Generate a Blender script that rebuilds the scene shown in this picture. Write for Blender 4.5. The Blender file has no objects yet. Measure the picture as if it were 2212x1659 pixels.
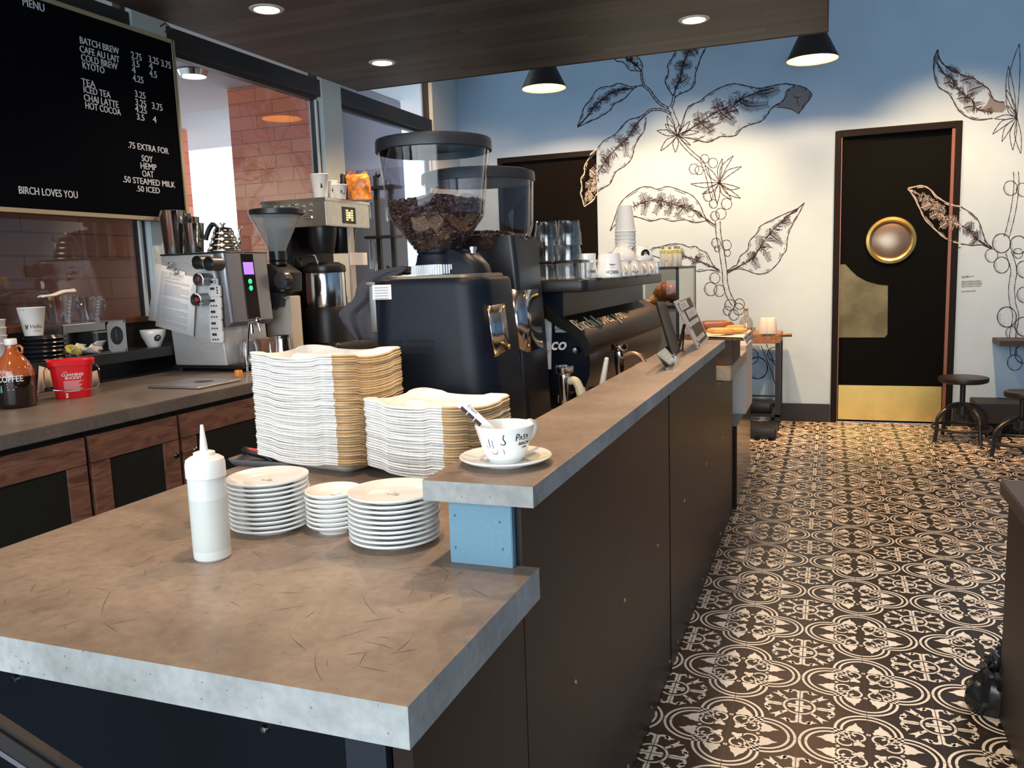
import bpy, bmesh, math, random
from mathutils import Vector, Matrix
random.seed(7)
PI = math.pi
S = bpy.context.scene
COL = S.collection

# ------------------------------------------------------------------ camera
IMG_W, IMG_H, FPX = 2212.0, 1659.0, 1790.914
YAW, PITCH, ROLL, CAM_Z = 0.366060, 0.134662, -0.0340492, 1.437462
EYE = Vector((0, 0, CAM_Z))
_f = Vector((-math.sin(YAW)*math.cos(PITCH), math.cos(YAW)*math.cos(PITCH), -math.sin(PITCH)))
_r0 = Vector((math.cos(YAW), math.sin(YAW), 0)); _u0 = _r0.cross(_f)
_r = math.cos(ROLL)*_r0 + math.sin(ROLL)*_u0
_u = -math.sin(ROLL)*_r0 + math.cos(ROLL)*_u0
cam = bpy.data.cameras.new('camera'); cam.sensor_width = 36; cam.lens = 36*FPX/IMG_W
cam.clip_start = 0.02; cam.clip_end = 200
co = bpy.data.objects.new('camera', cam); COL.objects.link(co)
m3 = Matrix((_r, _u, -_f)).transposed()
co.matrix_world = Matrix.Translation(EYE) @ m3.to_4x4()
S.camera = co

# measuring helpers: a point of the photograph carried onto a known plane of the room
def _ray(px, py): return _f + _r*((px-IMG_W/2)/FPX) - _u*((py-IMG_H/2)/FPX)
def onz(px, py, z): d = _ray(px, py); return EYE + d*((z-CAM_Z)/d.z)
def onx(px, py, x): d = _ray(px, py); return EYE + d*(x/d.x)
def ony(px, py, y): d = _ray(px, py); return EYE + d*(y/d.y)

# ------------------------------------------------------------------ light and exposure
S.view_settings.view_transform = 'Standard'; S.view_settings.look = 'None'
S.view_settings.gamma = 1.0; S.view_settings.use_curve_mapping = False
S.view_settings.exposure = 0.1
w = bpy.data.worlds.new('daylight'); S.world = w; w.use_nodes = True
bg = w.node_tree.nodes['Background']
bg.inputs[0].default_value = (0.80, 0.92, 1.0, 1); bg.inputs[1].default_value = 3.1
S.cycles.caustics_reflective = False; S.cycles.caustics_refractive = False
S.cycles.max_bounces = 10; S.cycles.transparent_max_bounces = 24
S.cycles.sample_clamp_indirect = 6.0

def light(name, kind, loc, energy, color, size=0.1, rot=(0, 0, 0), spot=None, blend=0.4, sy=None):
    l = bpy.data.lights.new(name, kind); l.energy = energy; l.color = color
    if kind == 'AREA':
        l.size = size
        if sy: l.shape = 'RECTANGLE'; l.size_y = sy
    else: l.shadow_soft_size = size
    if kind == 'SPOT': l.spot_size = spot; l.spot_blend = blend
    o = bpy.data.objects.new(name, l); o.location = loc; o.rotation_euler = rot; COL.objects.link(o)
    return o
WARM = (1.0, 0.70, 0.44)
# storefront glazing behind the camera, daylight coming in over the counter
light('storefront_daylight', 'AREA', (-0.6, -2.6, 1.9), 125, (0.86, 0.95, 1.0), 4.6, (math.radians(88), 0, 0), sy=2.6)
# added unseen spots: warm fill for mural wall and far floor, neutral for aisle
for x_, e_ in ((-1.2, 820), (.93, 760), (-3.3, 150), (2.3, 60)):
    o_ = light('added_wall_spot', 'SPOT', (x_, 6.2, 4.15), e_, (1.0, .53, .23), .06, (0, 0, 0), math.radians(58), .75)
    o_.rotation_euler = (Vector((x_, 7.86, .75))-Vector((x_, 6.2, 4.15))).to_track_quat('-Z', 'Y').to_euler()
light('added_far_floor_spot', 'SPOT', (.7, 5.6, 4.15), 150, (1.0, .50, .20), .08, (0, 0, 0), math.radians(48), .9)
light('added_aisle_spot', 'SPOT', (1.05, 2.9, 4.15), 330, (1.0, .93, .88), .10, (0, 0, 0), math.radians(50), .8)
# ------------------------------------------------------------------ materials
MATS = {}
def nt(name):
    m = bpy.data.materials.new(name); m.use_nodes = True
    return m, m.node_tree.nodes, m.node_tree.links, m.node_tree.nodes['Principled BSDF']
def mat(name, col, rough=0.5, metal=0.0, spec=0.5, noise=0, nscale=20, emit=None, estr=0, bump=0, bscale=80, stretch=None, coat=0, aniso=0, sss=0):
    if name in MATS: return MATS[name]
    m, N, L, b = nt(name)
    c = (*col, 1)
    b.inputs['Base Color'].default_value = c; b.inputs['Roughness'].default_value = rough
    b.inputs['Metallic'].default_value = metal; b.inputs['Specular IOR Level'].default_value = spec
    if coat: b.inputs['Coat Weight'].default_value = coat; b.inputs['Coat Roughness'].default_value = 0.08
    if sss: b.inputs['Subsurface Weight'].default_value = sss; b.inputs['Subsurface Radius'].default_value = (.02, .02, .02)
    if noise or bump:
        tc = N.new('ShaderNodeTexCoord'); mp = N.new('ShaderNodeMapping')
        L.new(tc.outputs['Object'], mp.inputs[0])
        if stretch: mp.inputs['Scale'].default_value = stretch
    if noise:
        n = N.new('ShaderNodeTexNoise'); n.inputs['Scale'].default_value = nscale; n.inputs['Detail'].default_value = 6
        L.new(mp.outputs[0], n.inputs['Vector'])
        r = N.new('ShaderNodeMapRange'); r.inputs[1].default_value = .3; r.inputs[2].default_value = .7
        r.inputs[3].default_value = 1-noise; r.inputs[4].default_value = 1+noise
        L.new(n.outputs['Fac'], r.inputs[0])
        x = N.new('ShaderNodeVectorMath'); x.operation = 'SCALE'; x.inputs[0].default_value = col
        L.new(r.outputs[0], x.inputs['Scale']); L.new(x.outputs[0], b.inputs['Base Color'])
    if bump:
        n2 = N.new('ShaderNodeTexNoise'); n2.inputs['Scale'].default_value = bscale; n2.inputs['Detail'].default_value = 4
        L.new(mp.outputs[0], n2.inputs['Vector'])
        bp = N.new('ShaderNodeBump'); bp.inputs['Strength'].default_value = bump; bp.inputs['Distance'].default_value = .003
        L.new(n2.outputs['Fac'], bp.inputs['Height']); L.new(bp.outputs[0], b.inputs['Normal'])
    if emit:
        b.inputs['Emission Color'].default_value = (*emit, 1); b.inputs['Emission Strength'].default_value = estr
    MATS[name] = m; return m
def thin_glass(name, tint=(1, 1, 1), refl=0.05, edge=0.6, rough=0.02, milk=0.0):
    """clear sheet: passes light, mirrors a little, more towards grazing angles"""
    if name in MATS: return MATS[name]
    m, N, L, b = nt(name); N.remove(b)
    out = [n for n in N if n.type == 'OUTPUT_MATERIAL'][0]
    t = N.new('ShaderNodeBsdfTransparent'); t.inputs[0].default_value = (*tint, 1)
    g = N.new('ShaderNodeBsdfGlossy'); g.inputs['Roughness'].default_value = rough
    lw = N.new('ShaderNodeLayerWeight'); lw.inputs[0].default_value = 0.35
    r = N.new('ShaderNodeMapRange'); r.inputs[3].default_value = refl; r.inputs[4].default_value = edge
    L.new(lw.outputs['Facing'], r.inputs[0])
    mx = N.new('ShaderNodeMixShader'); L.new(r.outputs[0], mx.inputs[0]); L.new(t.outputs[0], mx.inputs[1]); L.new(g.outputs[0], mx.inputs[2])
    last = mx
    if milk:
        d = N.new('ShaderNodeBsdfDiffuse'); d.inputs[0].default_value = (.85, .87, .9, 1)
        m2 = N.new('ShaderNodeMixShader'); m2.inputs[0].default_value = milk
        L.new(mx.outputs[0], m2.inputs[1]); L.new(d.outputs[0], m2.inputs[2]); last = m2
    L.new(last.outputs[0], out.inputs[0]); MATS[name] = m; return m

# ------------------------------------------------------------------ mesh helpers
class MB:
    """collects shapes into one mesh"""
    def __init__(s): s.v = []; s.f = []; s.mi = []; s.cur = 0
    def add(s, vs, fs):
        o = len(s.v); s.v += [tuple(v) for v in vs]
        for f in fs: s.f.append([i+o for i in f]); s.mi.append(s.cur)
        return s
    def box(s, x0, x1, y0, y1, z0, z1):
        return s.add([(x0,y0,z0),(x1,y0,z0),(x1,y1,z0),(x0,y1,z0),(x0,y0,z1),(x1,y0,z1),(x1,y1,z1),(x0,y1,z1)],
                     [(0,3,2,1),(4,5,6,7),(0,1,5,4),(1,2,6,5),(2,3,7,6),(3,0,4,7)])
    def cbox(s, c, d): return s.box(c[0]-d[0]/2, c[0]+d[0]/2, c[1]-d[1]/2, c[1]+d[1]/2, c[2]-d[2]/2, c[2]+d[2]/2)
    def rbox(s, x0, x1, y0, y1, z0, z1, r=.01, n=4, tr=None):
        """box with rounded vertical edges and eased top and bottom edges"""
        tr = min(r*.6, (z1-z0)/2.2) if tr is None else tr
        cx, cy, hx, hy = (x0+x1)/2, (y0+y1)/2, (x1-x0)/2, (y1-y0)/2
        k = .3*tr
        return s.loft([(z0, cx, cy, hx-tr, hy-tr, max(r-tr, 1e-4)), (z0+k, cx, cy, hx-k, hy-k, r), (z0+tr, cx, cy, hx, hy, r),
                       (z1-tr, cx, cy, hx, hy, r), (z1-k, cx, cy, hx-k, hy-k, r), (z1, cx, cy, hx-tr, hy-tr, max(r-tr, 1e-4))], n)
    def loft(s, secs, n=4, capb=True, capt=True):
        """stacked rounded rectangles (z, cx, cy, half x, half y, corner radius)"""
        rings = []
        for (z, cx, cy, hx, hy, r) in secs:
            r = min(r, hx*.999, hy*.999); ring = []
            for q, (sx, sy) in enumerate(((1,1),(-1,1),(-1,-1),(1,-1))):
                for i in range(n+1):
                    a = q*PI/2 + i*PI/2/n
                    ring.append((cx+sx*(hx-r)+r*math.cos(a), cy+sy*(hy-r)+r*math.sin(a), z))
            rings.append(ring)
        return s.skin(rings, capb, capt)
    def skin(s, rings, capb=True, capt=True, closed=True):
        m = len(rings[0]); vs = [v for r in rings for v in r]; fs = []
        for k in range(len(rings)-1):
            for i in range(m if closed else m-1):
                j = (i+1) % m
                fs.append((k*m+i, k*m+j, (k+1)*m+j, (k+1)*m+i))
        if capb: fs.append(tuple(range(m-1, -1, -1)))
        if capt: fs.append(tuple((len(rings)-1)*m+i for i in range(m)))
        return s.add(vs, fs)
    def lathe(s, prof, c=(0, 0, 0), n=32, axis='Z', cap=False, M=None):
        """profile of (radius, height)"""
        vs = []
        for (r, h) in prof:
            for i in range(n):
                a = 2*PI*i/n; x, y, z = r*math.cos(a), r*math.sin(a), h
                if axis == 'X': x, y, z = z, x, y
                elif axis == 'Y': x, y, z = y, z, x
                p = Vector((x, y, z))
                if M: p = M @ p
                vs.append((p.x+c[0], p.y+c[1], p.z+c[2]))
        fs = []
        for k in range(len(prof)-1):
            for i in range(n):
                j = (i+1) % n; fs.append((k*n+i, k*n+j, (k+1)*n+j, (k+1)*n+i))
        if cap:
            fs.append(tuple(range(n-1, -1, -1))); fs.append(tuple((len(prof)-1)*n+i for i in range(n)))
        return s.add(vs, fs)
    def cyl(s, c, r, h, n=24, axis='Z', r2=None): return s.lathe([(r, 0), (r if r2 is None else r2, h)], c, n, axis, True)
    def tube(s, pts, r, n=10, cap=True):
        pts = [Vector(p) for p in pts]; rings = []; up = None
        for i, p in enumerate(pts):
            d = (pts[min(i+1, len(pts)-1)] - pts[max(i-1, 0)]).normalized()
            if up is None:
                up = Vector((0, 0, 1)) if abs(d.z) < .9 else Vector((1, 0, 0))
            a = d.cross(up)
            if a.length < 1e-6: a = d.orthogonal()
            a.normalize(); b = a.cross(d).normalized(); up = b
            rr = r[i] if isinstance(r, (list, tuple)) else r
            rings.append([tuple(p + a*rr*math.cos(2*PI*k/n) + b*rr*math.sin(2*PI*k/n)) for k in range(n)])
        return s.skin(rings, cap, cap)
    def bar(s, p, q, wx, wy=None, up=(0, 0, 1)):
        """rectangular bar from p to q"""
        p, q = Vector(p), Vector(q); wy = wy or wx; d = (q-p).normalized(); u = Vector(up)
        if abs(d.dot(u)) > .99: u = Vector((1, 0, 0))
        a = d.cross(u).normalized()*wx/2; b = a.normalized().cross(d)*wy/2
        ring = lambda o: [tuple(o+a+b), tuple(o-a+b), tuple(o-a-b), tuple(o+a-b)]
        return s.skin([ring(p), ring(q)])
    def prism(s, poly, axis, a, b):
        """2-D outline pushed along an axis: X -> (y,z), Y -> (x,z), Z -> (x,y)"""
        def P(u, v, t): return {'X': (t, u, v), 'Y': (u, t, v), 'Z': (u, v, t)}[axis]
        return s.skin([[P(u, v, a) for u, v in poly], [P(u, v, b) for u, v in poly]])
    def ball(s, c, r, n=12, m=8, sc=(1, 1, 1), M=None):
        vs, fs = [], []
        for k in range(m+1):
            t = PI*k/m
            for i in range(n):
                a = 2*PI*i/n
                p = Vector((r*sc[0]*math.sin(t)*math.cos(a), r*sc[1]*math.sin(t)*math.sin(a), -r*sc[2]*math.cos(t)))
                if M: p = M @ p
                vs.append((p.x+c[0], p.y+c[1], p.z+c[2]))
        for k in range(m):
            for i in range(n):
                j = (i+1) % n; fs.append((k*n+i, k*n+j, (k+1)*n+j, (k+1)*n+i))
        return s.add(vs, fs)
    def xform(s, M, start=0):
        for i in range(start, len(s.v)): s.v[i] = tuple(M @ Vector(s.v[i]))
        return s

def obj(name, mb, m, parent=None, smooth=None, bevel=0, loc=None, rz=0, solid=0):
    me = bpy.data.meshes.new(name)
    me.from_pydata(mb.v, [], mb.f)
    ms = m if isinstance(m, (list, tuple)) else [m]
    for k in ms: me.materials.append(k)
    if len(ms) > 1: me.polygons.foreach_set('material_index', mb.mi)
    bm = bmesh.new(); bm.from_mesh(me)
    bmesh.ops.remove_doubles(bm, verts=bm.verts, dist=1e-6)
    bmesh.ops.recalc_face_normals(bm, faces=bm.faces)
    if bevel:
        bmesh.ops.bevel(bm, geom=[e for e in bm.edges if e.is_manifold and e.calc_face_angle(0) > .5], offset=bevel, segments=2, affect='EDGES', clamp_overlap=True)
    bm.to_mesh(me); bm.free()
    if smooth is not False:
        me.polygons.foreach_set('use_smooth', [True]*len(me.polygons))
        me.set_sharp_from_angle(angle=math.radians(smooth or 35))
    o = bpy.data.objects.new(name, me); COL.objects.link(o)
    if parent: o.parent = parent
    if loc is not None: o.location = loc
    o.rotation_euler.z = rz
    if solid:
        md = o.modifiers.new('thickness', 'SOLIDIFY'); md.thickness = solid; md.offset = -1
    return o
def tag(o, label, cat, group=None):
    o['label'] = label; o['category'] = cat
    if group: o['group'] = group
    return o
def thing(name, label, cat, loc=(0, 0, 0), rz=0, group=None):
    o = bpy.data.objects.new(name, None); o.empty_display_size = .05; COL.objects.link(o)
    o.location = loc; o.rotation_euler.z = rz
    return tag(o, label, cat, group)
def struct(name, mb, m, parent=None, **k):
    o = obj(name, mb, m, parent, **k)
    if not parent: o['kind'] = 'structure'
    return o
def dup(root, loc, rz=None, label=None, group=None):
    c = root.copy(); COL.objects.link(c); c.location = loc
    if rz is not None: c.rotation_euler.z = rz
    if label: c['label'] = label
    if group: c['group'] = group
    for ch in root.children:
        d = ch.copy(); COL.objects.link(d); d.parent = c
        for g in ch.children:
            e = g.copy(); COL.objects.link(e); e.parent = d
    return c
def text_mb(txt, size, M, mb=None, depth=.0006, align='LEFT', sx=1.0, spacing=1.0, shear=0, weight=0):
    """lettering as thin solid letters; M places the text plane"""
    cu = bpy.data.curves.new('t', 'FONT'); cu.body = txt; cu.size = size; cu.extrude = depth; cu.align_x = align
    cu.space_character = spacing; cu.shear = shear; cu.resolution_u = 3; cu.offset = weight
    o = bpy.data.objects.new('t', cu); COL.objects.link(o)
    bpy.context.view_layer.update()
    me = bpy.data.meshes.new_from_object(o.evaluated_get(bpy.context.evaluated_depsgraph_get()))
    bpy.data.objects.remove(o); bpy.data.curves.remove(cu)
    mb = mb or MB(); T = M @ Matrix.Diagonal((sx, 1, 1, 1))
    mb.add([T @ v.co for v in me.vertices], [tuple(p.vertices) for p in me.polygons])
    bpy.data.meshes.remove(me); return mb
def plane_M(origin, xdir, ydir):
    x = Vector(xdir).normalized(); y = Vector(ydir).normalized(); z = x.cross(y)
    m = Matrix((x, y, z)).transposed().to_4x4(); m.translation = Vector(origin); return m
def crom(pts, n=6):
    """smooth curve through points"""
    P = [Vector(p) for p in pts]
    if len(P) < 3: return P
    out = []
    for i in range(len(P)-1):
        a, b, c, d = P[max(i-1, 0)], P[i], P[i+1], P[min(i+2, len(P)-1)]
        for k in range(n):
            t = k/n
            out.append(.5*((2*b)+(c-a)*t+(2*a-5*b+4*c-d)*t*t+(3*b-a-3*c+d)*t**3))
    return out+[P[-1]]

# shared materials
STEEL = mat('brushed_steel', (.62, .62, .62), .28, 1.0, noise=.08, nscale=60, stretch=(1, 1, 14))
CHROME = mat('chrome', (.80, .80, .80), .07, 1.0)
BLACK = mat('black_paint', (.012, .013, .016), .38)
BLACKPL = mat('black_plastic', (.015, .015, .017), .32)
RUBBER = mat('black_rubber', (.012, .012, .012), .7)
WHITE = mat('white_ceramic', (.90, .90, .88), .16, coat=.3)
PAPER = mat('white_paper', (.80, .80, .78), .75)
INK = mat('black_ink', (.012, .012, .016), .6)
BRASS = mat('brass', (.80, .56, .18), .30, 1.0, noise=.07, nscale=8)
GLASS = thin_glass('clear_glass', (.95, .96, .97), .06, .75)
# ================================================================== SETTING
YF = 7.864            # far wall
XW = -3.50            # inner face of the window wall
def concrete(name, c1, c2, rough=.42):
    m, N, L, b = nt(name)
    tc = N.new('ShaderNodeTexCoord')
    n1 = N.new('ShaderNodeTexNoise'); n1.inputs['Scale'].default_value = 3.2; n1.inputs['Detail'].default_value = 9; n1.inputs['Roughness'].default_value = .62; n1.inputs['Distortion'].default_value = .6
    n2 = N.new('ShaderNodeTexNoise'); n2.inputs['Scale'].default_value = 55; n2.inputs['Detail'].default_value = 5
    v = N.new('ShaderNodeTexVoronoi'); v.inputs['Scale'].default_value = 60
    for n in (n1, n2, v): L.new(tc.outputs['Object'], n.inputs['Vector'])
    cr = N.new('ShaderNodeValToRGB'); cr.color_ramp.elements[0].position = .32; cr.color_ramp.elements[1].position = .68
    cr.color_ramp.elements[0].color = (*c1, 1); cr.color_ramp.elements[1].color = (*c2, 1)
    L.new(n1.outputs['Fac'], cr.inputs[0])
    mr = N.new('ShaderNodeMapRange'); mr.inputs[1].default_value = .3; mr.inputs[2].default_value = .7; mr.inputs[3].default_value = .86; mr.inputs[4].default_value = 1.1
    L.new(n2.outputs['Fac'], mr.inputs[0])
    pit = N.new('ShaderNodeMapRange'); pit.inputs[1].default_value = .07; pit.inputs[2].default_value = .13; pit.inputs[3].default_value = .55; pit.inputs[4].default_value = 1
    L.new(v.outputs['Distance'], pit.inputs[0])
    mu = N.new('ShaderNodeMath'); mu.operation = 'MULTIPLY'; L.new(mr.outputs[0], mu.inputs[0]); L.new(pit.outputs[0], mu.inputs[1])
    m2 = mu
    x = N.new('ShaderNodeVectorMath'); x.operation = 'SCALE'; L.new(cr.outputs[0], x.inputs[0]); L.new(m2.outputs[0], x.inputs['Scale'])
    L.new(x.outputs[0], b.inputs['Base Color']); b.inputs['Roughness'].default_value = rough
    bp = N.new('ShaderNodeBump'); bp.inputs['Strength'].default_value = .25; bp.inputs['Distance'].default_value = .002
    L.new(m2.outputs[0], bp.inputs['Height']); L.new(bp.outputs[0], b.inputs['Normal'])
    return m
CONC = concrete('grey_concrete_edge', (.30, .30, .29), (.50, .51, .50), .6)
CONCT = concrete('warm_lit_concrete_top', (.19, .138, .102), (.36, .275, .21), .40)  # same concrete, browned: warm light from above put into the colour
SCR = mat('scratch_brown', (.085, .055, .040), .7)
CONCD = concrete('dark_concrete', (.125, .105, .095), (.20, .172, .15), .38)
PAINT = mat('pale_blue_wall_paint', (.37, .56, .77), .85, noise=.03, nscale=4, bump=.06, bscale=220)
TEAL = mat('pale_frame_paint', (.64, .74, .77), .45)
DARKMET = mat('dark_window_metal', (.03, .03, .033), .4)
BLOCKP = mat('blue_painted_block', (.15, .28, .37), .7, noise=.04, nscale=120)
CLAD = mat('brown_steel_cladding', (.028, .018, .015), .40, .15, .25, noise=.22, nscale=5, bump=.03, bscale=30)
NAVY = mat('blue_black_board', (.004, .006, .009), .55, spec=.12, noise=.15, nscale=6)

# ---- floor: cement tiles, the inlay is geometry of the same mesh
TP = .4064; TX, TY = -.472565, 2.691388
def tile_motif():
    """one repeat (two tiles by two) of the quatrefoil pattern, unit square, quatrefoil in the middle, crosses on the corners"""
    t = MB()
    def strip(pts, w, closed=False):
        pts = [Vector((p[0], p[1])) for p in pts]; n = len(pts); L_, R_ = [], []
        for i in range(n):
            if closed: d = pts[(i+1) % n]-pts[i-1]
            else: d = pts[min(i+1, n-1)]-pts[max(i-1, 0)]
            d.normalize(); q = Vector((-d.y, d.x))*w/2
            L_.append(pts[i]+q); R_.append(pts[i]-q)
        vs = [(p.x, p.y, 0) for p in L_]+[(p.x, p.y, 0) for p in R_]
        t.add(vs, [(i, (i+1) % n, n+(i+1) % n, n+i) for i in range(n if closed else n-1)])
    def arc(cx, cy, r, a0, a1, w, n=14, ry=None):
        ry = ry or r
        strip([(cx+r*math.cos(math.radians(a0+(a1-a0)*i/n)), cy+ry*math.sin(math.radians(a0+(a1-a0)*i/n))) for i in range(n+1)], w)
    def poly(pts): t.add([(x, y, 0) for x, y in pts], [tuple(range(len(pts)))])
    def rot(pts, c, k, off):
        a = k*PI/2; ca, sa = math.cos(a), math.sin(a)
        return [(off[0]+x*ca-y*sa, off[1]+x*sa+y*ca) for x, y in pts]
    Q = (.5, .5)
    # ivy leaf pointing along +x (base at x=0)
    leaf = [(0, .0), (.008, .020), (-.012, .040), (.014, .046), (.030, .038), (.055, .030), (.078, .012), (.112, -.002), (.075, -.010), (.055, -.026), (.028, -.028), (.018, -.036), (-.006, -.030), (.006, -.014)]
    clover = [(.040*(1+.38*math.cos(3*a))*math.cos(a), .037*(1+.38*math.cos(3*a))*math.sin(a)) for a in [2*PI*i/18 for i in range(18)]]
    for k in range(4):
        a = 90*k
        c = rot([(.25, 0)], 0, k, Q)[0]
        arc(c[0], c[1], .235, a-133, a+133, .0205, 26)
        arc(c[0], c[1], .190, a-112, a+112, .0195, 22)
        for s in (1, -1):
            r = rot([(.165, .082*s)], 0, k, Q)[0]
            arc(r[0], r[1], .056, a-165*s, a+120*s, .017, 14)
            lf = [(.232+x*1.22, s*(.088+y*1.65)) for x, y in leaf]; poly(rot(lf if s > 0 else lf[::-1], 0, k, Q))
        cc = rot([(.074, .074)], 0, k, Q)[0]
        poly([(cc[0]+x, cc[1]+y) for x, y in rot(clover, 0, k, (0, 0))] if 1 else 0)
        strip(rot([(.09, .09), (.135, .135), (.175, .175)], 0, k, Q), .013)
        # node dots where the rings meet
        d = rot([(.218, 0)], 0, k, Q)[0]
        poly([(d[0]+.017*math.cos(2*PI*i/8), d[1]+.017*math.sin(2*PI*i/8)) for i in range(8)])
    # crosses, quarter by quarter
    for k, off in enumerate(((0, 0), (1, 0), (1, 1), (0, 1))):
        R = lambda pts: rot(pts, 0, k, off)
        arc(off[0], off[1], .118, 90*k, 90*k+90, .019, 8)
        poly(R([(.004, .004), (.030, .030), (.052, .024), (.070, .036), (.088, .024), (.090, .004)]))
        poly(R([(.004, .004), (.004, .090), (.024, .088), (.036, .070), (.024, .052), (.030, .030)]))
        strip(R([(.084, .084), (.110, .114), (.138, .136)]), .026)
        poly(R([(.112, .142), (.140, .168), (.176, .222), (.176, .176), (.222, .178), (.168, .140), (.142, .112)]))
        for fl in (0, 1):
            F = (lambda pts: R([(y, x) for x, y in pts][::-1])) if fl else R
            poly(F([(.132, .003), (.132, .018), (.165, .025), (.206, .022), (.218, .003)]))
            strip(F([(.214, .010), (.246, .016), (.256, .048), (.240, .076), (.216, .072)]), .029)
            poly(F([(.250, .058), (.262, .090), (.240, .108), (.226, .140), (.214, .108), (.200, .104), (.216, .084), (.228, .074)]))
    return t
fl = MB(); fl.box(-4, 5, -3.2, YF+.1, -.06, 0)
mo = tile_motif(); fl.cur = 1
for i in range(-1, 9):
    for j in range(-3, 13):
        ox, oy = TX+i*TP, TY+j*TP
        if ox+TP < -.52 or oy > YF: continue
        fl.add([(ox+x*TP, oy+y*TP, .0007) for x, y, z in mo.v], mo.f)
def tilemat(name, c, rough, var):
    m, N, L, b = nt(name)
    tc = N.new('ShaderNodeTexCoord'); sp = N.new('ShaderNodeSeparateXYZ'); L.new(tc.outputs['Object'], sp.inputs[0])
    ds = []
    for ax, o in (('X', TX), ('Y', TY)):
        a = N.new('ShaderNodeMath'); a.operation = 'SUBTRACT'; a.inputs[1].default_value = o-20*TP; L.new(sp.outputs[ax], a.inputs[0])
        p = N.new('ShaderNodeMath'); p.operation = 'PINGPONG'; p.inputs[1].default_value = TP/4; L.new(a.outputs[0], p.inputs[0])
        # distance to the nearest joint, joints every half repeat
        q = N.new('ShaderNodeMath'); q.operation = 'LESS_THAN'; q.inputs[1].default_value = .0011; L.new(p.outputs[0], q.inputs[0]); ds.append(q)
    mx = N.new('ShaderNodeMath'); mx.operation = 'MAXIMUM'; L.new(ds[0].outputs[0], mx.inputs[0]); L.new(ds[1].outputs[0], mx.inputs[1])
    n = N.new('ShaderNodeTexNoise'); n.inputs['Scale'].default_value = 7; n.inputs['Detail'].default_value = 6; L.new(tc.outputs['Object'], n.inputs['Vector'])
    r = N.new('ShaderNodeMapRange'); r.inputs[1].default_value = .3; r.inputs[2].default_value = .7; r.inputs[3].default_value = 1-var; r.inputs[4].default_value = 1+var; L.new(n.outputs['Fac'], r.inputs[0])
    v = N.new('ShaderNodeVectorMath'); v.operation = 'SCALE'; v.inputs[0].default_value = c; L.new(r.outputs[0], v.inputs['Scale'])
    mc = N.new('ShaderNodeMix'); mc.data_type = 'RGBA'; L.new(mx.outputs[0], mc.inputs['Factor']); L.new(v.outputs[0], mc.inputs[6]); mc.inputs[7].default_value = (.035, .03, .03, 1)
    L.new(mc.outputs[2], b.inputs['Base Color'])
    b.inputs['Roughness'].default_value = rough; b.inputs['Specular IOR Level'].default_value = .28
    return m
struct('floor', fl, [tilemat('tile_dark', (.011, .009, .0095), .38, .25), tilemat('tile_cream', (.72, .66, .57), .42, .12)], smooth=False)

# ---- walls, ceiling
D1 = (ony(1797, 600, YF).x, ony(2060, 600, YF).x, 2.535)      # main door, frame included
D2 = (-3.085, -2.078, 2.552)                                   # dark door behind the machines
wf = MB(); T = .16
for x0, x1, z0, z1 in ((XW-.3, D2[0], 0, 4.2), (D2[0], D2[1], D2[2], 4.2), (D2[1], .035, 0, 4.2), (.035, 1.005, D1[2], 4.2), (1.005, 5.0, 0, 4.2)):
    wf.box(x0, x1, YF, YF+T, z0, z1)
wall_far = struct('wall_far', wf, PAINT)
struct('wall_right', MB().box(4.6, 4.76, -3.2, YF, 0, 4.2), PAINT)
wb = MB()
for x0, x1, z0, z1 in ((-3.64, -3.0, 0, 4.2), (2.4, 4.6, 0, 4.2), (-3.0, 2.4, 0, .35), (-3.0, 2.4, 3.1, 4.2)): wb.box(x0, x1, -3.3, -3.2, z0, z1)
struct('wall_back', wb, PAINT)
struct('ceiling', MB().box(-3.8, 4.8, -3.2, YF+T, 4.2, 4.35), mat('ceiling_paint', (.55, .58, .6), .9))
struct('wall_left', MB().box(XW-.14, XW, -3.2, YF, 0, 1.235), mat('dark_wainscot', (.018, .020, .024), .5, noise=.1, nscale=10))
struct('baseboard_far', MB().box(-.47, .03, YF-.018, YF, 0, .165).box(1.01, 4.6, YF-.018, YF, 0, .165), mat('black_baseboard', (.012, .012, .013), .4))

# ---- window wall: three glazed bays between painted posts
PANE = thin_glass('window_glass', (.93, .95, .96), .03, .22)
posts = ((3.64, 3.90), (5.43, 5.70), (7.29, YF))
bays = ((-.4, 3.64), (3.90, 5.43), (5.70, 7.29))
for i, ((p0, p1), (b0, b1)) in enumerate(zip(posts, bays)):
    wn = struct('window_%d' % (i+1), MB().box(XW-.12, XW+.0, p0, p1, 1.235, 4.2), TEAL, bevel=.006)
    obj('transom_bar', MB().box(XW-.09, XW-.01, b0, b1, 2.755, 2.875).box(XW-.10, XW-.045, b0, b1, 2.73, 2.755), DARKMET, wn)
    obj('sill', MB().box(XW-.12, XW+.012, b0, b1, 1.235, 1.262), mat('copper_sill', (.20, .075, .035), .4, .3), wn)
    g = MB()
    for ys in (b0, b1-.035):
        g.box(XW-.085, XW-.035, ys, ys+.035, 1.262, 2.73)
        g.box(XW-.085, XW-.035, ys, ys+.035, 2.875, 4.2)
    obj('gasket_frame', g, DARKMET, wn)
    obj('bead', MB().box(XW-.035, XW-.02, b1-.052, b1-.036, 1.262, 2.73), mat('white_bead', (.7, .7, .7), .4), wn)
    obj('pane', MB().box(XW-.062, XW-.056, b0+.03, b1-.03, 1.262, 2.735).box(XW-.062, XW-.056, b0+.03, b1-.03, 2.87, 4.2), PANE, wn)
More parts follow.
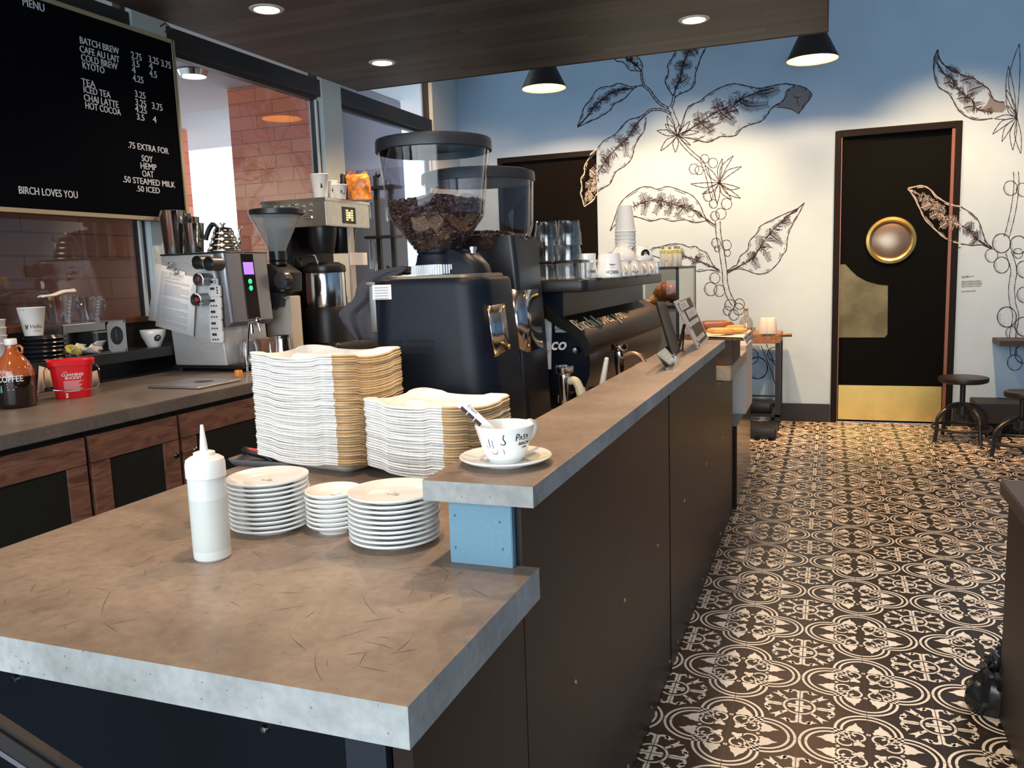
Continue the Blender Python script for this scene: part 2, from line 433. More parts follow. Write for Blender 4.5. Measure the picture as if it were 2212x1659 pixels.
# ---- outside: brick piers, porch ceiling, street
def brick(name, c1, c2, mortar, sx):
    m, N, L, b = nt(name)
    tc = N.new('ShaderNodeTexCoord'); sp = N.new('ShaderNodeSeparateXYZ'); L.new(tc.outputs['Object'], sp.inputs[0])
    ad = N.new('ShaderNodeMath'); ad.operation = 'ADD'; L.new(sp.outputs['X'], ad.inputs[0]); L.new(sp.outputs['Y'], ad.inputs[1])
    cb = N.new('ShaderNodeCombineXYZ'); L.new(ad.outputs[0], cb.inputs[0]); L.new(sp.outputs['Z'], cb.inputs[1])
    k = N.new('ShaderNodeTexBrick'); k.inputs['Scale'].default_value = 1; k.inputs['Brick Width'].default_value = .40*sx; k.inputs['Row Height'].default_value = .135*sx
    k.inputs['Mortar Size'].default_value = .006; k.inputs['Color1'].default_value = (*c1, 1); k.inputs['Color2'].default_value = (*c2, 1); k.inputs['Mortar'].default_value = (*mortar, 1)
    L.new(cb.outputs[0], k.inputs['Vector']); L.new(k.outputs[0], b.inputs['Base Color']); b.inputs['Roughness'].default_value = .85
    return m
BRICK = brick('red_brick', (.72, .20, .12), (.80, .27, .14), (.45, .15, .10), 1)
pier = obj('brick_pier', MB().box(-5.82, -4.60, 7.28, 8.72, -.3, 3.395), BRICK)
tag(pier, 'big red brick pier standing outside the window behind the coffee brewers', 'pillar')
obj('shaded_upper_face', MB().box(-4.60, -4.585, 7.28, 8.72, 2.28, 3.39), mat('purple_grey_shade', (.16, .13, .155), .8), pier)  # dark sheet paints the shade on the pier's side, purple-grey above
obj('shaded_lower_face', MB().box(-4.60, -4.585, 7.28, 8.72, -.3, 2.28), mat('dark_brown_shade', (.06, .038, .032), .8), pier)  # lower half of the painted shade, brown
p2 = obj('brick_pier', MB().box(-9.6, -7.80, 8.6, 8.9, -.3, 3.395), BRICK)
tag(p2, 'far red brick pier seen beside the menu board edge', 'pillar')
p3 = obj('brick_wall', MB().box(-4.55, -4.3, -1.5, 4.45, -.3, 2.5), brick('brown_brick', (.24, .10, .07), (.19, .08, .055), (.12, .055, .04), 1))
tag(p3, 'low brown brick wall outside the window under the menu board', 'wall')
pc = obj('porch_ceiling', MB().box(-30, -3.72, -2.5, 10.3, 3.4, 3.55), mat('porch_plaster', (.62, .62, .64), .9)); pc['kind'] = 'structure'
lamp_ = obj('porch_light', MB().lathe([(.0, 0), (.12, .0), (.14, .05), (.10, .06)], (0, 0, -.061), 20), CHROME, loc=onz(416, 151, 3.4))
tag(lamp_, 'small round light on the porch ceiling outside the window', 'light')
gr = obj('street_ground', MB().box(-60, -3.72, -30, 60, -.35, -.3), mat('pale_paving', (.6, .6, .6), .9)); gr['kind'] = 'structure'

# ---- far doors
DOORP = mat('black_door_paint', (.0022, .0032, .0034), .6, spec=.05)
FRAMEP = mat('dark_door_frame', (.007, .006, .006), .5, spec=.12)
d1 = struct('door_1', MB().box(.085, .955, YF+.03, YF+.075, .008, D1[2]-.055), DOORP)
obj('frame', MB().box(.035, .085, YF-.02, YF+.12, 0, D1[2]).box(.955, 1.005, YF-.02, YF+.12, 0, D1[2]).box(.085, .955, YF-.02, YF+.12, D1[2]-.055, D1[2]), FRAMEP, d1, bevel=.004)
obj('frame_edge', MB().box(.086, .094, YF-.012, YF+.028, 0, D1[2]-.056).box(.930, .954, YF-.012, YF+.028, 0, D1[2]-.056), mat('copper_edge', (.22, .10, .07), .4, .4), d1)
obj('kick_plate', MB().box(.10, .925, YF+.025, YF+.03, .025, .335), BRASS, d1)
pw = ony(1925, 519, YF)
obj('porthole_ring', MB().lathe([(.158, 0), (.158, -.018), (.172, -.026), (.196, -.02), (.203, 0)], (pw.x, YF+.03, pw.z), 48, 'Y'), BRASS, d1)
obj('porthole_glass', MB().lathe([(0, -.022), (.06, -.02), (.12, -.012), (.159, 0)], (pw.x, YF+.03, pw.z), 40, 'Y'), mat('convex_bronze_glass', (.30, .23, .17), .30, .8), d1)
a = [ony(px, py, YF+.027) for px, py in ((1803, 729), (1803, 571), (1826, 571), (1838, 584), (1852, 597), (1872, 608), (1898, 615), (1918, 617), (1917, 722), (1911, 729))]
obj('push_plate', MB().prism([(p.x, p.z) for p in a], 'Y', YF+.024, YF+.03), mat('dull_brass', (.15, .125, .06), .42, .7, noise=.3, nscale=6), d1)
d2 = struct('door_2', MB().box(D2[0]+.05, D2[1], YF+.03, YF+.075, .008, D2[2]-.05), mat('black_door_paint_brown', (.005, .0045, .004), .6, spec=.06))
obj('frame', MB().box(D2[0], D2[0]+.05, YF-.015, YF+.12, 0, D2[2]).box(D2[0]+.05, D2[1], YF-.015, YF+.12, D2[2]-.05, D2[2]), FRAMEP, d2)

# ---- plank soffit over the counter with recessed lights
ZS = 2.75
def planks(name):
    m, N, L, b = nt(name)
    tc = N.new('ShaderNodeTexCoord')
    k = N.new('ShaderNodeTexBrick'); k.offset = .37; k.inputs['Scale'].default_value = 1; k.inputs['Brick Width'].default_value = .95; k.inputs['Row Height'].default_value = .085
    k.inputs['Mortar Size'].default_value = .0015; k.inputs['Color1'].default_value = (.016, .012, .010, 1); k.inputs['Color2'].default_value = (.075, .057, .046, 1); k.inputs['Mortar'].default_value = (.008, .006, .005, 1)
    L.new(tc.outputs['Object'], k.inputs['Vector'])
    mp = N.new('ShaderNodeMapping'); mp.inputs['Scale'].default_value = (3, 60, 60); L.new(tc.outputs['Object'], mp.inputs[0])
    n = N.new('ShaderNodeTexNoise'); n.inputs['Scale'].default_value = 1; n.inputs['Detail'].default_value = 5; L.new(mp.outputs[0], n.inputs['Vector'])
    r = N.new('ShaderNodeMapRange'); r.inputs[1].default_value = .25; r.inputs[2].default_value = .75; r.inputs[3].default_value = .5; r.inputs[4].default_value = 1.4; L.new(n.outputs['Fac'], r.inputs[0])
    v = N.new('ShaderNodeVectorMath'); v.operation = 'SCALE'; L.new(k.outputs[0], v.inputs[0]); L.new(r.outputs[0], v.inputs['Scale'])
    L.new(v.outputs[0], b.inputs['Base Color']); b.inputs['Roughness'].default_value = .55
    return m
so = obj('plank_soffit', MB().box(-3.16, -.027, .2, 5.36, ZS, ZS+.28), planks('soffit_planks'))
tag(so, 'dark reclaimed plank soffit hanging over the whole counter', 'soffit')
obj('fascia', MB().box(-3.165, -.022, 5.36, 5.372, ZS-.002, ZS+.285).box(-.027, -.022, .2, 5.36, ZS-.002, ZS+.285), FRAMEP, so)
lens = mat('warm_lamp_lens', (1, .85, .6), .4, emit=(1.0, .80, .50), estr=14)
def downlight(x, y, label, e=75):
    e = 100 if y > 4 else 45
    t = thing('downlight', label, 'ceiling light', (x, y, ZS), group='recessed lights in the plank soffit')
    obj('trim_ring', MB().lathe([(.060, -.001), (.062, -.006), (.078, -.005), (.084, 0)], (0, 0, 0), 28), mat('white_trim', (.75, .74, .72), .5), t)
    obj('lamp', MB().lathe([(0, -.006), (.035, -.006), (.059, -.0015)], (0, 0, 0), 24), lens, t)
    light('downlight_beam', 'SPOT', (x, y, ZS-.02), e, WARM, .05, (0, 0, 0), math.radians(150), .55)
downlight(-2.59, 3.58, 'recessed downlight in the soffit near the menu board')
downlight(-2.61, 4.75, 'recessed downlight in the soffit above the coffee brewer and brick pier')
downlight(-.70, 4.75, 'recessed downlight in the soffit on the right, near its far corner')
for x, y, e in ((-2.59, 2.41, 36), (-.70, 3.58, 60), (-.70, 2.41, 66), (-.70, 1.24, 62), (-2.59, 1.24, 40)):
    light('downlight_beam', 'SPOT', (x, y, ZS-.02), e, WARM, .05, (0, 0, 0), math.radians(118), .7)

# ---- cone pendants by the far wall
def pendant(x, y, zr, label):
    t = thing('cone_pendant', label, 'pendant lamp', (x, y, zr), group='black cone pendants by the mural wall')
    obj('shade', MB().lathe([(.186, 0), (.188, .004), (.062, .262), (.030, .268), (.03, .262), (.06, .256), (.184, .004), (.186, 0)], n=48), [mat('black_shade', (.012, .012, .014), .45)], t)
    obj('shade_lining', MB().lathe([(.182, .003), (.058, .252), (0, .254)], n=48), mat('pale_shade_lining', (.30, .19, .07), .45), t)
    obj('bulb', MB().ball((0, 0, .175), .030, 16, 10, (1, 1, 1.25)), mat('bulb_glow', (1, .9, .7), .4, emit=(1, .78, .45), estr=30), t)
    obj('socket', MB().cyl((0, 0, .205), .018, .05, 14), BLACKPL, t)
    obj('cord', MB().cyl((0, 0, .262), .004, 4.2-zr-.262, 8), BLACKPL, t)
    light('pendant_bulb', 'POINT', (x, y, zr+.074), 84, (1.0, .54, .25), .022)
YPD = 6.85; pa = ony(1175, 189, YPD); pb = ony(1755, 128, YPD)
pendant(pa.x, YPD, 2.943, 'black cone pendant hanging nearer the windows, in front of the mural')
pendant(pb.x, YPD, 2.925, 'black cone pendant hanging by the soffit corner, left of the porthole door')
# ================================================================== FRONT COUNTER AND BAR
ZC, ZB, ZK = .915, 1.075, .965         # counter, raised bar, back counter
# counter slab: L-shaped around the end of the bar wall
poly = [(-1.565, .838), (-.472, .838), (-.472, 1.335), (-.62, 1.335), (-.62, 4.36), (-.655, 4.36), (-.655, 5.3), (-1.565, 5.3)]
def slab(poly, z0, z1, n_scr, box, seed):
    """concrete slab: grey edge, top face browned for warm light, a few fine dark scratches worn into the top"""
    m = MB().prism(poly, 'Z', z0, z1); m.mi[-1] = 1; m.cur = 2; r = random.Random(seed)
    for i in range(n_scr):
        x, y = r.uniform(box[0], box[1]), r.uniform(box[2], box[3]); a = r.uniform(0, 6.3); l = r.uniform(.006, .028)*(2 if i % 9 == 0 else 1); c_ = r.uniform(-14, 14)
        L_, R_ = [], []
        for k in range(7):
            w_ = .00042*math.sin(PI*(k+.6)/7.2)
            L_.append((x-math.sin(a)*w_, y+math.cos(a)*w_, z1+.0003)); R_.append((x+math.sin(a)*w_, y-math.cos(a)*w_, z1+.0003))
            a += c_*l/6; x += math.cos(a)*l/6*2; y += math.sin(a)*l/6*2
        m.add(L_+R_, [(k, k+1, 8+k, 7+k) for k in range(6)])
    return m
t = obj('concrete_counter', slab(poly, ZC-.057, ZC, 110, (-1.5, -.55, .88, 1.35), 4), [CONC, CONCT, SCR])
tag(t, 'thick polished concrete work counter wrapping the near end of the bar', 'counter')
t = thing('counter_base', 'blue-black boarded base under the near concrete counter', 'cabinet', (-1.0, .95, 0))
obj('front_panel', MB().box(-.53, .458, -.045, -.02, 0, ZC-.058).box(-.53, -.505, -.02, 4.3, 0, ZC-.058), NAVY, t)
for px, py in ((35, 1465), (572, 1573), (775, 1625)):
    p = ony(px, py, .903)
    obj('screw', MB().lathe([(0, -.007), (.005, -.006), (.008, -.002), (.0085, .002)], (p.x+1.0, -.046, p.z), 14, 'Y'), CHROME, t)
obj('corner_post', MB().box(.40, .462, -.060, -.045, 0, ZC-.058), mat('blue_black_trim', (.014, .018, .028), .5), t)
# dark rail in the lower left corner of the view (chair back pushed against the counter)
a, b = ony(-60, 1545, .66), ony(230, 1735, .72)
t = obj('dark_rail', MB().bar(a, b, .026, .034), mat('dark_wood_rail', (.016, .012, .012), .45), bevel=.006)
tag(t, 'dark wooden rail crossing the corner in front of the counter base', 'rail')
obj('highlight_strip', MB().bar(Vector(a)+Vector((0, -.014, -.008)), Vector(b)+Vector((0, -.014, -.008)), .004, .006), mat('rail_highlight', (.25, .25, .28), .4, .8), t)  # pale strip paints a highlight along the rail

# bar wall with steel cladding
t = thing('bar_front', 'raised bar front clad in dark brown steel sheets', 'bar', (-.503, 1.335, 0))
obj('core', MB().box(-.117, -.004, .004, 2.755, 0, ZB-.042).box(-.117, -.004, 2.755, 3.515, 0, .833), BLACK, t)
seam = 2.802-1.335; end = 4.85-1.335
for y0, y1 in ((.0, seam-.012), (seam+.012, end-.012)):
    pn = obj('cladding_sheet', (MB().box(-.004, .0, y0, y1, .004, ZB-.042) if y0 == 0 else MB().prism([(y0, .004), (y1, .004), (y1, .833), (2.755, .833), (2.755, ZB-.042), (y0, ZB-.042)], 'X', -.004, .0)), CLAD, t)
    for q in range(3 if y0 else 4):
        for zz in (.545, .04, .96):
            yy = y0 + .3 + q*(.47 if not y0 else .62)
            if yy < y1 and zz == .545: obj('rivet', MB().lathe([(0, .004), (.004, .0035), (.006, 0)], (.0, yy, zz), 10, 'X'), BRASS, pn)
    for q in range(5):
        yy = y0+.12+q*.33
        if yy < y1: obj('rivet', MB().lathe([(0, .004), (.004, .0035), (.006, 0)], (.0, yy, .055), 8, 'X'), CHROME, pn)
t = thing('lower_cladding', 'brown steel sheet on the counter end below the overhang', 'panel', (-.503, .9, 0))
obj('sheet', MB().box(-.03, .0, 0, .43, .004, ZC-.058), CLAD, t)
obj('rivet', MB().lathe([(0, .004), (.004, .0035), (.006, 0)], (.0, .28, .55), 8, 'X'), BRASS, t)
# concrete bar top and its block
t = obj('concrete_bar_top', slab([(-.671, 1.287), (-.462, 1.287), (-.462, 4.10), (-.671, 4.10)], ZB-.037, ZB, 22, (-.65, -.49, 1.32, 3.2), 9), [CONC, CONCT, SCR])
tag(t, 'long narrow polished concrete bar top above the brown cladding', 'bar top')
a, b = ony(971, 1087, 1.318), ony(1106, 1229, 1.318)
t = obj('support_block', MB().box(-.637, -.515, 1.318, 1.336, ZC, ZB-.037), BLOCKP, bevel=.0015)
tag(t, 'pale blue painted block holding up the near end of the bar top', 'block')
for px, py in ((982, 1113), (1079, 1128), (984, 1182), (1086, 1186)):
    p = ony(px, py, 1.318); nl = MB().bar((p.x, 1.3176, p.z-.0022), (p.x+.001, 1.3176, p.z+.0022), .0016, .0012, (0, 1, 0)); obj('nail_mark', nl, mat('blue_ink', (.01, .03, .10), .6), t)
# lower service shelf and white end panel farther along
t = obj('service_shelf', MB().box(-.64, -.467, 4.40, 5.30, .835, .905), concrete('tan_stone', (.50, .40, .28), (.62, .50, .37), .5), bevel=.003)
tag(t, 'lower tan stone shelf past the far end of the bar top', 'shelf')
t = obj('end_cladding', MB().box(-.60, -.484, 4.90, 5.80, 0, .50), mat('glossy_brown_kick', (.045, .030, .022), .16, .5), bevel=.002)
tag(t, 'glossy brown kick panel mirroring the floor tiles under the white end unit', 'panel')
t = obj('white_end_unit', MB().box(-.66, -.472, 5.32, 5.78, .50, .932), mat('white_laminate', (.74, .68, .62), .5), bevel=.003)
tag(t, 'plain white end unit between the stone shelf and the wooden trolley', 'cabinet')

# ================================================================== BACK COUNTER
XB = -2.51
t = obj('back_counter', MB().box(-3.46, XB, -.6, 6.9, ZK-.05, ZK), CONCD, bevel=.003)
tag(t, 'long dark concrete back counter below the windows', 'counter')
t = obj('window_ledge', MB().box(-3.50, -3.285, -.6, 6.9, 1.055, 1.105).box(-3.49, -3.455, -.6, 6.9, ZK, 1.055), mat('blue_black_ledge', (.020, .022, .028), .35, noise=.15, nscale=12), bevel=.003)
tag(t, 'black raised ledge and splashback behind the back counter', 'ledge')
def rustic(name, c):
    m, N, L, b = nt(name)
    tc = N.new('ShaderNodeTexCoord'); mp = N.new('ShaderNodeMapping'); mp.inputs['Scale'].default_value = (30, 5, 30); L.new(tc.outputs['Object'], mp.inputs[0])
    n = N.new('ShaderNodeTexNoise'); n.inputs['Scale'].default_value = 1.4; n.inputs['Detail'].default_value = 7; n.inputs['Distortion'].default_value = 1.2; L.new(mp.outputs[0], n.inputs['Vector'])
    cr = N.new('ShaderNodeValToRGB'); e = cr.color_ramp.elements; e[0].position = .3; e[1].position = .72
    e[0].color = (c[0]*.35, c[1]*.33, c[2]*.33, 1); e[1].color = (*c, 1); L.new(n.outputs['Fac'], cr.inputs[0])
    L.new(cr.outputs[0], b.inputs['Base Color']); b.inputs['Roughness'].default_value = .6
    bp = N.new('ShaderNodeBump'); bp.inputs['Strength'].default_value = .5; bp.inputs['Distance'].default_value = .004; L.new(n.outputs['Fac'], bp.inputs['Height']); L.new(bp.outputs[0], b.inputs['Normal'])
    return m
RUST = rustic('reclaimed_red_brown_wood', (.27, .125, .085))
PANEL = mat('black_cabinet_panel', (.012, .014, .013), .45)
def cab(y0, y1, label, knob):
    t = thing('base_cabinet', label, 'cabinet', (XB-.02, y0, 0), group='back counter cabinets')
    w = y1-y0
    obj('carcass', MB().box(-.85, -.024, .002, w-.002, .08, ZK-.052).box(-.85, -.07, .002, w-.002, 0, .08), BLACK, t)
    d = obj('door', MB().box(-.020, -.008, .06, w-.06, .16, ZK-.165), PANEL, t)
    f = MB(); r = random.Random(int(y0*100))
    st = .085
    f.box(-.022, 0, .006, w-.006, ZK-.175, ZK-.075); f.box(-.022, 0, .006, w-.006, .10, .19)
    f.box(-.022, 0, .006, .006+st, .19, ZK-.177); f.box(-.022, 0, w-.006-st, w-.006, .19, ZK-.177)
    obj('rail_frame', f, RUST, d, bevel=.002)
    ky = .05 if knob == 'near' else w-.05
    if knob: obj('knob', MB().lathe([(.004, 0), (.005, .012), (.013, .018), (.014, .024), (.008, .030), (0, .031)], (0, ky, ZK-.235), 16, 'X'), CHROME, d)
    return t
cab(1.00, 1.60, 'rough-framed cabinet door nearest the camera, at the left edge', 'near')
ys = [onx(px, py, XB).y for px, py in ((198, 960), (394, 900))]
cab(1.61, ys[0]-.004, 'rough-framed cabinet door directly below the amber jug', None)
cab(ys[0]+.004, ys[1]-.004, 'rough-framed cabinet door left of the paired knobs, below the red bucket', 'far')
cab(ys[1]+.004, ys[1]+.66, 'rough-framed cabinet door right of the paired knobs, behind the squeeze bottle', 'near')
cab(ys[1]+.668, ys[1]+1.30, 'rough-framed cabinet door hidden behind the tall tray stack', None)

# ================================================================== MENU BOARD
XM = -3.40
c = [onx(px, py, XM) for px, py in ((374, 471), (378, 97), (0, 452))]
y1 = c[1].y-.03; z0 = c[0].z-.0; z1 = c[1].z; y0 = 1.55
t = thing('menu_board', 'large black letter-board menu in a thin pale frame hanging before the window', 'menu board', (XM, y0, z0))
W, Hh = y1-y0, z1-z0
obj('felt_panel', MB().box(-.03, 0, 0, W, 0, Hh), mat('black_felt', (.0025, .003, .005), 1.0, spec=.03), t)
fr = MB(); k = .020
fr.box(-.034, .008, 0, W, -k, 0).box(-.034, .008, 0, W, Hh, Hh+k).box(-.034, .008, -k, 0, -k, Hh+k).box(-.034, .008, W, W+k, -k, Hh+k)
obj('frame', fr, mat('pale_wood_frame', (.40, .34, .22), .45, .2), t, bevel=.002)
def mtxt(txt, px, py, size_px, mb, px2=None, py2=None):
    p = onx(px, py, XM); q = onx(px+.01, py-size_px, XM)
    h = q.z-p.z
    sx = 1.0
    M = plane_M((0.001, p.y-y0, p.z-z0), (0, 1, 0), (0, 0, 1))
    if px2:                                   # scale the line to its measured length
        e = onx(px2, py2, XM).y-p.y
        tmp = text_mb(txt, 1, Matrix.Identity(4)); wd = max(v[0] for v in tmp.v); sx = e/(wd*h/.72)
    return text_mb(txt, h/.72, M, mb, .0012, sx=sx, weight=.0)
for a in (('BATCH BREW', 172, 93, 15, 257, 116), ('CAFE AU LAIT', 172, 112, 15, 258, 134), ('COLD BREW', 175, 130, 15, 254, 149), ('KYOTO', 178, 147, 15, 226, 160),
          ('TEA', 176, 183, 15, 206, 188), ('ICED TEA', 180, 199, 15, 239, 213), ('CHAI LATTE', 181, 217, 15, 256, 234), ('HOT COCOA', 184, 234, 15, 261, 251),
          ('2.75', 283, 125, 15, 306, 130), ('3.5', 285, 142, 15, 301, 146), ('4', 285, 157, 15, 293, 159), ('4.25', 287, 175, 15, 310, 181),
          ('3.25', 321, 134, 15, 343, 140), ('3.75', 348, 143, 15, 369, 148), ('4', 322, 149, 15, 330, 151), ('4.5', 323, 165, 15, 339, 170),
          ('3.25', 291, 209, 15, 314, 213), ('3.25', 292, 227, 15, 316, 232), ('3.75', 328, 235, 15, 351, 240), ('4.25', 292, 241, 14, 317, 245), ('3.5', 295, 258, 14, 312, 261), ('4', 330, 264, 14, 338, 266),
          ('.75 EXTRA FOR', 276, 319, 14, 364, 332), ('SOY', 306, 348, 14, 330, 352), ('HEMP', 303, 364, 14, 338, 368), ('OAT', 307, 381, 14, 332, 384),
          ('.50 STEAMED MILK', 265, 393, 14, 378, 404), ('.50 ICED', 294, 413, 13, 345, 417), ('BIRCH LOVES YOU', 40, 418, 17, 168, 429), ('MENU', 48, 11, 18, 96, 24)):
    L1 = MB(); mtxt(a[0], a[1], a[2], a[3], L1, a[4], a[5]); obj('lettering', L1, mat('menu_letters', (.62, .62, .66), .6), t, smooth=False)
obj('hanger', MB().tube([(-.01, W-.04, Hh+.02), (-.01, W-.04, ZS-z0)], .006, 8).tube([(0, W-.04, Hh+.05), (.03, W-.02, Hh+.07), (.0, W-.03, Hh+.10), (-.02, W-.05, Hh+.08)], .005, 8), BLACKPL, t)
# ================================================================== THINGS ON THE NEAR COUNTER
def circle_poly(r, n=16, cx=0, cy=0, sy=1): return [(cx+r*math.cos(2*PI*i/n), cy+sy*r*math.sin(2*PI*i/n)) for i in range(n)]
def wrap(mb, start, rad, phi, zc):
    """bend flat lettering (x along, y up) round an upright cup; rad(z) is the cup's radius"""
    for i in range(start, len(mb.v)):
        x, y, d = mb.v[i]; z = zc+y; r = rad(z); a = phi+x/r
        mb.v[i] = ((r+.0004+d)*math.cos(a), (r+.0004+d)*math.sin(a), z)
def flat(mb, txt, size, x, y, align='CENTER', sx=1, weight=0, shear=0):
    return text_mb(txt, size, Matrix.Translation((x, y, 0)), mb, .0002, align, sx, 1.0, shear, weight)
def facing(p): return math.atan2(-p[1], -p[0])          # direction from a spot towards where the viewer stands
def ring_pts(cx, cy, r, a0, a1, n=10): return [(cx+r*math.cos(math.radians(a0+(a1-a0)*i/n)), cy+r*math.sin(math.radians(a0+(a1-a0)*i/n))) for i in range(n+1)]
def ribbon(mb, pts, w, z=0, taper=True):
    """flat drawn stroke in the xy plane"""
    P = [Vector((p[0], p[1])) for p in pts]; n = len(P); A, B = [], []
    for i in range(n):
        d = (P[min(i+1, n-1)]-P[max(i-1, 0)]); d.normalize(); q = Vector((-d.y, d.x))
        k = w*(.35+.65*math.sin(PI*min(max(i/(n-1), .08), .92))) if taper else w
        A.append((*(P[i]+q*k/2), z)); B.append((*(P[i]-q*k/2), z))
    return mb.add(A+B, [(i, i+1, n+i+1, n+i) for i in range(n-1)])

# squeeze bottle
SQ = mat('frosted_plastic', (.74, .75, .72), .35, sss=.2)
bt = thing('squeeze_bottle', 'frosted white squeeze bottle with a pointed nozzle standing left of the plates', 'bottle', (-1.093, 1.221, ZC))
obj('bottle_body', MB().lathe([(0, .001), (.030, 0), (.034, .004), (.0345, .02), (.0345, .155), (.0338, .163), (0, .163)], n=40), SQ, bt)
obj('contents_line', MB().lathe([(.03456, .02), (.03462, .021), (.03462, .118), (.03456, .119)], n=40), mat('pale_syrup', (.64, .66, .62), .3), bt)
obj('cap', MB().lathe([(.0345, .158), (.0365, .160), (.0365, .184), (.0345, .193), (.027, .198), (.020, .2), (.0195, .206), (.014, .208), (0, .208)], n=40), mat('white_plastic', (.88, .88, .86), .4), bt)
obj('nozzle', MB().lathe([(.0078, .205), (.0062, .225), (.0035, .252), (.0028, .258), (0, .2585)], n=20), mat('white_plastic', (.88, .88, .86), .4), bt)

# plates
def plate_prof(r, h=.0175, t=.0052): return [(0, .003), (.52*r, .003), (.56*r, 0), (.60*r, 0), (.63*r, .004), (.95*r, h-t-.001), (.99*r, h-t+.001), (r, h-.0025), (.99*r, h), (.955*r, h-.0005), (.66*r, .0085), (.58*r, .0068), (0, .0066)]
def plate_stack(name, label, toplabel, cat, c, r, n, pitch, group, prof, mark=None):
    first = obj(name, MB().lathe(prof, n=56), WHITE, loc=(*c, ZC), smooth=50); tag(first, label, cat, group)
    rr = random.Random(n)
    for i in range(1, n):
        d = dup(first, (c[0]+rr.uniform(-.0012, .0012), c[1]+rr.uniform(-.0012, .0012), ZC+i*pitch), rr.uniform(0, 6))
    d['label'] = toplabel
    if mark:
        mk = MB(); mark(mk); o = obj('printed_mark', mk, mat('grey_print', (.30, .30, .33), .6), d, smooth=False); o.rotation_euler.z = -d.rotation_euler.z
    return d
cL = (-1.098, 1.409); cM = (-.955, 1.432); cR = (-.796, 1.402)
def mk_birch(m):
    flat(m, 'Birch', .013, 0, 0, shear=.3, weight=-.0002); flat(m, 'coffee', .005, 0, -.008)
    for i in range(len(m.v)): x, y, z = m.v[i]; m.v[i] = (-x, -y, .0069+z)
def mk_enjoy(m):
    flat(m, 'enjoy', .012, .004, 0); m.add([(.03+x, .004+y*.7, 0) for x, y in circle_poly(.009)], [tuple(range(16))])
    flat(m, 'Birch', .006, .004, -.010); flat(m, 'coffee', .005, .004, .014)
    for i in range(len(m.v)): x, y, z = m.v[i]; m.v[i] = (x, y, .0068+z)
plate_stack('plate', 'white plate in the left stack, beside the squeeze bottle', 'topmost white plate of the left stack, printed with small script', 'plate', cL, .0845, 11, .0098, 'white plates in the left stack', plate_prof(.0845), mk_birch)
plate_stack('plate', 'white plate in the right stack, next to the blue block', 'topmost white plate of the right stack, beside the bar top corner', 'plate', cR, .091, 10, .0098, 'white plates in the right stack', plate_prof(.091), mk_birch)
sp = [(0, .002), (.028, .002), (.030, 0), (.034, 0), (.037, .006), (.052, .013), (.0575, .0175), (.0585, .0195), (.0575, .0215), (.054, .0205), (.040, .0105), (.033, .0068), (0, .0066)]
plate_stack('saucer', 'small white saucer in the low middle stack between the plates', 'topmost small saucer of the middle stack, printed with black lettering', 'saucer', cM, .0585, 8, .0096, 'small saucers in the middle stack', sp, mk_enjoy)

# moulded-pulp trays
PULP = mat('bleached_pulp', (.90, .90, .88), .9, noise=.06, nscale=60, bump=.3, bscale=220)
TAN = mat('tan_pulp', (.62, .44, .24), .9, noise=.1, nscale=50, bump=.3, bscale=220)
def tray_mesh(a, b, seed):
    """rounded rectangular tray, wavy turned-down rim; corner nearest the viewer at the origin, sides along +x (a) and +y (b)"""
    r = random.Random(seed); m = MB(); N = 12; R = .035
    def loop(ins, z, wav):
        pts = []
        cx, cy, hx, hy = a/2, b/2, a/2-ins, b/2-ins
        rr = max(R-ins*.6, .01)
        per = []
        for q, (sx, sy) in enumerate(((1, 1), (-1, 1), (-1, -1), (1, -1))):
            for i in range(7):
                t = q*PI/2+i*PI/12; per.append((cx+sx*(hx-rr)+rr*math.cos(t), cy+sy*(hy-rr)+rr*math.sin(t)))
            nx = [(-1, 1), (-1, -1), (1, -1), (1, 1)][q]
            e0 = per[-1]; t = (q+1)*PI/2; e1 = (cx+nx[0]*(hx-rr)+rr*math.cos(t), cy+nx[1]*(hy-rr)+rr*math.sin(t))
            for i in range(1, N): per.append((e0[0]+(e1[0]-e0[0])*i/N, e0[1]+(e1[1]-e0[1])*i/N))
        for (x, y) in per:
            u = x/a; v = y/b
            wz = wav*(.0042*math.cos(2*PI*u*1.0+.4)*(1 if min(v, 1-v) < .25 else 0) + .0045*math.cos(2*PI*v)*(1 if min(u, 1-u) < .25 else 0))
            wz += wav*.0005*math.sin(9*u+seed*1.7)+wav*.0005*math.sin(7*v+seed)
            pts.append((x, y, z+wz))
        return pts
    rings = [loop(.0, .000, 1), loop(-.002, .0035, 1), loop(.001, .0062, 1), loop(.012, .0060, 1), loop(.030, -.008, .6), loop(.055, -.022, .3)]
    m.skin(rings, False, True)
    k = len(rings[0])
    return m, k
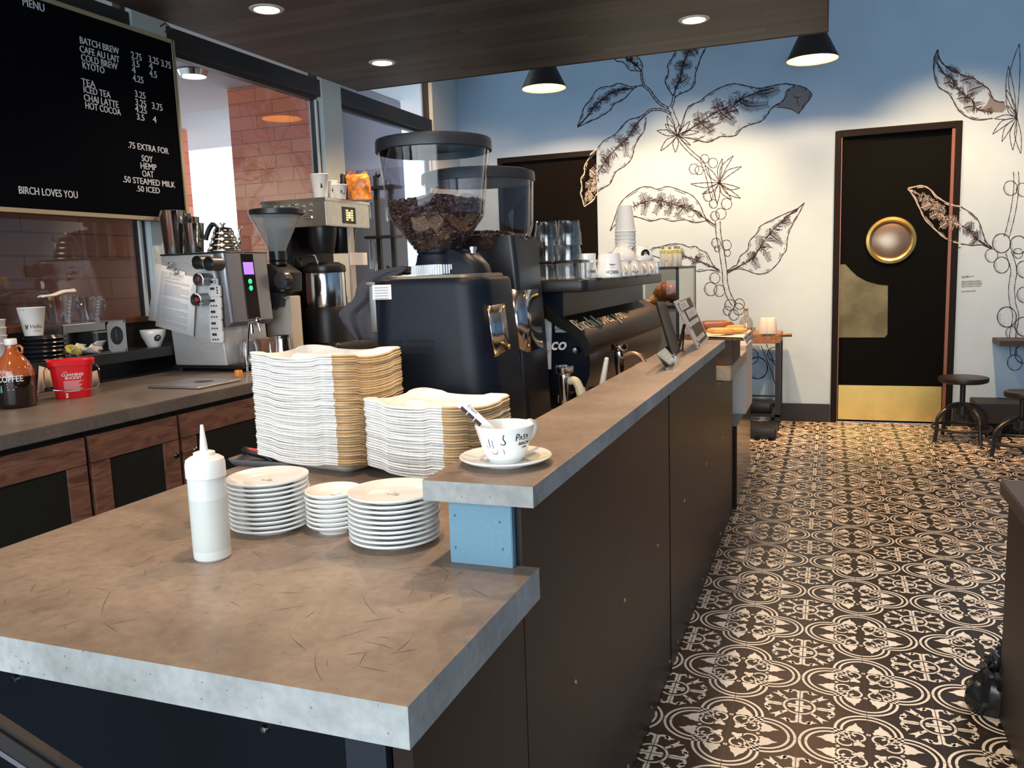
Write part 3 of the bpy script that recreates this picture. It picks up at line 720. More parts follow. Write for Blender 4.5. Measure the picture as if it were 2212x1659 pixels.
def tray_stack(corner, ang, a, b, n, pitch, label, toplabel, group, lean, sd):
    protos = []
    for s in range(3):
        m, k = tray_mesh(a, b, sd+s); m.mi = [0]*len(m.f)
        # tan outer faces along one short (y) side
        for fi, f in enumerate(m.f):
            if len(f) == 4:
                xs = [m.v[i][0] for i in f]; zs = [m.v[i][2] for i in f]
                if min(xs) > a*.86 and fi < 2*k: m.mi[fi] = 1
        me = obj('tray', m, [PULP, TAN]); protos.append(me)
    rr = random.Random(sd)
    for i in range(n):
        o = protos[i] if i < 3 else protos[i % 3].copy()
        if i >= 3: COL.objects.link(o)
        o.location = (corner[0]+lean[0]*i+rr.uniform(-.0018, .0018), corner[1]+lean[1]*i+rr.uniform(-.0018, .0018), ZC+.0225+i*pitch)
        o.rotation_euler = (0, 0, ang+rr.uniform(-.006, .006)); o.name = 'pulp_tray'
        tag(o, toplabel if i == n-1 else label, 'tray', group)
        sm = o.modifiers.new('thickness', 'SOLIDIFY') if i < 3 or not o.modifiers else None
        if sm: sm.thickness = .0016
    dv = MB()
    for (x0, x1, y0, y1) in ((a*.47, a*.53, .055, b-.055), (.06, a*.40, b*.46, b*.54), (a*.60, a-.06, b*.46, b*.54)):
        cx, cy, hx, hy = (x0+x1)/2, (y0+y1)/2, (x1-x0)/2, (y1-y0)/2
        dv.loft([(-.021, cx, cy, hx+.008, hy+.008, .01), (-.004, cx, cy, hx, hy, .008), (.001, cx, cy, hx*.7, hy*.7, .005)], 4)
    obj('divider_ridge', dv, PULP, o)
    return o
# stack frames: local x runs from the left corner to the near corner, local y runs away from the viewer
def stack(near, left, b, n, pitch, *rest, **k):
    v = Vector(near)-Vector(left); ang = math.atan2(v.y, v.x)
    return tray_stack(left, ang, v.length, b, n, pitch, *rest, **k)
stack((-1.160, 1.815), (-1.530, 1.905), .245, 46, .0064, 'pulp tray in the taller left stack behind the plates', 'topmost pulp tray of the taller left stack', 'pulp trays in the taller stack', (0, 0), 3)
stack((-.825, 1.755), (-1.142, 1.858), .235, 27, .0066, 'pulp tray in the shorter right stack behind the plates', 'topmost pulp tray of the shorter right stack', 'pulp trays in the shorter stack', (0, 0), 11)

# dark tumbler on a cream foot half hidden by the squeeze bottle
t = thing('shaker', 'dark grey tumbler with a cream foot hidden behind the squeeze bottle', 'shaker', (-1.235, 1.385, ZC))
obj('foot', MB().lathe([(0, 0), (.032, 0), (.036, .004), (.034, .012), (.036, .02), (.0365, .034), (.031, .042), (0, .042)], n=32), mat('cream_plastic', (.74, .66, .50), .5), t)
obj('cup', MB().lathe([(.029, .040), (.034, .112), (.036, .122), (.0345, .1235), (.031, .115), (.026, .05), (0, .05)], n=32), mat('dark_grey_plastic', (.045, .05, .065), .35), t)
obj('handle', MB().tube([(-.034, 0, .11), (-.046, .004, .112), (-.048, .004, .104), (-.036, 0, .1)], .003, 8), CHROME, t)
# knife-like scraper lying behind the left plates
a, b = onz(530, 1000, ZC+.012), onz(470, 1012, ZC+.01)
p = onz(600, 1000, ZC)
t = thing('dustpan', 'dark grey pan with a red-tipped black handle lying behind the left plates', 'pan', (p.x-.02, p.y+.03, ZC))
obj('pan', MB().loft([(0, 0, 0, .10, .085, .02), (.004, 0, 0, .104, .089, .02), (.018, 0, 0, .112, .095, .02)], 4, True, False), mat('dark_grey_pan', (.10, .10, .115), .5), t, solid=.002)
h0 = ony(523, 972, p.y+.02)-t.location; h1 = ony(575, 985, p.y+.02)-t.location
obj('handle', MB().tube([h1+Vector((.05, 0, -.03)), h1, (h0+h1)/2+Vector((0, 0, .001)), h0+Vector((.008, 0, 0)), h0], [.010, .011, .012, .011, .006], 12), BLACKPL, t)
obj('handle_inlay', MB().tube([h1+Vector((.0, -.004, .010)), (h0*.45+h1*.55)+Vector((0, -.004, .0105)), (h0*.75+h1*.25)+Vector((0, -.003, .009))], [.0055, .0055, .003], 8), mat('red_plastic', (.75, .03, .03), .35), t)

# ================================================================== CUP OF SACHETS ON THE BAR END
cs = (-.570, 1.440)
so_ = obj('saucer', MB().lathe([(0, .002), (.036, .002), (.040, 0), (.044, 0), (.047, .005), (.080, .0105), (.0875, .0145), (.0885, .0165), (.087, .0178), (.080, .0150), (.05, .0092), (.042, .0088), (.040, .0062), (0, .006)], n=64), WHITE, loc=(*cs, ZB), smooth=50)
tag(so_, 'white saucer on the near end of the concrete bar top', 'saucer')
stn = MB(); stn.add([(x, y, 0) for x, y in circle_poly(.026, 20, sy=.8)], [tuple(range(20))])
for i in range(len(stn.v)):
    x, y, z = stn.v[i]; a = .35; rx, ry = x+.060, y*1.1; q = (rx*math.cos(a)-ry*math.sin(a), rx*math.sin(a)+ry*math.cos(a)); rr = math.hypot(*q)
    stn.v[i] = (*q, .0092+max(0, (rr-.05))*.193+.0004)
obj('coffee_stain', stn, mat('dried_coffee_stain', (.74, .70, .42), .4), so_)
cup = thing('coffee_cup', 'white cup with a hand-drawn smiling face holding sachets, on the saucer', 'cup', (*cs, ZB+.0064))
def crad(z): return .0315+(z/.070)**.75*.0255
prof = [(0, .003), (.026, .003), (.028, 0), (.031, 0), (.032, .003)]+[(crad(z), z) for z in [.006+.0635*i/10 for i in range(11)]]+[(.0565, .0705), (.0548, .0712), (.0538, .0700)]+[(crad(z)-.0035, z) for z in [.066-.058*i/8 for i in range(9)]]+[(0, .008)]
obj('cup_body', MB().lathe(prof, n=64), WHITE, cup, smooth=60)
ha = facing(cs)+math.radians(132)
hx, hy = math.cos(ha), math.sin(ha)
obj('handle', MB().tube(crom([(hx*.052, hy*.052, .064), (hx*.068, hy*.068, .066), (hx*.080, hy*.080, .056), (hx*.072, hy*.072, .038), (hx*.048, hy*.048, .026)], 5), [.005]*21, 12), WHITE, cup)
ft = facing(cs); dr = MB()
s0 = len(dr.v)
ribbon(dr, [(-.0035, .010), (-.003, -.006)], .0016, taper=False); ribbon(dr, [(.0035, .008), (.004, -.008)], .0013, taper=False)
ribbon(dr, [(-.009, -.002), (-.0085, -.008)], .0010, taper=False); ribbon(dr, crom([(-.004, -.0155), (.003, -.019), (.0095, -.0175), (.0105, -.011)], 5), .0014)
wrap(dr, s0, crad, ft-math.radians(33), .040)
s0 = len(dr.v)
ribbon(dr, crom([(-.001, .011), (.001, .013), (-.001, .006), (.003, -.002), (.001, -.006), (-.004, -.006), (-.006, -.003)], 5), .0022)
ribbon(dr, crom([(-.003, -.014), (-.0005, -.018), (.0, -.023), (.0015, -.027)], 5), .0011)
wrap(dr, s0, crad, ft-math.radians(3), .046)
for k, (ch, x) in enumerate((('P', -.0100), ('a', -.0012), ('s', .0060), ('q', .0125))):
    s0 = len(dr.v)
    if ch == 'P': ribbon(dr, crom([(-.0025, -.006), (-.0025, .0055), (.001, .007), (.0035, .004), (.001, .001), (-.002, .0)], 5), .0022, taper=False)
    elif ch == 'a': ribbon(dr, crom([(-.0035, -.005), (-.002, .001), (0, .002), (.001, -.002), (.003, -.004)], 5), .0022, taper=False)
    elif ch == 's': ribbon(dr, crom([(.003, .005), (-.001, .0045), (-.002, .002), (.002, -.0005), (.002, -.0035), (-.002, -.0045)], 5), .0019, taper=False)
    else: ribbon(dr, crom([(.002, .004), (-.001, .003), (.001, 0), (.0025, .003), (.0025, -.006)], 4), .0016, taper=False)
    wrap(dr, s0, crad, ft+math.radians(37)+x*.9/.05, .0515)
s0 = len(dr.v); flat(dr, 'BIRCH', .0085, 0, 0, sx=1.15, weight=.00012); wrap(dr, s0, crad, ft+math.radians(47), .0365)
s0 = len(dr.v); flat(dr, 'coffee', .0055, 0, 0); wrap(dr, s0, crad, ft+math.radians(50), .0300)
obj('drawing', dr, INK, cup, smooth=False)
# sachets standing in the cup
pk = obj('sachet', MB().rbox(-.010, .010, -.0022, .0022, 0, .088, .002, 2), mat('sachet_paper', (.82, .82, .80), .5))
tag(pk, 'long white sugar sachet with brown squares leaning out of the cup', 'sachet')
a, b = ony(1068, 936, 1.436), ony(1003, 878, 1.420)
d = (b-a).normalized(); yv = Vector((-.15, -1, .1)); yv = (yv-d*yv.dot(d)).normalized()
pk.matrix_world = Matrix((yv.cross(d), yv, d)).transposed().to_4x4(); pk.location = a
sq = MB()
for i in range(3): sq.box(.0015, .0088, .0023, .0026, .030+i*.0175, .0455+i*.0175)
obj('printed_squares', sq, mat('chocolate_print', (.06, .03, .025), .4), pk)
obj('sachet_lettering', text_mb('Cream', .0085, plane_M((-.0052, .0024, .074), (0, 0, -1), (-1, 0, 0)), None, .0002, shear=.2), INK, pk, smooth=False)
for i, (x, y, rz, lb) in enumerate(((-.590, 1.447, .4, 'brown sachet lying low in the cup, to the left'), (-.556, 1.450, -.5, 'brown sachet lying low in the cup, to the right'))):
    o = obj('brown_sachet', MB().ball((0, 0, 0), .017, 12, 6, (1, .5, .28)), mat('maroon_wrapper', (.10, .03, .035), .4, noise=.4, nscale=70), loc=(x, y, ZB+.0565), rz=rz)
    tag(o, lb, 'sachet')
tea = obj('paper_tab', MB().box(-.008, .008, -.0006, .0006, 0, .034), PAPER)
tag(tea, 'thin white paper packet between the long sachet and the cup rim', 'sachet'); tea.location = (-.600, 1.452, ZB+.046); tea.rotation_euler = (0, math.radians(-38), .1)
# ================================================================== COFFEE GRINDERS
def beans(mb, fn, n, rr, size=.0075):
    for i in range(n):
        c = fn(i); M = Matrix.Rotation(rr.uniform(0, 6.3), 4, 'Z') @ Matrix.Rotation(rr.uniform(0, 3.1), 4, 'X')
        mb.ball(c, size*rr.uniform(.85, 1.15), 6, 4, (1.25, .85, .6), M)
BEAN = mat('roasted_beans', (.050, .024, .022), .45, noise=.35, nscale=90)
HOP = thin_glass('hopper_plastic', (.93, .93, .95), .05, .55)
SATIN = mat('satin_blue_black', (.004, .007, .015), .42, .0, .25)
YG = 2.35
def gy(px, py): return ony(px, py, YG)
g0 = gy(945, 500)
G = Vector((g0.x, YG, ZC)); k = .337/235*YG/2.15                   # metres per pixel at this grinder
def gz(py): return gy(945, py).z-ZC
t = thing('coffee_grinder', 'blue-black coffee grinder with a bean-filled conical hopper and white sticker, behind the trays', 'coffee grinder', G)
xl, xr = gy(848, 605).x-G.x, gy(1080, 605).x-G.x; ztop = gz(600)
bl, br = gy(850, 880).x-G.x, gy(1112, 880).x-G.x
hy = .155
def sec(z):
    u = max(0, min(1, (ztop-z)/(ztop-gz(880)))); a_, b_ = xl+(bl-xl)*u, xr+(br-xr)*u
    return (z, (a_+b_)/2, 0, (b_-a_)/2, hy+.012*u, .085)
obj('body', MB().loft([(.0, *sec(0)[1:3], sec(0)[3]-.01, hy-.0, .08)]+[sec(z) for z in (.02, .12, .25, .38, ztop-.03, ztop-.012)]+[(ztop-.003, (xl+xr)/2, 0, (xr-xl)/2-.006, hy-.006, .08), (ztop, (xl+xr)/2, 0, (xr-xl)/2-.018, hy-.018, .07)], 8), SATIN, t)
obj('top_rim', MB().loft([(ztop, (xl+xr)/2, 0, (xr-xl)/2-.02, hy-.02, .07), (ztop+.008, (xl+xr)/2, 0, (xr-xl)/2-.022, hy-.022, .07), (ztop+.010, (xl+xr)/2, 0, (xr-xl)/2-.03, hy-.03, .065)], 8), mat('bronze_trim', (.30, .26, .20), .3, .8), t)
sl = MB()
for py in (727, 739, 751):
    for x0, x1 in ((898, 921), (932, 949), (951, 984)):
        a, b = gy(x0, py+1.5), gy(x1, py-1.5); sl.box(a.x-G.x, b.x-G.x, -hy-.009, -hy+.004, a.z-ZC, b.z-ZC)
obj('vent_slots', sl, mat('slot_black', (.002, .002, .003), .8), t)
a, b = gy(853, 643), gy(890, 612)
st = obj('sticker', MB().box(a.x-G.x+.012, b.x-G.x+.012, -hy-.0035, -hy+.03, a.z-ZC, b.z-ZC), mat('white_sticker', (.72, .72, .74), .5), t)
tx = MB()
for q in range(5): tx.box(a.x-G.x+.02, b.x-G.x+.002, -hy-.0040, -hy-.0033, b.z-ZC-.010-q*.008, b.z-ZC-.0075-q*.008)
obj('print', tx, mat('grey_print', (.30, .30, .33), .6), st)
a, b = gy(940, 822), gy(945, 814)
# chrome grind-setting ring with ribs
rc = (gy(950, 582).x-G.x, 0, 0); rr_ = (1006-896)/2*k; rz0 = gz(592); rz1 = gz(572)
rg = MB().lathe([(rr_*.6, rz0), (rr_, rz0), (rr_, rz1), (rr_*.6, rz1)], rc, 64)
for i in range(72):
    an = 2*PI*i/72; rg.cbox((rc[0]+rr_*math.cos(an), rr_*math.sin(an), (rz0+rz1)/2), (.0042, .0042, (rz1-rz0)*.95))
obj('setting_ring', rg, mat('ribbed_steel', (.42, .42, .43), .28, 1.0), t)
obj('ring_lever', MB().tube([(rc[0]-rr_, -.01, rz0+.01), (rc[0]-rr_-.07, -.03, rz0+.012), (rc[0]-rr_-.085, -.032, rz0+.022)], [.009, .011, .012], 12), BLACKPL, t)
hx0 = g0.x-G.x
nk = MB().lathe([(rr_*.85, rz1), (rr_*.8, rz1+.012), (.066, rz1+.03), (.062, gz(548)), (.066, gz(545)), (.066, gz(538)), (.058, gz(538))], (hx0, 0, 0), 40)
obj('collar', nk, SATIN, t)
cx = gy(1015, 560).x-G.x
obj('chute_housing', MB().loft([(ztop+.005, cx-.01, 0, .075, .06, .05), (gz(575), cx-.015, 0, .070, .056, .045), (gz(552), cx-.03, 0, .055, .05, .04), (gz(540), cx-.05, 0, .03, .04, .03)], 6), SATIN, t)
obj('chute_knob', MB().lathe([(.010, gz(552)), (.010, gz(545)), (.013, gz(544)), (.013, gz(537)), (0, gz(536))], (gy(1024, 545).x-G.x, -.01, 0), 16), CHROME, t)
# hopper
r_b, r_c, r_t = 40*k, 94*k, 109*k
zb, zc_, zt = gz(548), gz(467), gz(318)
obj('hopper', MB().lathe([(r_b*.8, zb-.005), (r_b, zb), (r_c*.985, zc_-.006), (r_c, zc_+.004), (r_t, zt)], (hx0, 0, 0), 64), HOP, t, smooth=40)
obj('hopper_lid', MB().lathe([(0, zt+.024), (r_t*.9, zt+.024), (r_t+.004, zt+.020), (r_t+.006, zt+.012), (r_t+.006, zt-.014), (r_t-.002, zt-.016), (r_t-.003, zt+.006), (0, zt+.008)], (hx0, 0, 0), 64), mat('lid_black', (.016, .018, .024), .4), t)
R = random.Random(5); bm_ = MB()
def hop_r(z): return r_b+(r_c-r_b)*(z-zb)/(zc_-zb) if z < zc_ else r_c+(r_t-r_c)*(z-zc_)/(zt-zc_)
ztp = gz(430)
core = [(0, zb), (r_b*.9, zb+.004), (r_c*.90, zc_), (hop_r(ztp-.03)*.90, ztp-.03), (.06, ztp+.004), (0, ztp+.012)]
bm_.lathe(core, (hx0, 0, 0), 32)
def side(i):
    z = zb+.012+(ztp-.02-zb)*R.random()**.6; an = R.uniform(0, 2*PI); r = hop_r(z)*.955-.004
    return (hx0+r*math.cos(an), r*math.sin(an), z)
def topb(i):
    r = (hop_r(ztp)-.008)*math.sqrt(R.random()); an = R.uniform(0, 2*PI)
    return (hx0+r*math.cos(an), r*math.sin(an), ztp+.012-.036*(r/hop_r(ztp))**1.5)
beans(bm_, side, 1150, R); beans(bm_, topb, 330, R)
o = obj('coffee_beans', bm_, BEAN, t); o['kind'] = 'stuff'
# polished plate on the sloping front
def corner(px, py, u):
    """point on the rounded front corner of the body, u = 0 (near face) .. 1 (towards the end face)"""
    return ony(px, py, YG-.168+.075*u)
def gl(v): return (v.x-G.x, v.y-G.y, v.z-ZC)
top = [corner(1052+36*u, 661-6*u, u) for u in (0, .33, .66, 1)]; bot = [corner(1068+33*u, 771-18*u, u) for u in (0, .33, .66, 1)]
for L_ in (top, bot):
    for i in range(4): L_[i] = L_[i]+Vector((.004, -.004, 0))
obj('polished_plate', MB().skin([[gl(v) for v in top], [gl(v) for v in bot]], False, False, False), mat('polished_plate_metal', (.62, .58, .58), .16, 1.0, noise=.12, nscale=14), t, solid=.004)
for v in (top[0].lerp(bot[3], .07), top[3].lerp(bot[0], .07), bot[3].lerp(top[0], .07), bot[0].lerp(top[3], .07)):
    obj('screw', MB().ball(gl(v+Vector((.001, -.002, 0))), .0055, 10, 6), BRASS, t)
obj('side_post', MB().rbox(gy(836, 660).x-G.x, gy(850, 660).x-G.x, -.11, -.085, gz(712), gz(606), .004).rbox(gy(831, 660).x-G.x, gy(852, 660).x-G.x, -.115, -.08, gz(612), gz(604), .004), mat('dull_grey_metal', (.20, .20, .20), .4, .7), t)

# second grinder: slanting black tower, straight hopper, wide polished front
Y2 = 2.71
def h2(px, py): return ony(px, py, Y2)
q0 = h2(1040, 600); G2 = Vector((q0.x, Y2, ZC)); k2 = k*Y2/YG
def g2z(py): return h2(1040, py).z-ZC
def gx2(px, py): return h2(px, py).x-G2.x
t = thing('coffee_grinder', 'tall black coffee grinder with straight clear hopper, next to the espresso machine', 'coffee grinder', G2)
def nx(px, py): return ony(px, py, 2.585).x-G2.x
rows = ((890, 1020, 1143), (830, 1016, 1138), (750, 1010, 1133), (640, 1004, 1122), (560, 1003, 1114), (515, 1004, 1108))
secs = [(g2z(py), (nx(a, py)+nx(b, py))/2, 0, (nx(b, py)-nx(a, py))/2, .125, .018) for py, a, b in rows]
obj('body', MB().loft([(.0, *secs[0][1:])]+secs, 5), BLACK, t)
def l2(px, py, y): v = ony(px, py, y); return (v.x-G2.x, v.y-G2.y, v.z-ZC)
def side(py, y):                                    # point on the leaning right-hand face
    z = g2z(py); k_ = [q for q in zip(rows, secs)]
    for (ra, sa), (rb, sb) in zip(k_, k_[1:]):
        if rb[0] <= py <= ra[0]: u = (ra[0]-py)/(ra[0]-rb[0]); return (sa[1]+sa[3]+(sb[1]+sb[3]-sa[1]-sa[3])*u+.004, y, z)
PT, PB = 628, 754
m1 = MB().skin([[l2(1084, 618, 2.578), l2(1112, 626, 2.578), side(PT, -.112), side(PT, .06)], [l2(1089, 757, 2.578), l2(1122, 753, 2.578), side(PB, -.112), side(PB, .06)]], False, False, False)
obj('polished_front', m1, mat('polished_plate_metal', (.62, .58, .58), .16, 1.0), t, solid=.003)
for py, y in ((640, -.09), (640, .045), (742, -.09), (742, .045)): obj('screw', MB().ball(side(py, y), .005, 10, 6), BRASS, t)
rt2 = 106*k2; hz0, hz1 = g2z(512), g2z(388); hcx = gx2(1034, 420)
obj('hopper', MB().lathe([(rt2*.86, hz0-.03), (rt2*.97, hz0+.03), (rt2, hz1)], (hcx, 0, 0), 56), HOP, t)
obj('hopper_lid', MB().lathe([(0, hz1+.026), (rt2*.92, hz1+.026), (rt2+.003, hz1+.02), (rt2+.005, hz1+.01), (rt2+.005, hz1-.012), (rt2-.002, hz1-.014), (0, hz1)], (hcx, 0, 0), 56), mat('lid_black', (.016, .018, .024), .4), t)
bm_ = MB(); bm_.lathe([(0, hz0-.05), (rt2*.80, hz0-.05), (rt2*.90, hz0-.01), (.05, hz0+.014), (0, hz0+.016)], (hcx, 0, 0), 28)
def tb2(i):
    r = rt2*.92*math.sqrt(R.random()); an = R.uniform(0, 2*PI); return (hcx+r*math.cos(an), r*math.sin(an), hz0+.018-.03*(r/rt2)**2)
beans(bm_, tb2, 420, R); o = obj('coffee_beans', bm_, BEAN, t); o['kind'] = 'stuff'

# cleaning cloth hung over the lever of the near grinder
LF = [(872, 574), (835, 580), (803, 588), (783, 602), (770, 622), (764, 645), (742, 664), (731, 678), (738, 694), (750, 712), (764, 733)]
RT = [(880, 584), (868, 592), (858, 604), (853, 620), (851, 640), (850, 655), (849, 670), (848, 686), (847, 702), (845, 718), (842, 735)]
YT = YG-.06; m = MB(); rows = []
LFs = crom([(*p, 0) for p in LF], 3); RTs = crom([(*p, 0) for p in RT], 3); NU = 22
for i, (a, b) in enumerate(zip(LFs, RTs)):
    v = i/(len(LFs)-1); row = []
    for j in range(NU+1):
        u = j/NU; q = a.lerp(b, u)
        y = YT-.035*math.sin(PI*min(1, u*1.0))*(.4+.6*v)-.022*math.sin(u*8.5+v*2.2)*min(1, v*2.2)-.010*math.sin(u*17+v*6)*v
        row.append(ony(q.x, q.y, y))
    rows.append(row)
m.skin([[tuple(p) for p in r] for r in rows], False, False, False)
t = obj('cleaning_cloth', m, mat('charcoal_cloth', (.060, .058, .075), .95, noise=.12, nscale=60, bump=.4, bscale=320), solid=.006)
tag(t, 'charcoal cleaning cloth draped off the near grinder lever', 'cloth')

# ================================================================== ESPRESSO MACHINE
YM = 2.90; YM2 = YM+1.52
def em(px, py): return ony(px, py, YM)
mx = em(1266, 615).x
t = thing('espresso_machine', 'long black espresso machine with a curved back cover facing the bar', 'espresso machine', (mx-.35, YM+.7, ZC))
O = Vector((mx-.35, YM+.7, ZC))
def ml(v): return (v.x-O.x, v.y-O.y, v.z-O.z)
ztt, ztb = em(1266, 602.5).z-ZC, em(1266, 631).z-ZC; xr = .35; xL = -.42
obj('cup_tray', MB().rbox(xL, xr, -.7, .78, ztb, ztt, .03, 5, .008), mat('tray_black', (.012, .012, .014), .4), t)
# body under the tray
bp = [em(px, py) for px, py in ((1163, 640), (1172, 655), (1217, 692), (1249, 712), (1268, 733), (1274, 755), (1274, 800), (1262, 838), (1150, 842))]
body = [(v.x-O.x, v.z-O.z) for v in bp]
obj('body', MB().prism([(xL+.03, ztb+.002), (xr-.10, ztb+.002)]+[(x-.012, z-.022) for x, z in body[2:8]]+[(xL+.03, body[7][1])], 'Y', -.652, .76), BLACK, t)
obj('side_panel', MB().prism([(xL+.03, ztb+.002), (xr-.10, ztb+.002)]+[(x-.012, z-.022) for x, z in body[2:8]]+[(xL+.03, body[7][1])], 'Y', -.66, -.652), mat('navy_side_panel', (.004, .008, .016), .25, .0, .3), t)
cover = [em(px, py) for px, py in ((1166, 640), (1172, 653), (1194, 674), (1217, 690), (1236, 700), (1250, 710), (1261, 720), (1268, 731), (1272, 742), (1275, 756))]
cv = [(v.x-O.x, v.z-O.z) for v in cover]
# parallel profile through the far end gives the same outline; close it with an inner line
inn = [(x-.020, z-.030) for x, z in cv[::-1]]
obj('back_cover', MB().prism(cv+[(cv[-1][0]-.02, cv[-1][1]-.03)]+inn[1:], 'Y', -.70, .80), mat('satin_cover_black', (.005, .0045, .004), .42, .0, .18), t, smooth=50)
obj('side_strip', MB().prism([(v.x-O.x, v.z-O.z) for v in (em(1165, 690), em(1185, 690), em(1184, 800), em(1176, 800))], 'Y', -.668, -.66), mat('white_enamel', (.72, .78, .84), .25), t)
lo = ml(em(1167, 757))
obj('logo', text_mb('eco', .062, plane_M((lo[0], -.6705, lo[2]), (1, 0, 0), (0, 0, 1)), None, .0015, shear=.25, weight=.0012), mat('white_letters', (.82, .82, .84), .5), t, smooth=False)
lb = MB()
for px0, py0, px1, py1 in ((1193, 720, 1217, 713), (1192, 712, 1212, 705)):
    a, b = em(px0, py0), em(px1, py1); lb.box(a.x-O.x, b.x-O.x, -.664, -.660, a.z-ZC, b.z-ZC)
obj('data_label', lb, mat('grey_label', (.45, .45, .45), .5), t)
v = em(1238, 760)
obj('lock_knob', MB().lathe([(0, -.672), (.012, -.671), (.016, -.664), (.018, -.66)], (v.x-O.x, 0, v.z-ZC), 20, 'Y'), CHROME, t)
obj('drip_base', MB().box(xL+.02, .25, -.62, .74, .05, body[7][1]+.004).box(xL-.1, xL+.05, -.55, .70, .05, .10), BLACK, t)
for x in (xL+.06, .20):
    for y in (-.56, .68): obj('foot', MB().lathe([(.022, 0), (.024, .006), (.016, .012), (.014, .052)], (x, y, 0), 16, cap=True), CHROME, t)
# 'Birch loves you.' along the shoulder of the cover
i0 = 5; sp_ = Vector((cv[4][0]-cv[6][0], 0, cv[4][1]-cv[6][1])).normalized()
nrm = Vector((0, 1, 0)).cross(sp_)
yy0 = onx(1249, 714, cover[5].x).y-O.y; yy1 = onx(1352, 703, cover[5].x).y-O.y
org = Vector((cv[5][0], yy0, cv[5][1]))+nrm*.0015-sp_*.012
tmp = text_mb('Birch loves you.', .085, Matrix.Identity(4)); wd = max(q[0] for q in tmp.v)
obj('lettering', text_mb('Birch loves you.', .085, plane_M(org, (0, 1, 0), sp_), None, .001, sx=(yy1-yy0)/wd), mat('pale_gold_letters', (.62, .55, .42), .4, .4), t, smooth=False)
# glass gallery with a metal rail round the tray
gz_ = em(1263, 564).z-ZC
pts = [(xL+.02, -.68, gz_), (xr-.02, -.68, gz_), (xr-.015, -.66, gz_), (xr-.015, .74, gz_)]
obj('rail', MB().tube(pts, .0055, 8), CHROME, t)
obj('gallery_glass', MB().box(xL+.02, xr-.02, -.682, -.678, ztt, gz_-.004).box(xr-.017, xr-.013, -.67, .73, ztt, gz_-.004), thin_glass('gallery_glass', (.95, .96, .96), .06, .5), t)
for y in (-.66, .74): obj('rail_post', MB().cyl((xr-.015, y, ztt), .006, gz_-ztt, 10), CHROME, t)

# glasses, cups and paper cups on the tray
TZ = ZC+ztt+.0006
GL2 = thin_glass('tumbler_glass', (.93, .93, .92), .07, .6, .02)
def on_tray(px, y): return Vector((ony(px, 598, y).x, y, TZ))
def tumbler(mb, z):
    prof = [(.041, z), (.0415, z+.003), (.040, z+.02), (.0395, z+.045), (.036, z+.06), (.034, z+.088), (.031, z+.092), (0, z+.0915), (0, z+.080), (.030, z+.079), (.036, z+.045), (.038, z)]
    return mb.lathe([(r*1.16, h) for r, h in prof], n=14)
spots = [(1182, 2.985, 3), (1228, 2.995, 3), (1207, 3.10, 2), (1132, 3.16, 2), (1158, 3.10, 1)]
nm = {0: 'in the front left column', 1: 'in the front right column', 2: 'in the column behind the front pair', 3: 'in the column half hidden by the slanting grinder', 4: 'standing alone behind the columns'}
first = None
for ci, (px, y, n) in enumerate(spots):
    p = on_tray(px, y)
    for q in range(n):
        lab = 'clear glass tumbler upside down %s%s' % (nm[ci], (', topmost' if q == n-1 else ', lowest' if q == 0 else ', middle') if n > 1 else '')
        loc = (p.x+.003*q*(1 if ci == 1 else .3), p.y, TZ+q*.062)
        if first is None:
            first = obj('glass_tumbler', tumbler(MB(), 0), GL2, loc=loc, smooth=30); tag(first, lab, 'glass', 'upside-down tumblers on the espresso machine')
        else: dup(first, loc, R.uniform(0, 3), lab)
syr = obj('amber_glass', MB().lathe([(0, 0), (.016, 0), (.018, .004), (.020, .10), (.018, .10), (.016, .006), (0, .006)], n=20), mat('amber_drink', (.50, .18, .06), .25), loc=on_tray(1150, 2.99))
tag(syr, 'narrow amber glass just left of the tumbler columns', 'glass')
def cupmesh(r, h, rb): return [(0, h-.003), (rb*.8, h-.003), (rb*.85, h), (rb, h), (rb*1.02, h-.004), (r*.86, h*.62), (r*.97, h*.25), (r, .003), (r-.001, 0), (r-.004, .001), (r*.93, h*.25), (r*.82, h*.6), (rb*.9, h-.008), (0, h-.008)]
def hot_cup(name, label, px, y, r, h, rb, han, upright=False, group=None, dz=0):
    p = on_tray(px, y); c = thing(name, label, 'cup', (p.x, p.y, TZ+dz), group=group)
    pr = cupmesh(r, h, rb); obj('cup_body', MB().lathe(pr, n=36), WHITE, c, smooth=60)
    if han is not None:
        a = math.radians(han); ca, sa = math.cos(a), math.sin(a)
        obj('handle', MB().tube(crom([(ca*r*.93, sa*r*.93, h*.28), (ca*r*1.38, sa*r*1.38, h*.25), (ca*r*1.45, sa*r*1.45, h*.5), (ca*r*.85, sa*r*.85, h*.72)], 5), .005, 10), WHITE, c)
    return c
def cuptext(c, txt, r, z, phi, size, flip=True):
    mb = MB(); flat(mb, txt, size, 0, 0, weight=.0002)
    if flip: mb.v = [(-x, -y, d) for x, y, d in mb.v]
    wrap(mb, 0, lambda z_: r, phi, z); obj('lettering', mb, INK, c, smooth=False)
c1 = hot_cup('mug', 'tall white mug upside down beside the right tumbler column', 1267, 3.06, .042, .092, .036, None); cuptext(c1, 'BIRCH', .042, .030, math.radians(-50), .015)
c2 = hot_cup('mug', 'white mug upside down with its handle to the left, in the middle of the tray', 1316, 3.12, .052, .090, .040, 200); cuptext(c2, 'BIRCH', .0525, .026, math.radians(-62), .017); cuptext(c2, 'coffee', .0525, .050, math.radians(-62), .009)
grp = 'white espresso cups on the machine tray'
pos = ((1346, 3.33), (1367, 3.55), (1386, 3.80), (1402, 4.05), (1330, 3.55), (1350, 3.80))
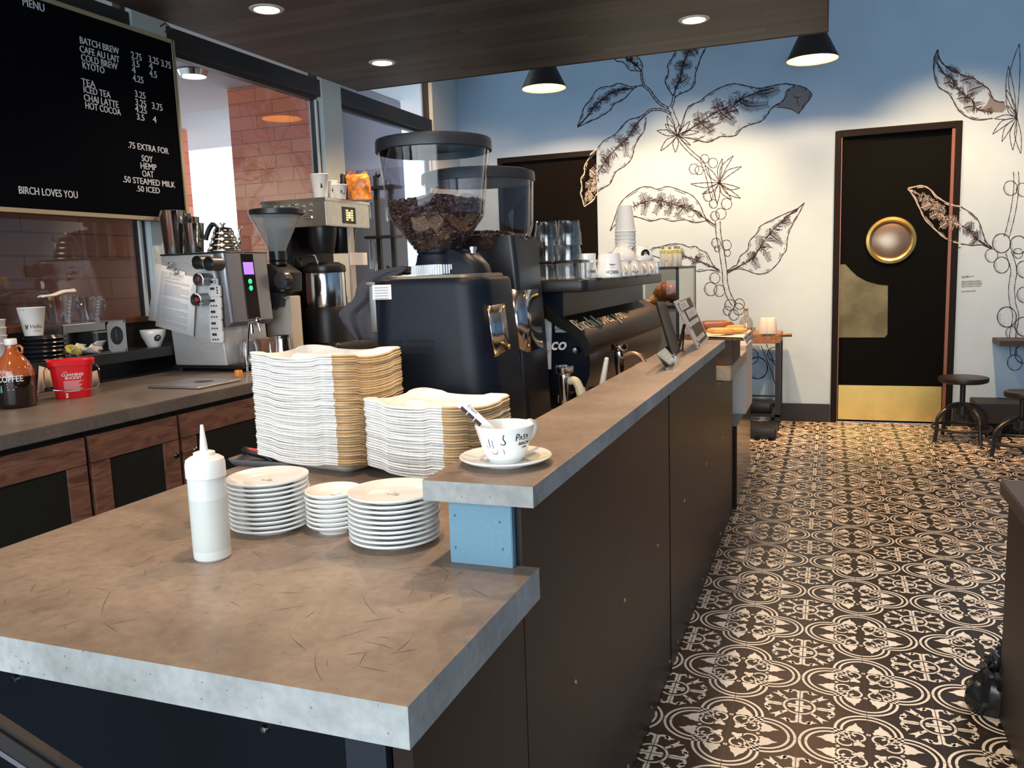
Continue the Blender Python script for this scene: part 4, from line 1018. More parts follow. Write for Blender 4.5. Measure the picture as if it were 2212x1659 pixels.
for i, (px, y) in enumerate(pos):
    c = hot_cup('espresso_cup', 'small white espresso cup, %s' % ('first in the row after the white mug', 'second in the row along the tray edge', 'third in the row along the tray edge', 'last in the row, at the far end of the tray', 'behind the row, under the stacked paper cups', 'behind the row, farther along')[i], px, y, .036, .060, .022, -60 if i < 4 else 100, group=grp)
    if i == 1: cuptext(c, 'BIRCH', .0365, .02, math.radians(-60), .010)
c3 = hot_cup('cappuccino_cup', 'wide white cup with a black round logo stacked upside down at the right end', 1383, 3.68, .060, .066, .032, None, dz=.0605)
mb = MB(); mb.add([(x, y, 0) for x, y in circle_poly(.021, 24)], [tuple(range(24))]); wrap(mb, 0, lambda z_: .056, math.radians(-52), .030); lg = obj('round_logo', mb, INK, c3, smooth=False)
mb = MB()
for x0, rot_ in ((-.006, .5), (.004, .5), (0, -.6)): ribbon(mb, [(x0-.006*math.sin(rot_), -.010), (x0+.004*math.sin(rot_), .010)], .0032)
wrap(mb, 0, lambda z_: .0568, math.radians(-52), .030); obj('logo_mark', mb, WHITE, lg, smooth=False)
c4 = hot_cup('cappuccino_cup', 'wide white cup stacked upside down left of the logo cup', 1345, 3.56, .058, .064, .031, 170, dz=.0605)
# inverted paper cups, nested
def paper_cup_prof(rt=.045, rb=.030, h=.112): return [(0, h-.006), (rb-.001, h-.006), (rb, h), (rb+.001, h), (rt, .004), (rt+.0025, .003), (rt+.0025, 0), (rt-.001, 0), (rb-.003, h-.008), (0, h-.008)]
CUPW = mat('paper_cup_white', (.84, .83, .80), .55)
p = on_tray(1352, 3.62); f2 = None
for q in range(5):
    loc = (p.x, p.y, TZ+.1255+q*.016)
    lab = 'printed white paper cup upside down, %s the nested stack on the espresso cups' % ('topmost of' if q == 4 else 'within')
    if f2 is None:
        f2 = obj('paper_cup', MB().lathe(paper_cup_prof(), n=36), CUPW, loc=loc, smooth=50); tag(f2, lab, 'paper cup', 'nested paper cups on the espresso machine')
    else: o = dup(f2, loc, None, lab)
mb = MB()
for a_, z_, w_ in ((-.030, .092, .006), (-.028, .065, .010), (-.026, .052, .004), (-.030, .028, .012), (-.024, .020, .007), (-.030, .010, .014), (-.02, .100, .003)):
    ribbon(mb, [(a_-w_/2, z_), (a_+w_/2, z_)], .0045)
wrap(mb, 0, lambda z_: .045-.015*z_/.112, math.radians(-105), .0); obj('print', mb, INK, o, smooth=False)
# stack of lids seen past the machine's far end
for q in range(8):
    v = ony(1378+q*1.0, 700-q*9.5, 4.72)
    if q == 0: lidp = obj('ivory_cup', MB().lathe([(.050, 0), (.052, .003), (.050, .006), (.046, .009), (.040, .016), (0, .016)], n=28), mat('ivory_lid', (.74, .66, .54), .45), loc=v); tag(lidp, 'ivory cup in the stack past the far end of the espresso machine', 'cup', 'stack of ivory cups')
    else: dup(lidp, (v.x, v.y, lidp.location.z+q*.0175))

# ================================================================== TAPS BEHIND THE BAR
def tap(px, py0, py1, y, label):
    p = ony(px, py1, y); zt_ = ony(px, py0, y).z; h = zt_-ZC
    c = thing('rinser_tap', label, 'tap', (p.x, y, ZC))
    s_ = h-.135
    obj('post', MB().lathe([(.026, 0), (.026, .006), (.011, .01), (.010, s_+.01)], n=20, cap=True), CHROME, c)
    obj('head', MB().lathe([(.010, s_), (.014, s_+.012), (.019, s_+.05), (.021, s_+.095), (.020, s_+.105), (.031, s_+.112), (.032, s_+.118), (.032, s_+.130), (.029, s_+.135), (0, s_+.134)], n=28), CHROME, c, smooth=30)
    return c, s_
c, s_ = tap(1221, 790, 900, 2.62, 'chrome tap head with a cream elbow and hose, nearest the camera behind the bar')
obj('elbow', MB().tube(crom([(.016, 0, s_+.085), (.04, -.005, s_+.085), (.055, -.008, s_+.06), (.058, -.010, s_+.045)], 5), [.014]*16, 12).tube([(.056, -.009, s_+.062), (.062, -.011, s_+.04)], .017, 12), mat('cream_fitting', (.60, .54, .36), .45), c)
obj('hose', MB().tube([(.06, -.010, s_+.045), (.075, -.012, s_-.01), (.092, -.014, s_-.09)], .008, 10), mat('milky_hose', (.66, .64, .54), .4), c)
c, s_ = tap(1339, 743, 830, 3.18, 'chrome tap head with a copper-coloured curved hose, farther along behind the bar')
obj('hose', MB().tube(crom([(.018, 0, s_+.09), (.05, 0, s_+.098), (.085, -.005, s_+.085), (.105, -.01, s_+.05), (.108, -.01, s_-.02)], 6), .0095, 12), mat('copper_hose', (.42, .24, .14), .3, .6), c)
a, b = ony(1311, 772, 2.86), ony(1299, 845, 2.86)
w_ = obj('white_stick', MB().tube([b, a.lerp(b, .3), a.lerp(b, .03), a], [.013, .0095, .008, .004], 14), mat('white_stick_plastic', (.80, .78, .70), .4))
tag(w_, 'white plastic wand poking up between the two chrome taps', 'wand')
jr = thing('wand_jar', 'black jar behind the bar holding the white wand', 'jar', (b.x-.01, b.y, ZC)); obj('jar_body', MB().lathe([(0, 0), (.035, 0), (.036, .1), (.033, .1), (.032, .004), (0, .004)], n=24), BLACKPL, jr)
# ================================================================== THINGS ON THE BACK COUNTER AND LEDGE
ZL = 1.105
# amber jug
c0 = (-3.051, 2.380)
AMB = mat('amber_glass', (.42, .10, .025), .12, coat=.6)
t = thing('amber_jug', 'amber glass coffee jug half full, with a white cap, at the left edge', 'jug', (*c0, ZK))
jp = [(0, .002), (.062, 0), (.069, .006), (.0715, .02), (.0715, .125), (.069, .150), (.058, .178), (.040, .203), (.026, .222), (.0205, .24), (.0195, .256), (.0195, .262)]
obj('jug_glass', MB().lathe([q for q in jp if q[1] >= .125] , n=48), AMB, t, smooth=60)
obj('coffee_fill', MB().lathe([q for q in jp if q[1] <= .125], n=48), mat('black_coffee_glass', (.012, .006, .005), .10, coat=.6), t, smooth=60)
obj('cap', MB().lathe([(.0205, .250), (.0225, .252), (.0225, .272), (.021, .275), (0, .275)], n=28), mat('white_plastic', (.88, .88, .86), .4), t)
an = facing(c0)+math.radians(60)
obj('finger_loop', MB().tube([Vector((math.cos(an)*r, math.sin(an)*r, z)) for r, z in ((.019, .240), (.034, .246), (.044, .236), (.042, .220), (.032, .212))], .0055, 10), AMB, t)
tx = MB()
ph = facing(c0)-.26
s0 = 0; flat(tx, 'COFFEE', .034, .0, .108, weight=.0005, sx=.82)
flat(tx, '& Brew', .015, -.012, .144); tx.box(-.045, .035, .1395, .1403, 0, .0002)
for q in range(3): tx.box(-.012+.0*q, .03-q*.008, .098-q*.011, .0995-q*.011, 0, .0002)
wrap(tx, 0, lambda z: .0717 if z < .14 else .070, ph, 0); obj('lettering', tx, mat('white_print', (.75, .75, .75), .5), t, smooth=False)
tx = MB()
for x, tilt in ((-.040, .2), (-.033, -.05)): ribbon(tx, [(x+tilt*.03, .095), (x, .066)], .006)
wrap(tx, 0, lambda z: .0717, ph, 0); obj('teal_mark', tx, mat('teal_print', (.15, .55, .48), .5), t, smooth=False)

# red cleaning bucket
c0 = (-3.040, 2.640); RED = mat('red_plastic_bucket', (.80, .010, .016), .35, sss=.05)
t = thing('cleaning_bucket', 'bright red cleaning bucket with white print and a wire handle', 'bucket', (*c0, ZK), facing(c0)+PI/2)
bk = [(.0, 0, 0, .066, .052, .030), (.006, 0, 0, .069, .055, .030), (.140, 0, 0, .082, .066, .034), (.142, 0, 0, .090, .073, .036), (.162, 0, 0, .092, .075, .037), (.1635, 0, 0, .089, .072, .036), (.160, 0, 0, .084, .067, .034), (.02, 0, 0, .066, .052, .030)]
obj('bucket_body', MB().loft(bk, 8), RED, t, smooth=40)
obj('wire_handle', MB().tube(crom([(-.095, 0, .135), (-.104, -.03, .115), (-.095, -.085, .058), (-.04, -.105, .042), (.04, -.105, .040), (.095, -.085, .05), (.106, -.03, .11), (.096, 0, .135)], 5), .0018, 8), CHROME, t)
tx = MB()
def bt_(txt, s, x, z, w_=0): text_mb(txt, s, plane_M((x, -.0705+(.14-z)*.075-.0, z), (1, 0, 0), (0, -.082, 1)), tx, .0004, 'CENTER', 1.1, 1, 0, w_)
bt_('THE', .008, -.026, .113); bt_('CLEANING', .0155, .002, .098, .0004); bt_('BUCKET', .0155, .004, .084, .0004)
for q in range(9):
    z = .076-q*.0055; tx.box(-.034, .036-(q % 3)*.006 if q else .040, -.0703+(.14-z)*.083-.001, -.0698+(.14-z)*.083, z-.0012, z+.0006)
for z in (.020, .009): tx.box(-.03, -.021, -.0588-.001, -.0588+.001, z-.004, z+.004)
obj('lettering', tx, mat('white_print', (.75, .75, .75), .5), t, smooth=False)
# paper cards leaning behind the jug and bucket
for i, (pts, lb) in enumerate((([(84, 790), (103, 796), (95, 845), (80, 850)], 'cream paper slip standing between the amber jug and the red bucket, to the left'),
                               ([(91, 797), (112, 800), (114, 836), (92, 838)], 'cream paper slip partly behind the left side of the red bucket'),
                               ([(193, 785), (208, 780), (214, 812), (197, 816)], 'white paper slip standing behind the right side of the red bucket'))):
    x_ = -3.20-.02*i; P = [onx(px, py, x_) for px, py in pts]
    P = [Vector((v.x, v.y, max(v.z, ZK+.002))) for v in P]
    zm = min(v.z for v in P); P = [v-Vector((0, 0, zm-ZK-.001)) if i == 2 else v for v in P]
    o = obj('paper_slip', MB().skin([[tuple(v) for v in P[:2]], [tuple(P[3]), tuple(P[2])]], False, False, False), mat('cream_paper', (.70, .62, .52), .8), solid=.001); tag(o, lb, 'paper slip', 'paper slips behind the bucket')
# black lids stack on the ledge with the printed cup on top
lx, ly = -3.385, 2.800
first = None
for q in range(6):
    z = ZL+q*.0195
    lab = 'glossy black bowl, topmost of the stack, under the Hello cup' if q == 5 else 'glossy black bowl in the stack on the ledge, behind the amber jug'
    if first is None:
        first = obj('black_bowl', MB().lathe([(.070, 0), (.092, .001), (.095, .005), (.092, .009), (.088, .010), (.080, .020), (0, .020)], n=36), mat('glossy_black_plastic', (.012, .013, .017), .2), loc=(lx, ly, z)); tag(first, lab, 'bowl', 'black bowls stacked on the ledge')
    else: dup(first, (lx+R.uniform(-.004, .004), ly+R.uniform(-.004, .004), z), None, lab)
hz = ZL+5*.0195+.0205
def upcup(rt, rb, h): return [(0, .004), (rb-.002, .004), (rb-.001, 0), (rb, 0), (rt, h-.004), (rt+.002, h-.002), (rt, h), (rt-.002, h-.002), (rb-.002, .008), (0, .008)]
t = thing('paper_cup', 'white printed Hello paper cup standing on the black bowls', 'paper cup', (-3.375, 2.752, hz))
obj('cup_body', MB().lathe(upcup(.057, .038, .128), n=40), CUPW, t, smooth=50)
tx = MB(); flat(tx, 'Hello.', .026, .016, .034, sx=.9); flat(tx, 'name me', .008, .016, .020)
wrap(tx, 0, lambda z: .038+.019*z/.128, facing((-3.375, 2.752)), 0)
s0 = len(tx.v); tx.add([(x-.026, .046+y, 0) for x, y in circle_poly(.008, 12)], [tuple(range(12))]); tx.add([(-.032, .030, 0), (-.021, .030, 0), (-.023, .042, 0), (-.031, .042, 0)], [(0, 1, 2, 3)])
wrap(tx, s0, lambda z: .038+.019*z/.128, facing((-3.375, 2.752)), 0)
s0 = len(tx.v); tx.box(-.05, -.03, .116, .119, 0, .0002); wrap(tx, s0, lambda z: .056, facing((-3.375, 2.752)), 0)
obj('print', tx, INK, t, smooth=False)
first = None
for q in range(4):
    lab = 'white paper cup %s the stack at the left edge, behind the amber jug' % ('topmost of' if q == 3 else 'within')
    loc = (-3.385, 2.560+.0, ZL+q*.034)
    if first is None: first = obj('paper_cup', MB().lathe(upcup(.054, .040, .10), n=36), CUPW, loc=loc, smooth=50); tag(first, lab, 'paper cup', 'paper cups stacked on the ledge')
    else: dup(first, loc, None, lab)

# steel dispenser with filters, jugs on top
y0, y1 = 2.915, 3.165; zt_ = ZL+.158
t = thing('filter_dispenser', 'low steel filter dispenser on the ledge with a round hole at its right end', 'dispenser', (-3.40, (y0+y1)/2, ZL))
hy_ = .185; th = .003
d = MB().box(-.085, .085, -hy_, hy_, .155, .158).box(-.085, .085, -hy_, -hy_+th, 0, .155).box(-.085, .085, hy_-th, hy_, 0, .155).box(-.085, -.082, -hy_, hy_, 0, .155).box(-.085, .085, -hy_, hy_, 0, .003)
obj('case', d, STEEL, t, bevel=.001)
obj('upper_band', MB().box(.082, .085, -hy_, .06, .118, .155).box(.085, .100, -.03, .07, .106, .113), STEEL, t)
fp = MB(); n = 24; hc = (.125, .083); hr = .040        # front piece with the hole
rim = [(.10+.0*i, 0) for i in range(1)]
outer = []
for i in range(n):
    a = 2*PI*i/n; ca, sa = math.cos(a), math.sin(a); k_ = 1/max(abs(ca)/.058, abs(sa)/.075)
    outer.append((hc[0]+ca*k_, .079+sa*k_))
inner = [(hc[0]+hr*math.cos(2*PI*i/n), hc[1]+hr*1.15*math.sin(2*PI*i/n)) for i in range(n)]
fp.skin([[(.085, u, v) for u, v in outer], [(.085, u, v) for u, v in inner], [(.081, u, v) for u, v in inner]], False, False)
obj('holed_plate', fp, STEEL, t)
obj('dark_lining', MB().box(.02, .022, .07, .18, .005, .150), BLACK, t)
for i, (y, z, s, a, mt, lb) in enumerate(((-.09, .052, .055, .5, 'white_filter_paper', 'white paper filter in the dispenser, leaning upright'), (-.02, .042, .05, -.3, 'white_filter_paper', 'white paper filter lying at the front of the dispenser'), (.035, .024, .045, 1.0, 'white_filter_paper', 'white paper filter at the right, below the round hole'), (-.145, .045, .050, -.6, 'yellow_sponge', 'yellow cloth stuffed in the left end of the dispenser'), (-.075, .026, .035, .2, 'pink_cloth', 'pinkish cloth scrap beside the yellow cloth'))):
    m = MB(); N_ = 7
    rows = []
    for a_ in range(N_+1):
        u = a_/N_*2-1; rows.append([(.012*math.sin(3*u+b_*.8+i), s*u, s*(.95-.5*abs(u))*(b_/4.0)) for b_ in range(5)])
    m.skin(rows, False, False, False); m.xform(Matrix.Rotation(a*.5, 4, 'X'))
    zmin = min(v[2] for v in m.v)
    o = obj('paper_filter' if 'filter' in lb else 'cloth_scrap', m, {'white_filter_paper': mat('white_filter_paper', (.80, .80, .78), .8), 'yellow_sponge': mat('yellow_sponge', (.70, .62, .15), .8), 'pink_cloth': mat('pink_cloth', (.60, .42, .36), .9)}[mt], loc=(-3.335+.012*(i % 2), (y0+y1)/2+y, ZL+.0035-zmin), solid=.002)
    tag(o, lb, 'paper filter' if 'filter' in lb else 'cloth')
PIT = thin_glass('pitcher_plastic', (.93, .94, .95), .10, .8, .05)
def pitcher(y, r, h, label):
    c = thing('measuring_jug', label, 'jug', (-3.395, y, ZL+.1588))
    obj('jug_body', MB().lathe([(0, .003), (r*.62, .003), (r*.66, 0), (r*.68, .004), (r*.72, h*.25), (r*.98, h*.96), (r*1.02, h), (r*.98, h), (r*.93, h*.94), (r*.66, h*.25), (r*.6, .008), (0, .008)], n=24), PIT, c)
    obj('handle', MB().tube(crom([(.0, r*.9, h*.85), (0, r*1.45, h*.8), (0, r*1.5, h*.5), (0, r*.95, h*.28)], 5), .007, 10), PIT, c)
    mk = MB()
    for q in range(5): mk.box(r*.86+q*.003, r*.865+q*.003, -.008, .008, h*(.3+.12*q), h*(.3+.12*q)+.0015)
    obj('scale_marks', mk, mat('white_print', (.75, .75, .75), .5), c); return c
pitcher(2.915, .070, .135, 'clear measuring jug with a folded paper filter on top, on the steel dispenser')
pitcher(3.085, .064, .125, 'clear measuring jug speckled with drops, at the right on the steel dispenser')
m = MB(); rows = []
for a_ in range(13):
    u = a_/12*2-1; rows.append([(.035*(b_/3-.5), .095*u, .010*math.sin(PI*b_/3)*(1+.5*u)+.012*u+.003*math.sin(5*u)) for b_ in range(4)])
m.skin(rows, False, False, False)
o = obj('folded_filter', m, mat('cream_filter_paper', (.80, .76, .66), .8), loc=(-3.395, 2.915, ZL+.1588+.142), solid=.006); tag(o, 'folded cream paper filter lying across the left measuring jug', 'paper filter')
for q in range(3):
    loc = (-3.40, 3.255, ZL+q*.012)
    if q == 0: gs = obj('glass_dish', MB().lathe([(0, .002), (.022, 0), (.030, .004), (.042, .022), (.041, .023), (.028, .006), (0, .005)], n=28), PIT, loc=loc); tag(gs, 'small clear glass dish in the stack right of the steel dispenser', 'dish', 'glass dishes on the ledge')
    else: dup(gs, loc)
c0 = (-3.365, 3.455)
t = thing('latte_bowl', 'wide white cup with a black round logo on the ledge, beside the steel brewer', 'cup', (*c0, ZL))
obj('cup_body', MB().lathe([(0, .004), (.028, .004), (.030, 0), (.034, 0), (.036, .005), (.062, .06), (.0665, .088), (.065, .090), (.063, .087), (.058, .06), (.032, .010), (0, .009)], n=44), WHITE, t, smooth=60)
mb = MB(); mb.add([(x, y, 0) for x, y in circle_poly(.018, 24)], [tuple(range(24))]); wrap(mb, 0, lambda z_: .036+.45*(z_), facing(c0)+.35, .048); lg = obj('round_logo', mb, INK, t, smooth=False)
mb = MB()
for x0 in (-.007, .0, .007): ribbon(mb, [(x0, -.009+abs(x0)*.4), (x0*1.2, .009)], .003)
wrap(mb, 0, lambda z_: .0368+.45*(z_), facing(c0)+.35, .048); obj('logo_mark', mb, WHITE, lg, smooth=False)

# ---- steel brewer covered with papers, dials and timers
YB = 3.50; XBR = -2.925
def kb(px, py): return ony(px, py, YB)
O = Vector((-3.10, YB+.18, ZK))
t = thing('hot_water_brewer', 'leaning steel brewer box covered with timers, dials and clipped papers', 'brewer', O)
SH = -.040/.61
def shr(mb): mb.v = [(x+SH*(z-.32), y, z) for x, y, z in mb.v]; return mb
x0, x1 = -.195, .150; zt_ = kb(420, 546).z-ZK
LST = mat('light_brushed_steel', (.72, .72, .74), .40, .5, noise=.1, nscale=30, stretch=(1, 1, 12))
obj('case', shr(MB().rbox(x0, x1, -.18, .18, .035, zt_-.008, .012, 3)), LST, t)
obj('top_plate', shr(MB().rbox(x0-.004, x1+.070, -.184, .184, zt_-.008, zt_, .012, 3, .003)), BLACK, t)
obj('front_hood', shr(MB().loft([(.235, x1+.01, .0, .02, .17, .015), (.26, x1+.03, .0, .036, .175, .02), (zt_-.008, x1+.033, 0, .036, .178, .02)], 4)), mat('grey_front_steel', (.32, .32, .35), .35, .8), t)
hx_ = x1+.0695
pn = obj('control_strip', shr(MB().box(hx_-.002, hx_+.0015, -.05, .05, .27, zt_-.012)), mat('glossy_black_strip', (.01, .01, .012), .12), t)
obj('screen', shr(MB().box(hx_+.0015, hx_+.003, -.04, .04, .505, .570)), mat('violet_screen', (.1, .05, .6), .3, emit=(.35, .16, 1.0), estr=1.6), pn)
for z in (.468, .432): obj('indicator_light', MB().ball((hx_+.002+SH*(z-.32), 0, z), .014, 14, 8, (.3, 1.1, 1)), mat('green_light', (.0, .4, .12), .3, emit=(.03, .85, .28), estr=1.2), pn)
obj('drip_shelf', MB().box(x0, x1+.11, -.17, .17, .018, .036), BLACK, t)
for x in (x0+.03, x1+.06):
    for y in (-.15, .15): obj('foot', MB().cyl((x, y, 0), .016, .019, 14), RUBBER, t)
obj('spout', MB().cyl((x1+.05, 0, .19), .012, .05, 14), CHROME, t)
# papers clipped on the near side
def onface(pts, dy, name, m, label=None, cat=None, th=.0012):
    P = [ony(px, py, YB-dy) for px, py in pts]
    return [(p.x, p.y, p.z) for p in P]
PAPW = mat('white_sheet', (.90, .90, .91), .8)
o = obj('paper_sheet', MB().skin([onface([(336, 568), (400, 588)], .012, '', 0), onface([(320, 692), (392, 700)], .012, '', 0)], False, False, False), PAPW, solid=.001); tag(o, 'white sheet hanging behind the clipped page on the brewer, sticking out to the left', 'paper')
P4 = onface([(349, 585), (425, 599), (418, 727), (336, 704)], .020, '', 0)
o = obj('paper_sheet', MB().skin([P4[:2], [P4[3], P4[2]]], False, False, False), PAPW, solid=.001); tag(o, 'white printed page hanging from two bulldog clips on the brewer', 'paper')
tx = MB(); A, B_, C_, D_ = [Vector(v) for v in P4]
def pp(u, v): return A.lerp(B_, u).lerp(D_.lerp(C_, u), v)
for q in range(34):
    v = .10+q*.0245
    if q in (1, 4, 13, 14, 21, 30): continue
    u1 = .82 if q % 5 else .6
    if q == 0: u1 = .55
    for r_ in range(1):
        a, b, c_, d_ = pp(.13, v), pp(u1, v), pp(u1, v+.008), pp(.13, v+.008)
        tx.add([tuple(x_+Vector((0, -.0016, 0))) for x_ in (a, b, c_, d_)], [(0, 1, 2, 3)])
obj('print', tx, mat('grey_print_pale', (.36, .36, .40), .7), o, smooth=False)
for px, py, lb in ((371, 578, 'steel bulldog clip holding the papers, left one'), (385, 592, 'steel bulldog clip holding the papers, right one')):
    v = ony(px, py, YB-.026)
    c = thing('bulldog_clip', lb, 'clip', v, group='bulldog clips on the brewer')
    obj('jaw', MB().bar((-.030, 0, -.002), (.030, 0, -.014), .012, .010), CHROME, c)
    rg = MB()
    for q in (0, 1): rg.tube([Vector((.012*math.cos(a), -.008-.006*q, .012+.014*math.sin(a))) for a in [2*PI*i/14 for i in range(15)]], .0028, 8, False)
    obj('wings', rg, CHROME, c)
# black cups on magnets, dials, timers
def knob3(px, py, r, dep, name, label, cat, dial=False, dx=0):
    v = ony(px, py, YB-dep); c = thing(name, label, cat, (v.x, YB-.001, v.z), group=None)
    if dial:
        obj('dial_body', MB().lathe([(r, -dep), (r*.92, -dep+.012), (r*.92, 0)], n=28, axis='Y', cap=False), mat('grey_dial', (.30, .30, .32), .4, .6), c)
        obj('bezel', MB().lathe([(r*.78, -dep-.002), (r*.80, -dep-.006), (r*1.02, -dep-.005), (r*1.04, -dep+.004)], n=32, axis='Y'), CHROME, c)
        f = obj('dial_face', MB().cyl((0, -dep-.0015, 0), r*.8, .004, 28, 'Y'), mat('glossy_black_strip', (.01, .01, .012), .12), c)
        tx = text_mb(dial, r*.75, plane_M((-r*.25, -dep-.0022, -r*.2), (1, 0, 0), (0, 0, 1)), None, .0002)
        obj('digits', tx, mat('red_digits', (.5, .0, .04), .4, emit=(1, .02, .10), estr=.9), f, smooth=False)
    else:
        obj('tin_side', MB().lathe([(r, -dep), (r*1.02, -dep+.004), (r, 0)], n=28, axis='Y'), mat('gunmetal', (.09, .09, .09), .35, .5), c)
        obj('tin_inside', MB().lathe([(r, -dep), (r*.94, -dep+.001), (r*.90, -dep+.06), (0, -dep+.06)], n=28, axis='Y'), mat('gunmetal_inside', (.16, .16, .16), .3, .8), c)
knob3(425, 567, .034, .085, 'magnetic_tin', 'gunmetal tin stuck on the brewer side, left of the pair', 'tin')
knob3(450, 570, .035, .085, 'magnetic_tin', 'gunmetal tin stuck on the brewer side, right of the pair', 'tin')
knob3(430, 604, .034, .075, 'timer_dial', 'round silver-rimmed dial on the brewer, upper one', 'timer', '7')
knob3(425, 648, .035, .085, 'timer_dial', 'round silver-rimmed dial on the brewer showing red digits, lower one', 'timer', '51')
TW = mat('white_timer', (.80, .80, .80), .4)
for i, (px, py, wp, hp) in enumerate(((461, 609, 17, 15), (462, 629, 26, 24), (463, 655, 27, 24), (464, 679, 27, 24), (465, 704, 27, 24), (467, 728, 27, 24))):
    v = ony(px, py, YB-.018); s_ = (ony(px+1, py, YB).x-ony(px, py, YB).x)
    W_, H_ = wp*s_/2, hp*s_/2*.88
    names = ('small white square dial above the column of timers', 'topmost white kitchen timer of the column on the brewer', 'second white kitchen timer from the top of the column', 'third white kitchen timer from the top of the column', 'fourth white kitchen timer from the top of the column', 'lowest white kitchen timer of the column on the brewer')
    c = thing('kitchen_timer', names[i], 'timer', (v.x, YB-.001, v.z), group='white timers on the brewer')
    obj('timer_case', MB().rbox(-W_, W_, -H_, H_, 0, .018, .008, 3).xform(Matrix.Rotation(PI/2, 4, 'X')), TW, c)
    if i:
        obj('timer_display', MB().box(-W_*.55, W_*.15, -.0195, -.018, H_*.22, H_*.62), mat('dark_display', (.03, .03, .035), .3), c)
        for q in range(3): obj('button', MB().cyl(((W_*.6, -.0205, H_*(.55-.42*q)) if i == 1 else (-W_*.45+q*W_*.38, -.0205, -H_*.42)), .005, .003, 10, 'Y'), mat('timer_button', (.10, .10, .11) if i == 1 else (.45, .45, .46), .5), c)
    else:
        obj('black_dot', MB().cyl((-W_*.4, -.0205, 0), .008, .003, 14, 'Y'), INK, c); obj('ring_mark', MB().lathe([(.006, -.0195), (.009, -.0195)], (W_*.4, 0, 0), 14, 'Y'), INK, c)
# steel tumblers and kettle on the brewer
ZT = ZK+zt_+.0008
def ontop(px, y): v = ony(px, 545, y); return (v.x, y, ZT)
STL = mat('polished_steel', (.70, .69, .68), .13, 1.0, noise=.15, nscale=6, stretch=(6, 6, .4))
def steelcup(px, y, r, h, label, lean=0):
    x, y, z = ontop(px, y); c = obj('steel_tumbler', MB().lathe([(0, .003), (r*.72, .003), (r*.76, 0), (r*.8, .004), (r, h-.003), (r*1.02, h-.001), (r*1.0, h), (r*.97, h-.003), (r*.74, .008), (0, .008)], n=40), STL, loc=(x, y, z), smooth=50); tag(c, label, 'tumbler', 'steel tumblers on the brewer')
steelcup(378, 3.60, .066, .232, 'tall polished steel tumbler on the brewer, left one'); steelcup(397, 3.73, .056, .225, 'tall polished steel tumbler tucked between the two front tumblers')
steelcup(422, 3.62, .055, .160, 'polished steel tumbler on the brewer, right one, shorter'); steelcup(414, 3.74, .055, .205, 'polished steel tumbler behind the right tumbler')
x, y, z = ontop(486, 3.64)
t = thing('pouring_kettle', 'steel gooseneck kettle with a ribbed body on the brewer, in front of the bright doorway', 'kettle', (x, y, z))
kp = []
for i in range(15):
    u = i/14; kp.append((.088-.040*u+.0035*math.sin(u*22), .006+.108*u))
obj('kettle_body', MB().lathe([(0, 0), (.090, 0), (.092, .004)]+kp+[(.046, .118), (0, .12)], n=44), mat('warm_steel', (.66, .56, .46), .16, 1.0), t, smooth=50)
obj('lid', MB().lathe([(.047, .117), (.043, .126), (.02, .131), (.008, .133), (.007, .142), (.016, .146), (.016, .153), (0, .156)], n=28), CHROME, t)
obj('handle', MB().tube(crom([(-.03, -.004, .128), (-.055, -.006, .150), (-.080, -.008, .132), (-.102, -.010, .095), (-.112, -.010, .070)], 5), [.009]*6+[.013]*15, 12), BLACKPL, t)
obj('spout', MB().tube(crom([(.070, .0, .030), (.098, .0, .045), (.100, 0, .085), (.108, 0, .112), (.122, 0, .125)], 5), [.009]*8+[.0065]*8+[.005]*5, 12), CHROME, t)
# carafe inside the brewer, sink grate
t = obj('glass_carafe', MB().lathe([(0, .002), (.05, 0), (.055, .006), (.054, .09), (.042, .115), (.044, .125), (.041, .125), (.050, .09), (.05, .008), (0, .008)], n=28), PIT, loc=(O.x+.23, YB+.10, ZK+.037)); tag(t, 'glass carafe under the brewer spout, behind the tray stack', 'carafe')
P = [onz(*p, ZK) for p in ((350, 847), (455, 853), (496, 822), (400, 820))]
t = thing('drain_grate', 'flat steel rinse tray set into the back counter below the brewer', 'tray', (-2.76, 3.06, ZK+.001))
q_ = [(v.x+2.76, v.y-3.06) for v in P]
gx0, gx1, gy0, gy1 = -.15, .155, -.145, .15
obj('tray', MB().rbox(gx0, gx1, gy0, gy1, 0, .010, .015, 3), mat('satin_tray_steel', (.42, .42, .45), .38, .9), t)
obj('drain', MB().lathe([(.045, .0105), (.040, .0112), (0, .0108)], (.03, .03, 0), 24), BLACK, t)
obj('grooves', MB().box(gx0+.02, gx1-.02, gy0+.012, gy0+.016, .010, .0112).box(gx0+.02, gx1-.02, gy1-.016, gy1-.012, .010, .0112), STEEL, t)
# chrome rinse wand and glasses beyond the grate
a, b, c_, d_ = ony(531, 775, 3.35), ony(538, 697, 3.35), ony(556, 692, 3.35), ony(563, 715, 3.35)
t = thing('rinse_wand', 'chrome rinse wand arching up in front of the brewer, behind the tray stack', 'tap', (a.x, a.y, ZK))
L_ = lambda v: v-Vector((a.x, a.y, ZK))
obj('pipe', MB().tube([(0, 0, 0), L_(a.lerp(b, .5)), L_(b), L_(b.lerp(c_, .15)+Vector((0, 0, .004)))], .006, 10), CHROME, t)
obj('nozzle', MB().tube([L_(b), L_(c_)], .009, 12).ball(L_(c_), .016, 12, 8).tube([L_(c_), L_(d_)], .006, 10), CHROME, t)
p = ony(571, 745, 3.80)
for q in range(3):
    loc = (p.x, 3.80, ZK+q*.040)
    if q == 0: cg = obj('copper_glass', MB().lathe([(0, .003), (.04, 0), (.045, .004), (.055, .075), (.052, .075), (.042, .008), (0, .007)], n=30), mat('copper_tint_glass', (.45, .24, .16), .18, .3), loc=loc); tag(cg, 'copper-tinted glass in the small stack behind the tall tray stack', 'glass', 'copper-tinted glasses')
    else: dup(cg, loc)
